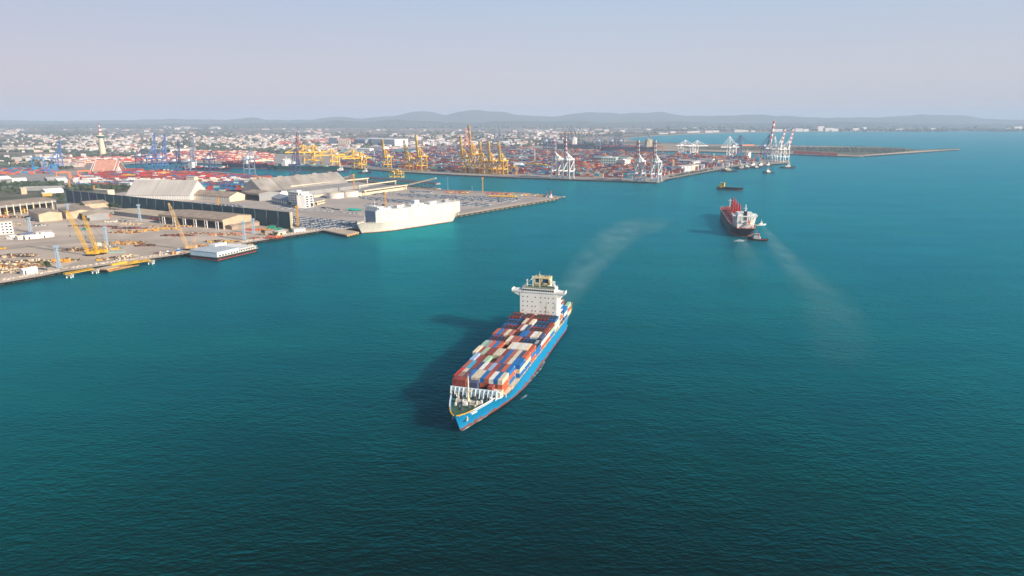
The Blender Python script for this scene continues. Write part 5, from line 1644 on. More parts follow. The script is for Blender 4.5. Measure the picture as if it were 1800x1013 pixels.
MB().box(ln * 0.42, ln * 0.70, wd * 0.72, wd * 0.95, 3.2 + h + 0.2, 3.2 + h + 2.6).build('upper_cabin', white, t)
MB().box(0.5, ln - 1, 0.15, 0.3, 2.5, 3.0).build('fender_strip', cream, t)
# little dark quay next to it
a, b = G(322, 449.5), G(351, 452)
k = MB(); q0, q1 = G(322, 448.5), G(350, 452.5)
rz, ln = frame_of(q0, q1)
t = thing('pontoon', 'small dark pontoon hung with yellow fenders between crane and floating hall', 'pontoon', q0, rz)
MB().box(0, ln, 0, 14, -1, 2.7).build('deck', steel, t)
for i in range(6): MB().box(ln * (i + 0.3) / 6, ln * (i + 0.6) / 6, -0.6, -0.02, 0.8, 2.2).build('fender', yellow, t)
# roll-on ramp platform
P_ = [G(563.5, 404, 3), G(610, 413.5, 3), G(631, 408.5, 3), G(600, 401, 3)]
c0 = P_[0]
t = thing('ramp_platform', 'concrete roll-on ramp platform on piles beside the white car carrier\'s bow', 'platform', (c0.x, c0.y, 0))
MB().prism([((p - c0).x, (p - c0).y) for p in P_], 1.6, 3.3).build('slab', quay_m, t)
for i in range(9):
    p = P_[0].lerp(P_[1], (i + 0.5) / 9) - c0; MB().tube((p.x, p.y + 1.5, -3), (p.x, p.y + 1.5, 1.6), 0.7, None, 8).build('pile', steel, t)
for i in range(4):
    p = P_[1].lerp(P_[2], (i + 0.5) / 4) - c0; MB().box(p.x - 1.2, p.x + 1.2, p.y - 1.0, p.y - 0.2, 0.6, 3.6).build('fender', amber, t)

# quay fenders of the car terminal
q0, q1 = G(806, 381.3), G(977, 352)
for i in range(22):
    p = q0.lerp(q1, i / 21)
    o = MB().box(-1.3, 1.3, -1.1, -0.02, 0.3, 2.8).add([(-1.3, -1.1, 0.3), (1.3, -1.1, 0.3), (1.0, -0.2, -0.8), (-1.0, -0.2, -0.8)], [(0, 1, 2, 3)]).build('quay_fender', black)
    o.location = p; o.rotation_euler = (0, 0, frame_of(q0, q1)[0])
    tag(o, 'black rubber fender on the sunlit quay face of the car terminal', 'fender', 'black fenders along the car terminal quay')

# --- warehouses behind the wall
p0, p1 = L(222, 352), L(334, 352.5)
gable('bulk_warehouse', 'huge pale warehouse with steep gabled roof and a band of white windows', 'warehouse', p0, p1, 72, top_z(p0, 343.5), HT((p0 + Vector((0, 36, 0))).y, 316.5) - ZL, mat('gable_white', (0.60, 0.56, 0.52), 0.6, 0.08, 0.05), mat('roof_pale_banded', (0.52, 0.46, 0.40), 0.7, 0.12, 0.02, sheets=0.16), windows=26, wz=(0.25, 0.9))
p0, p1 = L(338, 350.5), L(404, 355)
gable('transit_shed', 'brown-roofed transit shed with a row of white windows right of the pale warehouse', 'warehouse', p0, p1, 40, top_z(p1, 346.5), top_z(p1, 339.5), cream, brown, windows=16, wz=(0.15, 0.8))
p0, p1 = L(428, 350.5), L(456, 354)
gable('transit_shed', 'boxy grey shed open on its left side, right of the brown-roofed shed', 'warehouse', p0, p1, 42, top_z(p1, 341), top_z(p1, 338), shadegrey, brown, open_front=True)
p0, p1 = L(478, 355.5), L(505, 361.5)
gable('transit_shed', 'low dark grey gabled shed left of the white office building', 'warehouse', p0, p1, 30, top_z(p1, 353), top_z(p1, 347.5), shadegrey, grey, windows=7, wz=(0.2, 0.7))
p0, p1 = L(462, 343.5), L(612, 327)
gable('bulk_warehouse', 'very long grey warehouse with steep weathered roof and ridge vents', 'warehouse', p0, p1, 66, top_z(p0, 337), top_z(p0, 337) + 22.5, mat('gable_grey', (0.46, 0.42, 0.38), 0.7, 0.15, 0.05), mat('roof_weathered', (0.33, 0.285, 0.245), 0.75, 0.3, 0.035, sheets=0.25), monitors=5)
p0, p1 = L(512, 346), L(648, 329.5)
gable('flat_shed', 'broad grey flat-roofed shed with pale ridge duct behind the storage tanks', 'warehouse', p0, p1, 56, 7.5, 10.0, shadegrey, roofgrey)
a, b = L(511, 337.5), L(648, 322); k = MB(); rz, ln = frame_of(a, b)
o = MB().box(0, ln, -1.6, 1.6, 10.2, 12.6).box(4, 6, -1, 1, 0, 10.2).box(ln - 6, ln - 4, -1, 1, 0, 10.2).build('conveyor_duct', cream); o.location = a; o.rotation_euler = (0, 0, rz)
tag(o, 'long cream conveyor duct on the flat grey roof behind the tanks', 'conveyor')
p0, p1 = L(626, 345.5), L(714, 333)
gable('flat_shed', 'grey flat-roofed shed with cream edge right of the storage tanks', 'warehouse', p0, p1, 46, 6.5, 8.5, cream, roofgrey)
for i, (xa, ya, xb, yb, lb) in enumerate([(630, 331, 697, 321.5, 'rear cream duct on the grey shed right of the tanks'), (640, 340.5, 716, 329.5, 'front cream duct along the grey shed right of the tanks')]):
    a, b = L(xa, ya + 4), L(xb, yb + 4); rz, ln = frame_of(a, b)
    o = MB().box(0, ln, -1.5, 1.5, 8.6, 10.8).box(3, 5, -1, 1, 0, 8.6).box(ln - 5, ln - 3, -1, 1, 0, 8.6).build('conveyor_duct', cream); o.location = a; o.rotation_euler = (0, 0, rz)
    tag(o, lb, 'conveyor')
a, b = L(716, 332), L(767, 334)
rz, ln = frame_of(a, b)
t = thing('loading_conveyor', 'cream ship-loading conveyor slanting up over the pier beside the dark shed', 'conveyor', a, rz)
MB().bar((0, 0, 8), (ln, 0, top_z(b, 313.5)), 3.4, 3.0).build('boom', cream, t)
k = MB()
for u in (0.35, 0.7, 0.95): k.bar((ln * u, -2, 0), (ln * u, -1, 6 + u * 14), 0.5); k.bar((ln * u, 2, 0), (ln * u, 1, 6 + u * 14), 0.5)
k.build('trestle', steel, t)
# pier shed on trestle
p0, p1 = G(643, 322.5, 0), G(767, 334.5, 0)
rz, ln = frame_of(p0, p1)
t = thing('pier_shed', 'long dark blue-grey roofed conveyor gallery on steel trestles along the pier', 'pier', p0, rz)
zt = HT(p1.y, 321.5)
k = MB(); k.box(0, ln, 0, 13, zt - 4.2, zt - 1.2); k.build('gallery', shadegrey, t)
k = MB(); k.add([(-0.6, -0.8, zt - 1.2), (ln + .6, -0.8, zt - 1.2), (ln + .6, 14, zt - 1.2), (-0.6, 14, zt - 1.2), (-.6, 6.5, zt + 1.2), (ln + .6, 6.5, zt + 1.2)], [(3, 2, 1, 0), (0, 1, 5, 4), (2, 3, 4, 5), (1, 2, 5), (3, 0, 4)]); k.build('roof', mat('pier_roof', (0.10, 0.12, 0.15), 0.6), t)
for i in range(18):
    x = ln * (i + 0.4) / 18
    k = MB()
    for y in (1, 12): k.bar((x, y, -3), (x, y, zt - 4.2), 0.7)
    k.bar((x, 1, 2), (x, 12, zt - 5), 0.35); k.bar((x, 12, 2), (x, 1, zt - 5), 0.35); k.bar((x, 1, 2), (x + ln / 18, 1, zt - 5), 0.3)
    k.build('trestle', steel, t)
MB().box(0, ln, -1, 14, 1.0, 2.8).build('pier_deck', concrete, t)
# transfer tower and inclined gallery
p = L(618.5, 320.5); h = top_z(p, 307.5)
t = thing('transfer_tower', 'dark conveyor transfer tower at the right end of the long grey warehouse', 'tower', p)
MB().box(-6, 6, -5, 5, h * 0.45, h).build('tower_house', mat('tower_brown', (0.20, 0.16, 0.14)), t)
k = MB()
for x in (-5, 5):
    for y in (-4, 4): k.bar((x, y, 0), (x, y, h * 0.45), 1.0)
k.bar((-5, -4, 0), (5, -4, h * 0.45), 0.5); k.build('trestle', steel, t)
a = L(560, 331) - p
MB().bar((-6, 0, h * 0.8), (a.x, a.y, 8), 3.0, 2.6).build('inclined_gallery', mat('gallery_grey', (0.24, 0.21, 0.19)), t)
# storage tanks
for px, py, w_px, pt_, lb in [(586, 349.5, 30, 338.8, 'left white storage tank with faint rust streaks'), (613, 346.8, 28, 336.2, 'right white storage tank touching the first one')]:
    p = L(px, py); sc = F / (p.y * CP + CAMZ * SP)
    r_ = w_px / 2 / sc; h = top_z(p, pt_) - 1.5
    p = p + Vector((0, r_, 0))
    t = thing('storage_tank', lb, 'tank', p, 0)
    MB().tube((0, 0, 0), (0, 0, h), r_, None, 36).build('shell', mat('tank_white', (0.74, 0.69, 0.61), 0.5, 0.16, 0.15, streak=True), t)
    MB().tube((0, 0, h), (0, 0, h + r_ * 0.12), r_, 0.4, 36).build('roof', cream, t)
    k = MB()
    for i in range(24): k.bar((r_ * cos(i * pi / 12), r_ * sin(i * pi / 12), h), (r_ * cos((i + 1) * pi / 12), r_ * sin((i + 1) * pi / 12), h + 0.0001 + 1.0 * 0), 0.3); k.bar((r_ * cos(i * pi / 12), r_ * sin(i * pi / 12), h), (r_ * cos(i * pi / 12), r_ * sin(i * pi / 12), h + 1.2), 0.15)
    k.build('rim_railing', brown, t)
    k = MB()
    for i in range(12): k.bar((r_ * 1.02 * cos(-2.2 + i * 0.09), r_ * 1.02 * sin(-2.2 + i * 0.09), h * i / 12), (r_ * 1.02 * cos(-2.2 + (i + 1) * 0.09), r_ * 1.02 * sin(-2.2 + (i + 1) * 0.09), h * (i + 1) / 12), 0.4)
    k.build('stairway', brown, t)
gable('pump_house', 'low cream pump house between the office and the left tank', 'hut', L(552, 347.5), L(570, 346), 14, 5, 6.4, cream, roofpale)
# the white office
p0, p1 = L(508, 361.8), L(526, 364.6)
block('office_building', 'white six-storey office block with rows of dark windows by the car rows', 'building', p0, p1, 20, top_z(p1, 339.5), white, white, 6, 5)
p0, p1 = L(526.5, 364.8), L(537, 366)
block('office_annex', 'banded grey and white office annex joined to the white office block', 'building', p0, p1, 18, top_z(p1, 345), mat('annex_grey', (0.55, 0.55, 0.55)), white, 5, 1)
p0, p1 = L(537.3, 366.3), L(549, 362)
block('office_annex', 'sunlit white corner wing of the office with balconies', 'building', p0, p1, 14, top_z(p0, 345.0), white, white, 4, 3, wm=shadegrey)
p0, p1 = L(550, 362.5), L(571.5, 357)
gable('office_wing', 'low cream office wing with gabled roof right of the office block', 'building', p0, p1, 16, 6.5, 9, cream, roofgrey, windows=8, wz=(0.3, 0.7), wm=dark)
small('plant_room', 'white rooftop-like plant building behind the office block', 'building', 500, 346, 16, 12, 9, white, 0.2, white)

# --- machines on the car terminal
for i in range(11):
    px, py = 862 + i * 4.4, 346.2 + i * 0.12
    t = thing('wheel_loader', 'yellow wheel loader in the even row near the terminal\'s far end', 'loader', L(px, py), 0.3, 'yellow loaders parked in a row on the car terminal')
    k = MB(); k.box(-3.6, 2.0, -1.3, 1.3, 1.0, 2.6); k.box(-1.4, 0.6, -1.0, 1.0, 2.6, 4.0); k.bar((1.5, 0, 2.2), (4.5, 0, 1.2), 0.6); k.box(4.2, 5.4, -1.5, 1.5, 0.3, 1.7)
    k.build('body', yellow, t)
    k = MB(); [k.tube((x, y - 0.3, 0.8), (x, y + 0.3, 0.8), 0.8, None, 8) for x in (-2.2, 1.6) for y in (-1.2, 1.2)]; k.build('wheel_set', black, t)
for i, (px, py, m_) in enumerate([(786, 339.6, orange), (793, 340.2, amber), (800, 340.4, orange), (808, 340.0, orange), (815, 340.6, amber), (822, 340.6, amber), (858, 342, redp), (866, 342.3, redp), (874, 342.6, redp), (882, 343, amber), (890, 343.3, redp), (898, 343.8, amber), (904, 345.4, green), (918, 345.4, cream), (925, 345.2, amber), (941, 346, cream), (949, 346.4, amber), (957, 346.8, steel)]):
    t = thing('excavator', f'{dict(((orange.name, "orange"), (amber.name, "amber"), (redp.name, "red"), (green.name, "green"), (cream.name, "cream"), (steel.name, "dark")))[m_.name]} excavator along the far edge of the car terminal, {ORD[i] if i < 16 else ["second from the right", "rightmost"][i - 16]}{" counted from the left" if i < 16 else ""}', 'excavator', L(px, py), RN.uniform(-0.4, 0.4), 'machines along the far edge of the car terminal')
    k = MB(); k.box(-2.6, 2.6, -1.6, 1.6, 0.0, 1.1); k.build('undercarriage', steel, t)
    k = MB(); k.box(-2.8, 1.8, -1.5, 1.5, 1.2, 3.4); k.build('body', m_, t)
    k = MB(); k.bar((1.5, 0, 2.6), (5.0, 0, 6.0), 0.7); k.bar((5, 0, 6), (7.4, 0, 2.4), 0.6); k.build('boom', m_, t)
# beacons at the tip
for px, py, pt_, lb, r_ in [(968.5, 347.5, 335.5, 'taller red and white beacon at the tip of the car terminal', 1.2), (962.3, 346.9, 336.8, 'thinner red and white beacon left of the tall one', 0.8)]:
    p = L(px, py); h = top_z(p, pt_)
    t = thing('beacon', lb, 'beacon', p)
    MB().box(-3, 3, -2.5, 2.5, 0, 2.6).build('base', white, t)
    MB().tube((0, 0, 2.6), (0, 0, h * 0.5), r_ * 1.3, r_, 12).build('lower_tower', white, t)
    MB().tube((0, 0, h * 0.5), (0, 0, h * 0.92), r_, r_ * 0.85, 12).build('upper_tower', redp, t)
    MB().tube((0, 0, h * 0.92), (0, 0, h), r_ * 1.3, r_ * 0.4, 12).build('lantern', redp, t)
for px, py, lb in [(983, 349.2, 'small dolphin just beyond the quay tip'), (991, 348.4, 'outermost dolphin beyond the quay tip')]:
    p = G(px, py)
    t = thing('mooring_dolphin', lb, 'dolphin', p, 0)
    MB().box(-3.5, 3.5, -2.5, 2.5, 1.6, 3.6).build('pile_cap', concrete, t)
    for x in (-2.4, 2.4): MB().tube((x, 0, -3), (x, 0, 1.6), 0.8, None, 8).build('pile', steel, t)

# --- cars
car_w = [mat('car_white', (0.74, 0.74, 0.74), 0.3, 0.05, objvar=0.1, spec=0.5), mat('car_silver', (0.46, 0.50, 0.55), 0.3, 0.05, objvar=0.15, spec=0.5), mat('car_dark', (0.035, 0.04, 0.055), 0.3, 0.05, spec=0.5), mat('car_blue', (0.06, 0.13, 0.27), 0.3, 0.05, spec=0.5)]


def car_into(k, c, rz, slot):
    ca, sa = cos(rz), sin(rz)

    def T(x, y, z): return (c[0] + x * ca - y * sa, c[1] + x * sa + y * ca, c[2] + z)
    k.m = slot
    k.hexa([T(-2.2, -0.88, 0.25), T(2.2, -0.88, 0.25), T(2.2, 0.88, 0.25), T(-2.2, 0.88, 0.25), T(-2.15, -0.85, 0.95), T(2.1, -0.85, 0.85), T(2.1, 0.85, 0.85), T(-2.15, 0.85, 0.95)])
    k.m = 4
    k.hexa([T(-1.9, -0.8, 0.93), T(1.1, -0.8, 0.88), T(1.1, 0.8, 0.88), T(-1.9, 0.8, 0.93), T(-1.4, -0.66, 1.44), T(0.3, -0.66, 1.46), T(0.3, 0.66, 1.46), T(-1.4, 0.66, 1.44)])
    k.m = slot
    k.hexa([T(-1.42, -0.68, 1.445), T(0.3, -0.68, 1.465), T(0.3, 0.68, 1.465), T(-1.42, 0.68, 1.445), T(-1.4, -0.66, 1.5), T(0.28, -0.66, 1.52), T(0.28, 0.66, 1.52), T(-1.4, 0.66, 1.5)])


CARM = []
for i in range(4):
    k = MB(); car_into(k, (0, 0, 0), 0, i)
    k.m = 5
    for x in (-1.35, 1.35):
        for y in (-0.8, 0.8): k.tube((x, y - 0.1, 0.33), (x, y + 0.1, 0.33), 0.33, None, 8)
    me = MBmesh(k, 'parked_car')
    for m_ in car_w + [dark, black]: me.materials.append(m_)
    CARM.append(me)


def inside(p, poly):
    c = False
    for i in range(len(poly)):
        a, b = poly[i], poly[i - 1]
        if (a.y > p.y) != (b.y > p.y) and p.x < (b.x - a.x) * (p.y - a.y) / (b.y - a.y) + a.x: c = not c
    return c


qd = (G(977, 352) - G(805, 381.5)).normalized(); qn = Vector((-qd.y, qd.x, 0))
LOTS = [([(512, 381), (640, 391), (637, 402), (563, 402.8), (520, 400)], 'bwsd', 3, 0.93), ([(623, 357.5), (676, 359.8), (682, 364), (640, 364.5), (620, 361)], 'ws', 3, 0.92), ([(630, 345), (690, 350.5), (770, 356.5), (760, 361), (690, 356), (634, 349.5)], 'wsd', 3, 0.9),
        ([(690, 341), (740, 342), (915, 349.5), (900, 356), (850, 354.5), (720, 347.5)], 'bsw', 3, 0.92), ([(806, 356), (864, 359.5), (858, 364), (806, 362.5)], 'sw', 3, 0.9), ([(720, 335.8), (760, 337.6), (757, 340.2), (722, 338.8)], 'w', 2, 0.95), ([(483, 364.5), (585, 371.0), (585, 373.2), (483, 366.3)], 'W', 2, 1.0), ([(594, 372.2), (635, 375.6), (635, 377.4), (594, 373.8)], 'W', 2, 0.8),
        ([(560, 364.5), (600, 369), (600, 370.8), (560, 366)], 'd', 2, 0.5), ([(262, 352.5), (430, 362), (428, 364.5), (262, 355)], 'ws', 3, 0.6), ([(575, 352.5), (600, 354), (598, 359), (572, 357)], 'wd', 3, 0.25), ([(640, 341), (690, 337), (700, 339.5), (660, 343.5)], 'wd', 3, 0.3)]
allcars = []
for px_, mix_, rows, dens in LOTS:
    poly = [L(*p) for p in px_]
    xs = [(p.x * qd.x + p.y * qd.y) for p in poly]; ys = [(p.x * qn.x + p.y * qn.y) for p in poly]
    y = min(ys); r_i = 0
    while y < max(ys):
        x = min(xs)
        tone = RN.random()
        while x < max(xs):
            p = qd * x + qn * y
            if RN.random() < dens and inside(p, poly):
                q = RN.random()
                c = 0 if (q < 0.5 or mix_ == 'W') else (1 if q < 0.78 else (2 if q < 0.92 else 3))
                if mix_ == 'bwsd': c = 0 if q < 0.52 else (1 if q < 0.82 else (2 if q < 0.89 else 3))
                if mix_ == 'bsw': c = 0 if q < 0.54 else (1 if q < 0.84 else (2 if q < 0.92 else 3))
                if mix_ == 'd': c = 2 if q < 0.7 else 0
                if rows > 2 and int(x / 46) % 9 == 8: pass
                else: allcars.append((p.x, p.y, c))
            x += 2.55 if mix_ != 'W' else 2.9
        r_i += 1
        y += 5.0 if r_i % rows else 8.4
allcars.sort(key=lambda c: c[1] - 0.0)
crz = atan2(qn.y, qn.x)
near_c, far_c = allcars[:290], allcars[290:]
cname = ['white', 'silver', 'black', 'blue']
for x, y, c in near_c:
    o = bpy.data.objects.new('parked_car', CARM[c]); col.objects.link(o)
    o.location = (x, y, ZL + 0.07); o.rotation_euler = (0, 0, crz + (pi if RN.random() < 0.3 else 0) + RN.uniform(-0.03, 0.03))
    tag(o, f'{cname[c]} new car in the dense front car park between dark wall and ramp platform', 'car', f'{cname[c]} cars in the dense front car park')
k = MB()
for x, y, c in far_c: car_into(k, (x, y, ZL + 0.07), crz, c)
tag(k.build('parked_cars_mass', car_w + [dark]), kind='stuff')

for i in range(34):                                                 # staff cars by the yard buildings
    px, py, pl = [(112 + i * 2.1, 367.5 + (i % 3) * 0.9, 'left of the long low workshop'), (22 + i * 1.6, 361 + (i % 4) * 1.3, 'behind the fabrication hall'), (196 + (i % 11) * 5, 373.5 + (i % 3) * 1.0, 'between boat shed and long grey shed')][i % 3]
    if px > 150 and i % 3 == 0: px = 112 + (px - 150) * 0.8
    c = RN.choice((0, 0, 1, 2, 3))
    o = bpy.data.objects.new('parked_car', CARM[c]); col.objects.link(o)
    o.location = L(px, py) + Vector((0, 0, 0.07)); o.rotation_euler = (0, 0, RN.choice((0.2, 1.7)) + RN.uniform(-0.1, 0.1))
    tag(o, f'{cname[c]} staff car parked {pl}', 'car', f'{cname[c]} staff cars {pl}')

# ---------------------------------------------------------------- the container port
stripe_r = mat('boom_red', (0.62, 0.10, 0.05), 0.5)
cyellow = mat('quay_crane_yellow', (0.80, 0.44, 0.02), 0.5, 0.12)
cwhite = mat('quay_crane_white', (0.82, 0.78, 0.74), 0.5, 0.08)
cgrey = mat('quay_crane_grey', (0.22, 0.25, 0.33), 0.5, 0.1)
cnavy = mat('quay_crane_navy', (0.055, 0.075, 0.17), 0.5, 0.1)
cblue = mat('quay_crane_blue', (0.08, 0.17, 0.42), 0.5, 0.1)
cpink = mat('quay_crane_salmon', (0.72, 0.27, 0.14), 0.5, 0.1)
corange = mat('gantry_orange', (0.88, 0.24, 0.07), 0.5, 0.1, objvar=0.12)
housew = mat('machine_house_white', (0.80, 0.77, 0.73), 0.5, 0.06)
qv = (G(1154, 322.5) - G(643, 298.5)).normalized()
QA = atan2(qv.y, qv.x)                                              # along the far quay, left to right
SEA = QA - pi / 2                                                   # towards the water


def sts(px, py, pt_, ang, m, label, up=True, g=22.0, hg=None, boom_m=None, stripe=None, group=None, tilt=82, blen=48.0, house=None, wf=1.0, back=16.0, apex_m=None, th=1.15):
    """ship-to-shore gantry crane; px, py: middle of its waterside rail in the photo, pt_: row of its highest tip, ang: direction of the water"""
    p = L(px, py)
    H = top_z(p, pt_)
    if up:
        hg = hg or H * 0.40
        ha = H * 0.66
        blen = (H - hg) / sin(radians(tilt))
    else:
        hg = hg or H * 0.62
        ha = H
    t = thing('quay_crane', label, 'crane', p, ang, group)
    w = 9.0 * wf; b = 1.5 * th
    for x in (0, -g):
        for y in (-w, w):
            k = MB(); k.bar((x, y, 1.0), (x, y * 0.92, hg), b, b); k.box(x - 1.0, x + 1.0, y - 3.4, y + 3.4, 0, 1.2); k.build('leg', m, t)
    for x in (0, -g):
        k = MB(); k.bar((x, -w, 5.0), (x, w, 5.0), b, b * 1.2); k.build('sill_beam', m, t)
        k = MB(); k.bar((x, -w, hg), (x, w, hg), b * 1.2, b * 1.4); k.build('cross_beam', m, t)
    for y in (-w, w):
        k = MB(); k.bar((0, y, hg * 0.42), (-g, y, hg * 0.42), b, b * 1.2); k.bar((0, y, hg * 0.42), (-g, y * 0.95, hg * 0.95), b * 0.65); k.build('portal_beam', m, t)
    gl = MB()
    for y in (-2.8, 2.8): gl.bar((3, y, hg + 1.6), (-g - back, y, hg + 1.6), 1.3 * th, 2.2 * th)
    for x in (1, -g * 0.5, -g, -g - back + 1): gl.bar((x, -2.8, hg + 1.6), (x, 2.8, hg + 1.6), 1.0)
    gl.build('girder', m, t)
    k = MB()
    am = apex_m or m
    for y in (-1, 1):
        k.bar((0, y * w * 0.92, hg), (-1, y * 2.2, ha), 1.3 * th); k.bar((-g * 0.75, y * w * 0.85, hg + 1), (-2, y * 2.2, ha), 0.9 * th)
    k.bar((-1, -3, ha), (-1, 3, ha), 1.8, 1.4); k.bar((-0.5, -w * 0.5, hg + (ha - hg) * 0.5), (-0.5, w * 0.5, hg + (ha - hg) * 0.5), 0.9)
    k.build('apex_frame', am, t)
    k = MB()
    for y in (-2.2, 2.2): k.bar((-1.5, y, ha), (-g - back * 0.7, y, hg + 2.4), 0.6 * th)
    k.build('back_stay', m, t)
    a = radians(tilt if up else 0)
    bd = Vector((cos(a), 0, sin(a))); bo = Vector((3.2, 0, hg + 1.8))
    bm = MB()
    ns = 10
    for i in range(ns):
        bm.m = (1 if stripe and i >= 2 and i % 2 == 0 else 0)
        for y in (-2.4, 2.4):
            bm.bar(bo + bd * (blen * i / ns) + Vector((0, y, 0)), bo + bd * (blen * (i + 1) / ns) + Vector((0, y, 0)), 1.2 * th, 2.0 * th)
        if i % 2: bm.bar(bo + bd * (blen * i / ns) + Vector((0, -2.4, 0)), bo + bd * (blen * i / ns) + Vector((0, 2.4, 0)), 0.8)
    bm.m = 1 if stripe else 0
    e_ = bo + bd * blen
    bm.bar(e_ + Vector((0, -2.8, 0)), e_ + Vector((0, 2.8, 0)), 2.0)
    bm.build('boom', [boom_m or m, stripe or m], t)
    k = MB()
    for u in (0.45, 0.9):
        for y in (-2, 2): k.bar((-1, y, ha), bo + bd * blen * u + Vector((0, y, 1)), (0.4 if not up else 0.3) * th)
    k.build('fore_stay', m, t)
    k = MB(); k.box(-g * 0.95, -g * 0.95 + 11, -4.2, 4.2, hg + 3, hg + 8); k.box(-g * 0.95 - .3, -g * 0.95 + 11.3, -4.5, 4.5, hg + 8, hg + 8.4); k.build('machinery_house', house or housew, t)
    k = MB(); k.box(-5.5, -2.8, 3.6, 6.2, hg - 3.4, hg - 0.6); k.build('operator_cab', house or housew, t)
    k = MB()
    for i in range(4):
        z0, z1 = 1 + (hg - 1) * i / 4, 1 + (hg - 1) * (i + 1) / 4
        s_ = 1 if i % 2 else -1
        k.bar((-g - 1.2, w - 3 * s_ - 3, z0), (-g - 1.2, w + 3 * s_ - 3, z1), 0.5)
    k.build('stairway', m, t)
    return t


YG = 'yellow quay cranes of the far terminal'
far_left = SEA
sts(678, 298, 247, SEA, cyellow, 'dark yellow quay crane with raised boom, first and smallest of the yellow row', True, g=18, group=YG, wf=0.9)
sts(716, 301, 248.4, SEA, cyellow, 'yellow quay crane with raised boom just left of the tall pale-housed one', True, g=18, group=YG, wf=0.9)
sts(737, 302, 238.3, SEA, cyellow, 'tall yellow quay crane with white machine house, second of the close pair', True, g=26, group=YG)
sts(814, 304.5, 239.6, SEA, cyellow, 'yellow quay crane at the left end of the dense yellow cluster', True, g=24, group=YG)
sts(830, 305, 222.5, SEA, cyellow, 'tallest yellow quay crane with salmon boom tip, second of the dense cluster', True, g=26, group=YG, boom_m=cyellow, stripe=cpink)
sts(847, 306, 249.7, SEA, cyellow, 'yellow quay crane in the middle of the dense cluster, third from its left', True, g=18, group=YG, wf=0.9)
sts(862, 306.5, 249.7, SEA, cyellow, 'yellow quay crane fourth in the dense yellow cluster', True, g=18, group=YG, wf=0.9)
sts(880, 307.5, 249.7, SEA, cyellow, 'rightmost yellow quay crane of the dense cluster beside a low yellow gantry', True, g=22, group=YG)
YL = 'yellow quay cranes with lowered booms behind the green ship'
ba = atan2(-0.62, -0.78)
for px, py, pt_, g_, lb in [(534, 290.5, 254.5, 26, 'left yellow quay crane with lowered boom over the green ship'), (552, 291.2, 254.8, 26, 'middle yellow quay crane with lowered boom over the green ship'), (583, 292, 262.5, 24, 'right yellow quay crane with lowered boom over the green ship'), (621, 296, 263.6, 20, 'smaller yellow quay crane with lowered boom right of the green ship\'s bow'), (634, 296.6, 268, 16, 'lowest yellow quay crane with lowered boom nearest the harbour tug')]:
    sts(px, py, pt_, ba, cyellow, lb, False, g=g_, group=YL, blen=56, wf=0.9, back=22, th=1.5)
WG = 'white quay cranes with red-banded raised booms'
for px, py, pt_, lb in [(975, 314, 245.5, 'leftmost white quay crane with red-banded raised boom'), (995, 315, 245.5, 'second white quay crane from the left with red-banded raised boom'), (1120.5, 319.5, 248, 'third white quay crane, left of the pair at the quay corner'), (1149.5, 321, 248, 'white quay crane right at the far quay\'s corner')]:
    sts(px, py, pt_, SEA, cwhite, lb, True, g=26, hg=46, boom_m=cwhite, stripe=stripe_r, group=WG, tilt=84, th=1.5)
# the far berth on the right
RA = radians(18)
RG = 'white quay cranes at the right-hand berth'
sts(1203, 274.0, 246.2, RA, cwhite, 'white quay crane with lowered boom, leftmost at the channel by the dark island', False, g=24, group=RG, blen=46)
sts(1224, 274.8, 246.8, RA, cwhite, 'white quay crane with lowered boom, second at the channel by the dark island', False, g=24, group=RG, blen=46)
sts(1279, 281.0, 240, RA + pi, cwhite, 'white quay crane with lowered boom left of the navy and orange cranes', False, g=28, group=RG, blen=30, hg=44)
sts(1300, 277.5, 238.2, RA, cnavy, 'navy quay crane with orange lowered boom at the right-hand berth', False, g=24, boom_m=corange, blen=56, hg=46, group='navy and orange quay cranes', apex_m=cnavy, th=1.8)
sts(1350, 281.0, 214, RA, cnavy, 'navy quay crane with tall red and white raised boom', True, g=26, hg=46, boom_m=stripe_r, stripe=cwhite, group='navy and orange quay cranes', tilt=84, th=1.8)
sts(1359, 283.5, 240, RA, cwhite, 'white quay crane without visible boom between navy crane and pier end', False, g=20, group=RG, blen=10, hg=44)
sts(1369, 283.8, 228, RA, cwhite, 'white quay crane with red-banded raised boom, second from the pier end', True, g=22, hg=42, stripe=stripe_r, group=RG, tilt=80)
sts(1383, 284.8, 228, RA, cwhite, 'white quay crane with red-banded raised boom nearest the pier end', True, g=22, hg=42, stripe=stripe_r, group=RG, tilt=80)
# cranes of the near left yard: they face the basin, away from the camera
NAWAY = radians(75)
NG = 'dark quay cranes of the near left container yard'
for px, py, pt_, m_, up, lb in [(316, 304, 247.5, cnavy, True, 'navy quay crane with raised boom and white machine house before the basin'), (341, 303, 242.5, cgrey, True, 'slim grey quay crane with raised boom behind the white ship bridge'), (274, 296, 236.5, cblue, True, 'tall blue quay crane with twin raised boom left of the basin'), (292, 296, 237.5, cblue, True, 'blue quay crane with raised boom, right of the twin-boom one'),
                            (444, 307.5, 264, cgrey, False, 'grey quay crane with boom lowered towards the dark blue ship'), (524, 309.5, 236, cnavy, True, 'dark quay crane with dark red raised boom before the green ship'), (375, 303.5, 266, cnavy, False, 'low dark quay crane with lowered boom right of the ship\'s white bridge'), (108, 296, 247.5, cblue, True, 'lone blue quay crane with raised boom at the far left'), (255, 297, 262, cnavy, False, 'navy quay crane with lowered boom at the basin\'s inner end')]:
    sts(px, py, pt_, NAWAY, m_, lb, up, g=24, group=NG, stripe=stripe_r if px == 524 else None, hg=30 if up else None, tilt=84)
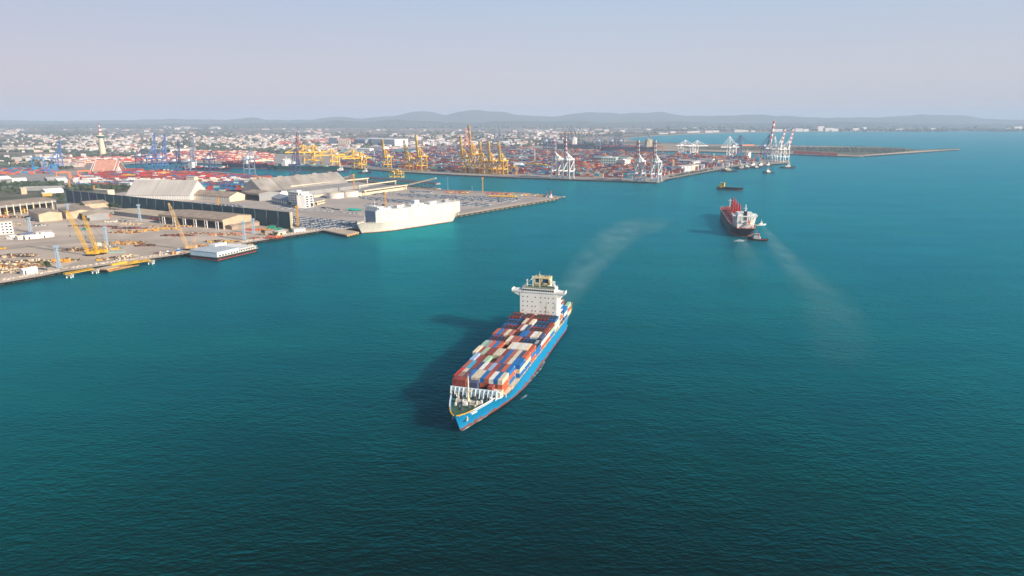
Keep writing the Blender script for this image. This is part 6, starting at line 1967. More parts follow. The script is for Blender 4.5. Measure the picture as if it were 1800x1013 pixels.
# distant cranes
DGp = 'distant grey quay cranes with yellow girders'
for i, px in enumerate((989, 1001, 1008, 1019, 1038, 1074)):
    sts(px, 251.5, 226, radians(-100), cgrey, f'distant grey quay crane with yellow lowered boom, {ORD[i]} from the left in its row', False, g=40, boom_m=cyellow, group=DGp, blen=70, hg=60, wf=1.3, th=3.0)
for i, px in enumerate((1055, 1078, 1093, 1140, 963, 975)):
    sts(px, 266, 238 if px > 1000 else 240, radians(60), cgrey, f'grey quay crane standing over the dark moored ship, {ORD[i]} counted along the channel', False, g=26, group='grey quay cranes along the inner channel', blen=40, hg=44, th=2.0)
for px, pt_, lb in [(871, 218, 'left of two distant grey quay cranes with raised booms'), (879.5, 218, 'right of two distant grey quay cranes with raised booms')]:
    sts(px, 252, pt_, radians(100), cgrey, lb, True, g=30, hg=48, group='pair of distant grey quay cranes', tilt=80, th=2.2)
sts(820, 262, 226.5, radians(100), cpink, 'distant salmon quay crane with raised boom behind the yellow cluster', True, g=26, hg=44, th=2.0)


def rtg(px, py, pxw, pyt, m, label, group, rz=None):
    """yard gantry on rubber tyres"""
    p = L(px, py); h = max(12.0, top_z(p, pyt)); sc = F / (p.y * CP + CAMZ * SP)
    w = max(14.0, pxw / sc); d = 9.0
    t = thing('yard_gantry', label, 'gantry crane', p, QA if rz is None else rz, group)
    for x in (-w / 2, w / 2):
        for y in (-d / 2, d / 2):
            k = MB(); k.box(x - 0.8, x + 0.8, y - 0.8, y + 0.8, 0, h - 3); k.box(x - 0.7, x + 0.7, y - 1.9, y + 1.9, 0, 1.6); k.build('leg', m, t)
        k = MB(); k.box(x - 0.9, x + 0.9, -d / 2, d / 2, 1.8, 3.2); k.build('sill_beam', m, t)
    for y in (-d / 2, d / 2):
        k = MB(); k.box(-w / 2 - 1, w / 2 + 1, y - 0.9, y + 0.9, h - 3, h - 0.6); k.build('girder', m, t)
    k = MB(); k.box(-w * 0.1, w * 0.16, -d / 2, d / 2, h - 0.6, h + 1.2); k.build('trolley', m, t)
    k = MB(); k.box(w * 0.18, w * 0.18 + 2.6, -1.4, 1.4, h - 5.6, h - 3.0); k.build('operator_cab', housew, t)


OG = 'orange yard gantries between the container stacks'
for i, (px, py, w, pt_) in enumerate([(1025, 309, 18, 285.5), (1051, 296, 12, 287.5), (1103, 306, 12, 291), (1110, 295, 11, 283.5), (915, 266, 7, 258.5), (931, 267, 9, 257), (1018, 272, 9, 261.5), (1036, 276, 8, 265), (1091, 276, 12, 264), (1132, 277, 10, 267.5), (1158, 275, 13, 257.5), (1167, 296, 8, 288.5), (1191, 281, 12, 268.5), (1222, 281, 12, 268.5), (1236, 284, 11, 271), (1258, 287.5, 12, 276), (1288, 281, 11, 270.5), (1331, 288, 11, 272.5),
                                    (1006, 297, 9, 290), (975, 297, 10, 289), (744, 262.5, 9, 255.5), (757, 287, 14, 280.5), (706, 290.5, 10, 283), (692, 290, 12, 281.5), (793, 272, 8, 264.5), (1062, 282, 10, 272), (1078, 290, 11, 279.5), (985, 283, 9, 274), (960, 276, 9, 267.5), (948, 286, 10, 277), (1120, 288, 10, 278), (1144, 284, 10, 274.5), (1206, 287, 10, 277.5), (1140, 297, 11, 286), (1040, 303, 12, 291), (812, 281, 9, 272.5), (776, 277, 9, 269), (726, 279, 9, 271), (1012, 288, 10, 278.5), (1180, 291, 10, 281.5), (900, 274, 9, 266.5), (838, 271, 8, 264), (1310, 285, 10, 274), (1270, 283.5, 10, 273.5), (1047, 271, 9, 263), (1004, 268, 8, 261.5), (870, 262, 8, 256)]):
    rtg(px, py, w, pt_, corange, f'orange yard gantry {"in the front row behind the white cranes" if py > 293 and px > 960 else ("near the right-hand berth" if px > 1150 else ("behind the yellow quay cranes" if px < 800 else "in the middle of the far container yard"))}', OG + (' front' if py > 293 and px > 960 else (' right' if px > 1150 else (' left' if px < 800 else ' middle'))))
for px, py, w, pt_, m_, lb, rz in [(113, 314, 20, 302, corange, 'orange-red yard gantry on open paving left of the red-roofed hall', 0.15), (149, 309.5, 18, 299.5, corange, 'orange-red yard gantry at the left foot of the red-roofed hall', 0.15), (227, 315, 18, 308, amber, 'amber yard gantry among the stacks left of the pale warehouse', 0.2), (289, 311, 16, 302, amber, 'amber yard gantry behind the ridge of the pale warehouse', 0.2), (456, 323.5, 18, 312, mat('gantry_cream', (0.74, 0.48, 0.22)), 'cream yard gantry beside the gable of the long grey warehouse', 0.2),
                                (903, 305.5, 12, 292.5, cyellow, 'low yellow gantry right of the dense yellow cranes', QA), (940, 297, 34, 287.5, cyellow, 'wide yellow gantry in front of the thin grey tower', QA), (958, 299, 12, 289.5, cyellow, 'yellow gantry left of the white cranes\' feet', QA), (698, 306.5, 8, 300.5, cyellow, 'small yellow gantry at the quay, left of a twin', QA), (490.5 + 200.5, 312.5, 9, 301.5, cyellow, 'yellow gantry frame on the pier end in mid channel, left one', QA), (704, 312.5, 8, 302, cyellow, 'yellow gantry frame on the pier end in mid channel, right one', QA),
                                (762, 281, 20, 272.5, cblue, 'blue yard gantry behind the tall yellow crane pair', QA), (666, 279.5, 9, 265, cblue, 'slim blue yard gantry left of the yellow crane row', QA), (70, 304, 18, 277, mat('portal_blue', (0.03, 0.22, 0.50), 0.5), 'big blue portal crane at the far left yard', 0.15), (95, 306, 10, 290, MATS['portal_blue'], 'smaller blue portal crane right of the big blue one', 0.15)]:
    rtg(px, py, w, pt_, m_, lb, None, rz)

# --- container stacks of the yards
blocks = []
far_poly = [L(*p) for p in [(600, 291), (645, 293), (712, 298), (806, 303), (900, 306.5), (1140, 315), (1164, 309), (1250, 294.5), (1335, 284.5), (1250, 277.5), (1160, 275), (1120, 271.5), (1050, 269.5), (960, 267), (900, 262), (860, 258.5), (762, 261), (700, 266), (640, 271), (602, 283)]]
near_poly = [L(*p) for p in [(205, 301.5), (300, 304), (480, 316.5), (452, 330), (430, 335), (360, 336.5), (345, 322), (240, 321), (230, 330), (148, 329.5), (128, 317), (170, 309)]]
back_poly = [L(*p) for p in [(112, 289), (240, 284.5), (330, 281.5), (480, 285), (480, 273), (430, 268), (330, 268), (240, 278), (118, 280)]]
left_poly = [L(*p) for p in [(-60, 311), (60, 306), (100, 303), (98, 297), (0, 299), (-60, 303)]]
isl_poly = [L(*p) for p in [(1395, 268), (1475, 272.5), (1473, 274), (1395, 270.5)]]
mid_poly = [L(*p) for p in [(490, 251), (590, 246), (640, 244), (640, 250), (590, 252), (495, 256)]]
COLS_F = 'rropoopcwwbbntgcRtopewo'
COLS_N = 'RRprrobnnnwrpRtoc'
stacks = []


def fill(poly, ang, cols_, dens, hmax, lane=7, aisle=24.0, zone=0):
    c, s = cos(ang), sin(ang)
    U = Vector((c, s, 0)); V = Vector((-s, c, 0))
    us = [p.dot(U) for p in poly]; vs_ = [p.dot(V) for p in poly]
    v = min(vs_); lane_i = 0
    while v < max(vs_):
        u = min(us); n = 0; hb = RN.randint(2, hmax); run = RN.randint(4, 12); on = True; col_b = RN.choice(cols_)
        while u < max(us):
            if n % run == 0:
                hb = RN.randint(1, hmax); on = RN.random() < dens; run = RN.randint(3, 12); col_b = RN.choice(cols_)
            p = U * u + V * v
            if zone == 1 and n % 3 == 0:
                yy = pix((p.x, p.y, ZL))[1]
                cols_ = 'nnbbpnrRnte' if yy > 325 else ('wwwcrnpwg' if yy > 319 else 'rRprropnwRb')
            if on and inside(Vector((p.x, p.y, 0)), poly):
                h = max(1, min(hmax, hb + RN.choice((-1, 0, 0, 0, 1))))
                stacks.append((p.x, p.y, ang, h, [col_b if RN.random() < 0.5 else RN.choice(cols_) for _ in range(h)], zone))
            u += 12.6 if (n + 1) % 16 else 30; n += 1
        lane_i += 1
        v += 2.62 if lane_i % lane else aisle


fill(near_poly, QA + 0.45, COLS_N, 0.86, 4, 6, 18, 1)
fill(far_poly, QA, COLS_F, 0.86, 5, 6, 22, 2)
fill(back_poly, 0.2, 'rpcowprwcnpR', 0.78, 4, 6, 26, 3)
fill(left_poly, 0.15, 'rpbnto', 0.75, 3, 6, 20, 4)
fill(isl_poly, -0.45, 'rpRrn', 0.8, 3, 3, 14, 5)
fill(mid_poly, 0.3, 'pRrpnpc', 0.6, 4, 5, 40, 6)
stacks.sort(key=lambda s: s[1])
order = 'ropRcwbnglte'
f0, f1 = G(646, 298.7), G(1153, 322.4)
fme = MBmesh(MB().box(-2.2, 2.2, -1.6, -0.02, 0.2, 2.7).box(-1.8, 1.8, -1.9, -1.61, 0.6, 2.3), 'quay_fender'); fme.materials.append(black)
for i in range(60):
    o = bpy.data.objects.new('quay_fender', fme); col.objects.link(o)
    o.location = f0.lerp(f1, i / 59); o.rotation_euler = (0, 0, QA)
    tag(o, 'black fender on the long quay wall below the yellow and white cranes', 'fender', 'black fenders along the far quay')
k = MB()
N_IND = 330 - n_ship - 12
n_ind = 0
picked = set()
for i, s in enumerate(stacks):
    if s[5] == 1 and n_ind < N_IND:
        picked.add(i)
        for j, code in enumerate(s[4]):
            if j < len(s[4]) - 2: continue
            key = (code, CL)
            if key not in CMESH: CMESH[key] = container_mesh(code, CL)
            o = bpy.data.objects.new('container', CMESH[key]); col.objects.link(o)
            o.location = (s[0], s[1], ZL + 0.08 + j * 2.6); o.rotation_euler = (0, 0, s[2])
            tag(o, f'{CN[code]} container stacked in the near yard behind the dark wall and pale warehouse', 'container', f'{CN[code]} containers stacked in the near yard')
            n_ind += 1
for i, (x, y, a, h, cs, zn) in enumerate(stacks):
    for j, code in enumerate(cs):
        if i in picked and j >= len(cs) - 2: continue
        if j < h - 1 and RN.random() < 0.0: continue
        k.m = order.index(code) if code in order else 0
        k.obox((x, y, ZL + 0.08 + j * 2.6), 12.1, 2.4, 2.58, a)
tag(k.build('yard_containers', [CM[c] for c in order]), kind='stuff')

# --- ships in the basin


def cargo_ship(bowp, sternp, B, zd, hullm, label, bridge_m, bridge_at=0.85, bridge_h=22, boxes='', tiers=3, name='container_ship', bay0=0.12):
    a, b = G(*bowp), G(*sternp)
    d = a - b; LN = d.length
    t = thing(name, label, 'ship', a, atan2(d.y, d.x))
    h = Hull(LN, B, zd, zd + 3, rake=5, fine=0.28, full=0.14, sternfine=0.12, n=20)
    h.hull('hull', hullm, t); h.deck('deck', brick, t, 0.01, 0.99, 0.3)
    x = -LN * bridge_at
    k = MB(); k.box(x - 7, x + 7, -B * 0.44, B * 0.44, zd - 0.5, zd + bridge_h); k.box(x - 3, x + 4, -B * 0.56, B * 0.56, zd + bridge_h - 3.4, zd + bridge_h - 0.6)
    br = k.build('bridge', bridge_m, t)
    MB().box(x + 7.01, x + 7.1, -B * 0.4, B * 0.4, zd + bridge_h - 2.2, zd + bridge_h - 1.0).build('window', dark, br)
    k = MB(); k.box(x - 15, x - 8, -4, 4, zd - 0.5, zd + bridge_h - 2); k.build('funnel', bridge_m, t)
    k = MB(); k.tube((x, 0, zd + bridge_h), (x, 0, zd + bridge_h + 9), 0.7, 0.4, 6); k.bar((x, -2.5, zd + bridge_h + 6), (x, 2.5, zd + bridge_h + 6), 0.6); k.build('radar_mast', bridge_m, t)
    k = MB(); k.tube((-LN * 0.05, 0, zd), (-LN * 0.05, 0, zd + 12), 0.6, 0.3, 6); k.build('foremast', white, t)
    if boxes:
        cs = list(dict.fromkeys(boxes))
        k = MB(); xx = -LN * bay0
        while xx > -LN * 0.97:
            if abs(xx - 6 - x) > 17:
                base_h = RN.randint(1, tiers)
                for sl in range(int(B / 2.5) - 1):
                    for j in range(max(0, base_h + RN.choice((-1, 0, 0)))):
                        k.m = cs.index(RN.choice(boxes))
                        y = -B / 2 + 2.3 + sl * 2.5
                        k.box(xx - 12.1, xx, y - 1.2, y + 1.2, zd + 0.6 + j * 2.6, zd + 3.17 + j * 2.6)
            xx -= 13.2
        tag(k.build('deck_cargo', [CM[c] for c in cs], t), label='mixed container cargo on deck', kind='stuff')
    return t


cargo_ship((405, 299.6), (318, 297.5), 22, 6, hull_mat('basin_navy', (0.03, 0.035, 0.07), (0.35, 0.06, 0.05), 1.4, rust_amt=0.1), 'navy feeder ship with white bridge moored in the near basin', white, 0.75, 20, 'rRonrw', 2)
cargo_ship((392, 293.3), (478, 296.8), 36, 13, hull_mat('basin_blue', (0.03, 0.05, 0.10), (0.40, 0.12, 0.10), 2.5, rust_amt=0.1), 'long dark blue container ship along the basin\'s far quay', white, 0.55, 24, 'rRopnrr', 3)
cargo_ship((594, 300.5), (480, 297.6), 34, 12, hull_mat('basin_green', (0.004, 0.075, 0.075), (0.25, 0.06, 0.04), 2.2, rust_amt=0.1), 'long dark green container ship moored below the lowered yellow cranes', white, 0.78, 20, 'eergtrn', 2)
cargo_ship((955, 263), (1045, 263.5), 50, 27, hull_mat('far_black', (0.03, 0.04, 0.06), (0.2, 0.05, 0.05), 2, rust_amt=0.05), 'big dark container ship at the inner channel below the yellow-girder cranes', white, 0.6, 34, 'nnkrn', 3)
cargo_ship((1045, 267), (1150, 268), 50, 24, hull_mat('far_dark', (0.035, 0.04, 0.06), (0.2, 0.05, 0.05), 2, rust_amt=0.05), 'dark container ship with full deck along the grey channel cranes', cream, 0.9, 36, 'rnpnrknb', 4)
cargo_ship((1322, 284.0), (1296, 281.5), 24, 7, hull_mat('small_navy', (0.04, 0.05, 0.09), (0.2, 0.05, 0.05), 1, rust_amt=0.05), 'small feeder ship with navy funnel moored behind the navy cranes', white, 0.35, 26, 'rn', 1)

# --- buildings among the stacks
block('terminal_office', 'pale green office block between the front gantries of the far terminal', 'building', L(1056, 294.5), L(1082, 295.2), 30, 30, mat('pale_green_wall', (0.55, 0.68, 0.60)), white, 4, 6)
gable('terminal_shed', 'big grey-green roofed terminal shed behind the pale green office', 'shed', L(1042, 285.5), L(1100, 287.5), 70, 16, 21, shadegrey, mat('roof_grey_green', (0.22, 0.28, 0.27), 0.7))
block('terminal_office', 'white office block right of the pale green one', 'building', L(1084, 295), L(1098, 296), 26, 24, white, white, 4, 4)
for i, (xa, ya, xb, yb, dp, ev, rd, wm_, rm_, lb) in enumerate([(1190, 290, 1222, 291.5, 40, 14, 17, grey, roofpale, 'long grey warehouse behind the right quay road'), (1226, 288, 1252, 288.8, 36, 14, 17, white, roofgrey, 'white-walled warehouse left of the workboats'), (1198, 302.5, 1214, 300.5, 30, 14, 17, white, roofpale, 'pair-fronted pale shed near the quay corner'), (1215, 300, 1228, 298, 26, 14, 16, cream, roofpale, 'small pale shed right of the pair-fronted one'), (1219, 292.5, 1229, 292, 20, 12, 14, white, white, 'white hut behind the right quay road'),
            (1262, 289.5, 1280, 289, 20, 13, 15, cream, roofgrey, 'cream shed beside the white lowered crane'), (642, 254, 694, 256.5, 90, 33, 37, white, mat('roof_white', (0.72, 0.72, 0.72), 0.6), 'big white hall with dark door bands on the plain'), (622, 253, 642, 254.5, 80, 27, 33, grey, mat('roof_blue_grey', (0.26, 0.34, 0.44), 0.6), 'blue-grey roofed hall joined left of the big white hall'), (632, 268, 650, 268.5, 30, 16, 19, white, white, 'white warehouse below the big white hall, left one'), (650, 266, 672, 267, 40, 20, 24, white, roofpale, 'white warehouse below the big white hall, right one'),
            (596, 274, 632, 275, 40, 14, 22, shadegrey, mat('roof_pale_green', (0.30, 0.38, 0.36), 0.7), 'pale green roofed shed behind the lowered yellow cranes'), (690, 272, 722, 273, 60, 14, 20, grey, mat('roof_teal', (0.10, 0.26, 0.30), 0.6), 'teal-roofed shed behind the yellow crane pair'), (870, 280, 912, 281.5, 40, 12, 15, grey, mat('roof_teal2', (0.10, 0.22, 0.24), 0.6), 'dark teal-roofed shed behind the yellow cluster'), (902, 297.5, 914, 298, 26, 12, 19, white, white, 'little white tent-roofed shed right of the yellow cluster'),
            (845, 278.5, 866, 280, 40, 18, 20, grey, roofgrey, 'grey square store behind the yellow cluster'), (0, 266, 60, 264.5, 120, 12, 16, cream, roofpale, 'very long cream warehouse at the far left'), (300, 268, 345, 267, 60, 12, 18, white, roofpale, 'long white warehouse behind the blue cranes'), (75, 286, 105, 285.5, 40, 14, 20, white, white, 'white warehouse at the far left by the dark trees'), (0, 319, 20, 317.5, 24, 7, 11, white, white, 'white shed roof on the open paving at the left edge'), (22, 322.5, 48, 321, 22, 7, 11, white, white, 'white shed roof among the trees at the left'),
            (84, 321.5, 118, 319.5, 28, 8, 12, shadegrey, roofpale, 'grey-roofed store at the road left of the near stacks'), (102, 321.8, 119, 320.6, 18, 6, 10, white, white, 'bright white gable end shed beside the grey-roofed store'), (-20, 325, 22, 323, 24, 7, 10, shadegrey, roofgrey, 'long grey shed by the trees at the left edge'), (210, 332, 230, 333, 20, 13, 14, white, white, 'white boxy building left of the pale warehouse'), (40, 336, 110, 334, 22, 6, 8, shadegrey, roofpale, 'low pale roofed store behind the fabrication hall'), (80, 341, 112, 338.5, 22, 6, 9, white, white, 'white roofed store right behind the fabrication hall'),
            (75, 345.5, 92, 344.5, 10, 5, 7, amber, cream, 'small amber kiosk behind the fabrication hall'), (38, 342, 48, 341.2, 10, 12, 13, tan, cream, 'small tan tower house behind the fabrication hall'), (165, 341, 190, 343, 14, 9, 10, cream, cream, 'cream site building peeping over the dark wall'), (328, 322, 342, 322.5, 14, 14, 16, cream, roofpale, 'cream store behind the pale warehouse\'s gable')]):
    gable('warehouse', lb, 'building', L(xa, ya), L(xb, yb), dp, ev, rd, wm_, rm_, doors=((0.15, 0.22, 0.9, dark), (0.55, 0.6, 0.9, dark)) if 'dark door' in lb else ())
for x_ in (664, 676, 684): pass
# red-roofed hall like a big gabled pavilion
p0, p1 = L(166, 306.5), L(199, 306.5)
pv, ln = gable('pavilion_hall', 'big white hall with steep orange-red tiled gables beside the near stacks', 'hall', p0, p1, 46, top_z(p0, 299.5), top_z(p0, 282), white, mat('tile_red', (0.60, 0.28, 0.19), 0.7, 0.12, 0.1), over=3)
ridge_ = top_z(p0, 282)
k = MB()
for xx in (-9, ln + 1):
    k.add([(xx, 4, 7), (xx + 9, 4, 7), (xx + 9, 23, ridge_ - 4), (xx, 23, ridge_ - 4), (xx, 42, 7), (xx + 9, 42, 7)], [(0, 1, 2, 3), (3, 2, 5, 4)])
k.build('side_roof', MATS['tile_red'], pv)
k = MB()
for xx in (-3.2, ln + 3.2, -9.1, ln + 10.1):
    rr = ridge_ if xx in (-3.2, ln + 3.2) else ridge_ - 4
    k.bar((xx, -2, top_z(p0, 300.5)), (xx, 23, rr + 0.6), 1.0); k.bar((xx, 48, top_z(p0, 300.5)), (xx, 23, rr + 0.6), 1.0)
k.build('gable_trim', white, pv)
k = MB(); k.add([(ln * 0.35, -9, 7), (ln * 0.65, -9, 7), (ln * 0.5, -9, 15), (ln * 0.35, 0, 7), (ln * 0.65, 0, 7), (ln * 0.5, 4, 15)], [(0, 1, 2), (0, 3, 5, 2), (1, 2, 5, 4)]); k.build('porch_roof', MATS['tile_red'], pv)
MB().box(ln * 0.37, ln * 0.63, -8.5, -0.05, 0, 7).build('porch', white, pv)
# observation tower
p = L(181.5, 273.8); h1 = top_z(p, 243); hd = top_z(p, 237); ht_ = top_z(p, 217)
t = thing('observation_tower', 'tall cream observation tower with green deck and red-white antenna', 'tower', p)
MB().tube((0, 0, 0), (0, 0, h1), 13, 8, 20).build('shaft', cream, t)
k = MB(); k.tube((0, 0, h1), (0, 0, h1 + 7), 9, 16, 20); k.tube((0, 0, h1 + 7), (0, 0, hd - 5), 16, 16, 20); k.build('deck', mat('deck_glass_green', (0.03, 0.16, 0.16), 0.3), t)
k = MB(); k.tube((0, 0, hd - 5), (0, 0, hd), 16.5, 8, 20); k.tube((0, 0, hd), (0, 0, hd + 8), 6, 4, 12); k.build('cap', cream, t)
z = hd + 8
for i in range(5):
    z2 = z + (ht_ - hd - 8) / 5
    k = MB(); k.tube((0, 0, z), (0, 0, z2), 4.0 - i * 0.6, 3.5 - i * 0.6, 8); k.build('antenna', white if i % 2 else redp, t); z = z2
# other landmarks
for px, py, pt_, lb in [(940, 290, 262.5, 'thin pale lattice tower behind the wide yellow gantry'), (1183, 299, 281, 'thin cream mast near the quay corner'), (1254, 286, 270, 'thin grey mast behind the workboats')]:
    p = L(px, py); h = top_z(p, pt_)
    t = thing('lattice_tower', lb, 'tower', p)
    k = MB()
    for sx, sy in ((-1, -1), (1, -1), (1, 1), (-1, 1)): k.bar((sx * 3, sy * 3, 0), (sx * 0.6, sy * 0.6, h), 0.9)
    for i in range(6):
        a0, a1 = 3 - 2.4 * i / 6, 3 - 2.4 * (i + 1) / 6
        k.bar((-a0, -a0, h * i / 6), (a1, -a1, h * (i + 1) / 6), 0.6); k.bar((a0, -a0, h * i / 6), (a0, -a0, h * i / 6 + 0.01 + 0), 0.5) if False else None; k.bar((-a0, a0, h * i / 6), (-a1, -a1, h * (i + 1) / 6), 0.6)
    k.build('lattice', cream, t)
    MB().box(-1.2, 1.2, -1.2, 1.2, h - 2, h).build('lamp_head', cream, t)

# ---------------------------------------------------------------- town, far buildings, woods
hw = [mat('house_' + n_, c, 0.7, 0.1, 0.05, objvar=0.08) for n_, c in (('white', (0.66, 0.60, 0.56)), ('cream', (0.60, 0.50, 0.40)), ('grey', (0.44, 0.39, 0.37)), ('pink', (0.58, 0.41, 0.35)))]
hr = [mat('house_roof_' + n_, c, 0.75, 0.15, 0.05) for n_, c in (('pale', (0.56, 0.49, 0.44)), ('red', (0.46, 0.19, 0.13)), ('grey', (0.30, 0.29, 0.29)), ('brown', (0.36, 0.25, 0.20)), ('white', (0.74, 0.69, 0.66)))]
HM = hw + hr


def house_into(k, c, rz, w, d, h, wi, ri, flat):
    ca, sa = cos(rz), sin(rz)

    def T(x, y, z): return (c[0] + x * ca - y * sa, c[1] + x * sa + y * ca, c[2] + z)
    k.m = wi
    k.hexa([T(-w / 2, -d / 2, 0), T(w / 2, -d / 2, 0), T(w / 2, d / 2, 0), T(-w / 2, d / 2, 0), T(-w / 2, -d / 2, h), T(w / 2, -d / 2, h), T(w / 2, d / 2, h), T(-w / 2, d / 2, h)])
    k.m = 4 + ri
    o = 0.6
    if flat:
        k.hexa([T(-w / 2 - .2, -d / 2 - .2, h), T(w / 2 + .2, -d / 2 - .2, h), T(w / 2 + .2, d / 2 + .2, h), T(-w / 2 - .2, d / 2 + .2, h), T(-w / 2 - .2, -d / 2 - .2, h + .9), T(w / 2 + .2, -d / 2 - .2, h + .9), T(w / 2 + .2, d / 2 + .2, h + .9), T(-w / 2 - .2, d / 2 + .2, h + .9)])
    else:
        rh = d * 0.28
        p = [T(-w / 2 - o, -d / 2 - o, h), T(w / 2 + o, -d / 2 - o, h), T(w / 2 + o, d / 2 + o, h), T(-w / 2 - o, d / 2 + o, h), T(-w / 2 - o, 0, h + rh), T(w / 2 + o, 0, h + rh)]
        k.add(p, [(0, 1, 5, 4), (2, 3, 4, 5), (1, 2, 5), (3, 0, 4), (3, 2, 1, 0)])


wnames = ['white', 'cream', 'grey', 'pinkish']
rnames = ['pale', 'red', 'grey', 'brown', 'white']
houses = []
zones = [  # px range, py range, count, size, place
    ((0, 150), (274, 296), 70, (10, 26), 'at the far left between dark trees'), ((0, 330), (243, 268), 640, (9, 24), 'in the town around the observation tower'), ((330, 640), (243, 264), 520, (9, 24), 'in the town behind the basin'), ((0, 640), (238, 248), 330, (9, 26), 'in the far town on the plain'),
    ((640, 1000), (238, 256), 330, (12, 40), 'in the far town behind the yellow cranes'), ((0, 1100), (227, 238), 150, (20, 60), 'in the hazy distance'), ((0, 1800), (217.5, 228), 70, (40, 120), 'in the farthest haze before the hills'), ((1000, 1160), (236, 240), 40, (16, 50), 'along the bay shore'), ((640, 760), (256, 270), 70, (14, 40), 'among the sheds behind the yellow cranes'),
    ((480, 640), (258, 268), 120, (12, 36), 'between port and town')]
for (xa, xb), (ya, yb), n, (sa_, sb_), pl in zones:
    cl = [(RN.uniform(xa, xb), RN.uniform(ya, yb)) for _ in range(max(4, n // 16))]
    for i in range(n):
        if RN.random() < 0.7:
            cx, cy = RN.choice(cl); px, py = RN.gauss(cx, 18), RN.gauss(cy, (yb - ya) * 0.13)
        else: px, py = RN.uniform(xa, xb), RN.uniform(ya, yb)
        if not (xa <= px <= xb and ya <= py <= yb): continue
        if px > 1080 and py > 228.5: continue
        if 596 < px < 700 and 240 < py < 258: continue
        w = RN.uniform(sa_, sb_)
        houses.append((L(px, py), RN.uniform(-0.35, 0.55), w, w * RN.uniform(0.45, 0.8), RN.choice((4, 5, 6, 7, 7, 10, 12, 15)), RN.choice((0, 0, 0, 0, 1, 1, 2, 3)), RN.choice((0, 0, 1, 2, 3, 4, 4)), RN.random() < 0.45, pl))
for px, py, w, h_ in [(1165, 236, 150, 20), (1182, 234.4, 90, 30), (1213, 233.8, 120, 22), (1222, 233.2, 140, 26), (1245, 233.4, 130, 34), (1258, 232.6, 110, 28), (1297, 232.4, 160, 40), (1297, 231.0, 120, 30), (1309, 231.6, 130, 26), (1323, 232.0, 80, 24), (1366, 231.6, 160, 46), (1403, 231.4, 150, 55), (1416, 231.2, 100, 44), (1441, 230.6, 130, 90), (1456, 231, 170, 60), (1467, 230.8, 110, 48), (1503, 230.6, 120, 55), (1519, 228, 90, 50), (1579, 230.2, 130, 40), (1617, 229.8, 80, 34), (1595, 228, 70, 30), (1639, 229, 90, 40), (1720, 217, 130, 60), (1772, 228.8, 80, 44), (1785, 228, 110, 60), (1792, 227, 80, 60), (1140, 229, 90, 26), (1040, 234, 70, 30), (1066, 231, 90, 30), (1094, 233, 80, 40)]:
    houses.append((L(px, py), 0.1, w * 0.62, w * 0.3, h_ * 0.6, 0, 4, True, 'on the far bay shore'))
# apparent size decides which stand as single objects
houses.sort(key=lambda q: -q[2] * (q[4] + 4) / q[0].y ** 2)
kk = MB()
proto = {}
for i, (p, rz, w, d, h, wi, ri, fl, pl) in enumerate(houses):
    if i < 290:
        k = MB(); house_into(k, (0, 0, 0), 0, w, d, h, wi, ri, fl)
        o = k.build('house', HM); o.location = p; o.rotation_euler = (0, 0, rz)
        kind_ = 'flat roofed' if fl else 'pitched roof'
        lab = f'{wnames[wi]} building with {rnames[ri]} {"flat roof" if fl else "pitched roof"} {pl}'
        tag(o, lab, 'building', lab + 's')
    else:
        house_into(kk, p, rz, w, d, h, wi, ri, fl)
tag(kk.build('distant_town', HM), kind='stuff')

# a grey concrete tower block and a blue-grey one in the hazy town
for px, py, w, d, h, m_, lb in [(585, 258.5, 40, 30, 45, mat('tower_slate', (0.16, 0.20, 0.27)), 'dark slate tower block in the town behind the yellow cranes'), (605, 258.5, 60, 30, 36, hw[1], 'cream tower block right of the dark slate one')]:
    p = L(px, py)
    block('tower_block', lb, 'building', p - Vector((w / 2, 0, 0)), p + Vector((w / 2, 0, 0)), d, h, m_, m_, 7, 6)

# woods: thousands of crowns on the plain, nobody could count them
k = MB()
r = random.Random(77)


def crown(p, s):
    k.ball((p.x, p.y, p.z + s * 0.4), s * r.uniform(0.7, 1.2), s * r.uniform(0.5, 0.8), 0.35, r)


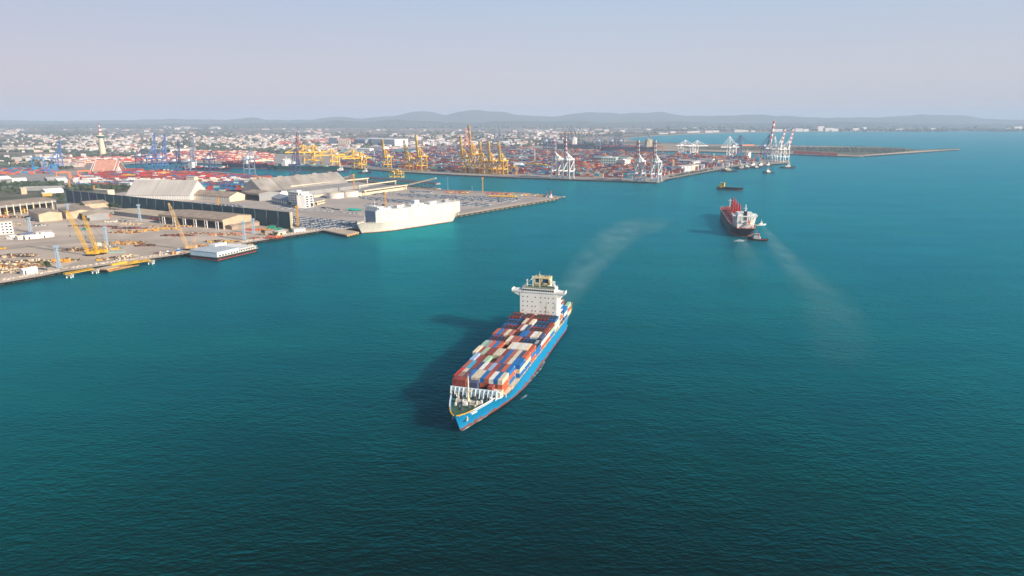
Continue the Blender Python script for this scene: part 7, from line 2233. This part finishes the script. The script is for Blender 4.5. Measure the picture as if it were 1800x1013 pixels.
wz = [((0, 640), (262, 268), 700, 9), ((0, 140), (276, 298), 260, 8), ((100, 420), (268, 276), 350, 8), ((0, 1100), (226, 262), 1700, 13), ((0, 1800), (216, 227), 1500, 34), ((1000, 1180), (233, 240), 300, 14), ((1150, 1800), (227.5, 231.2), 900, 18), ((0, 110), (322, 334), 260, 6), ((110, 236), (329, 335), 260, 6), ((470, 560), (262, 271), 260, 9), ((860, 960), (244, 254), 140, 10), ((330, 480), (262, 268), 200, 9)]
for (xa, xb), (ya, yb), n, s in wz:
    cl = [(r.uniform(xa, xb), r.uniform(ya, yb)) for _ in range(max(3, n // 25))]
    for i in range(n):
        if r.random() < 0.75:
            cx, cy = r.choice(cl); px, py = r.gauss(cx, 26), r.gauss(cy, (yb - ya) * 0.09)
        else: px, py = r.uniform(xa, xb), r.uniform(ya, yb)
        if not (xa <= px <= xb and ya <= py <= yb): continue
        if px > 1095 and py > 231.3 and not (px < 1180 and py < 236): continue
        crown(L(px, py), s * r.uniform(0.6, 1.3))
ip = [L(*q) for q in [(1400, 259), (1535, 261), (1585, 263), (1600, 265.4), (1560, 269), (1480, 268), (1400, 263.5)]]
for i in range(900):
    p = L(r.uniform(1395, 1602), r.uniform(258.5, 269))
    if inside(p, ip): crown(p, r.uniform(3, 6))
for i in range(160):
    p = L(r.uniform(1200, 1400), r.uniform(259, 264)); crown(p, r.uniform(1.5, 3.5))
for i in range(60):
    u = r.random(); p = L(1178 + u * 78, 312.5 - u * 14.5); crown(p + Vector((r.uniform(-8, 2), r.uniform(2, 14), 0)), r.uniform(2, 4))
tag(k.build('woods', wood_m), kind='stuff')

# ---------------------------------------------------------------- the air
hz_m = bpy.data.materials.new('haze_air')
hz_m.use_nodes = True
hn, hl = hz_m.node_tree.nodes, hz_m.node_tree.links
hn.remove(hn['Principled BSDF'])
hv = hn.new('ShaderNodeVolumePrincipled')
hv.inputs['Color'].default_value = (0.64, 0.75, 0.91, 1)
hv.inputs['Density'].default_value = HAZE_DENSITY
hv.inputs['Anisotropy'].default_value = 0.0
hl.new(hv.outputs[0], hn['Material Output'].inputs['Volume'])
tag(MB().box(-46000, 46000, -3500, 46000, -4, 380).build('haze', hz_m), kind='stuff')
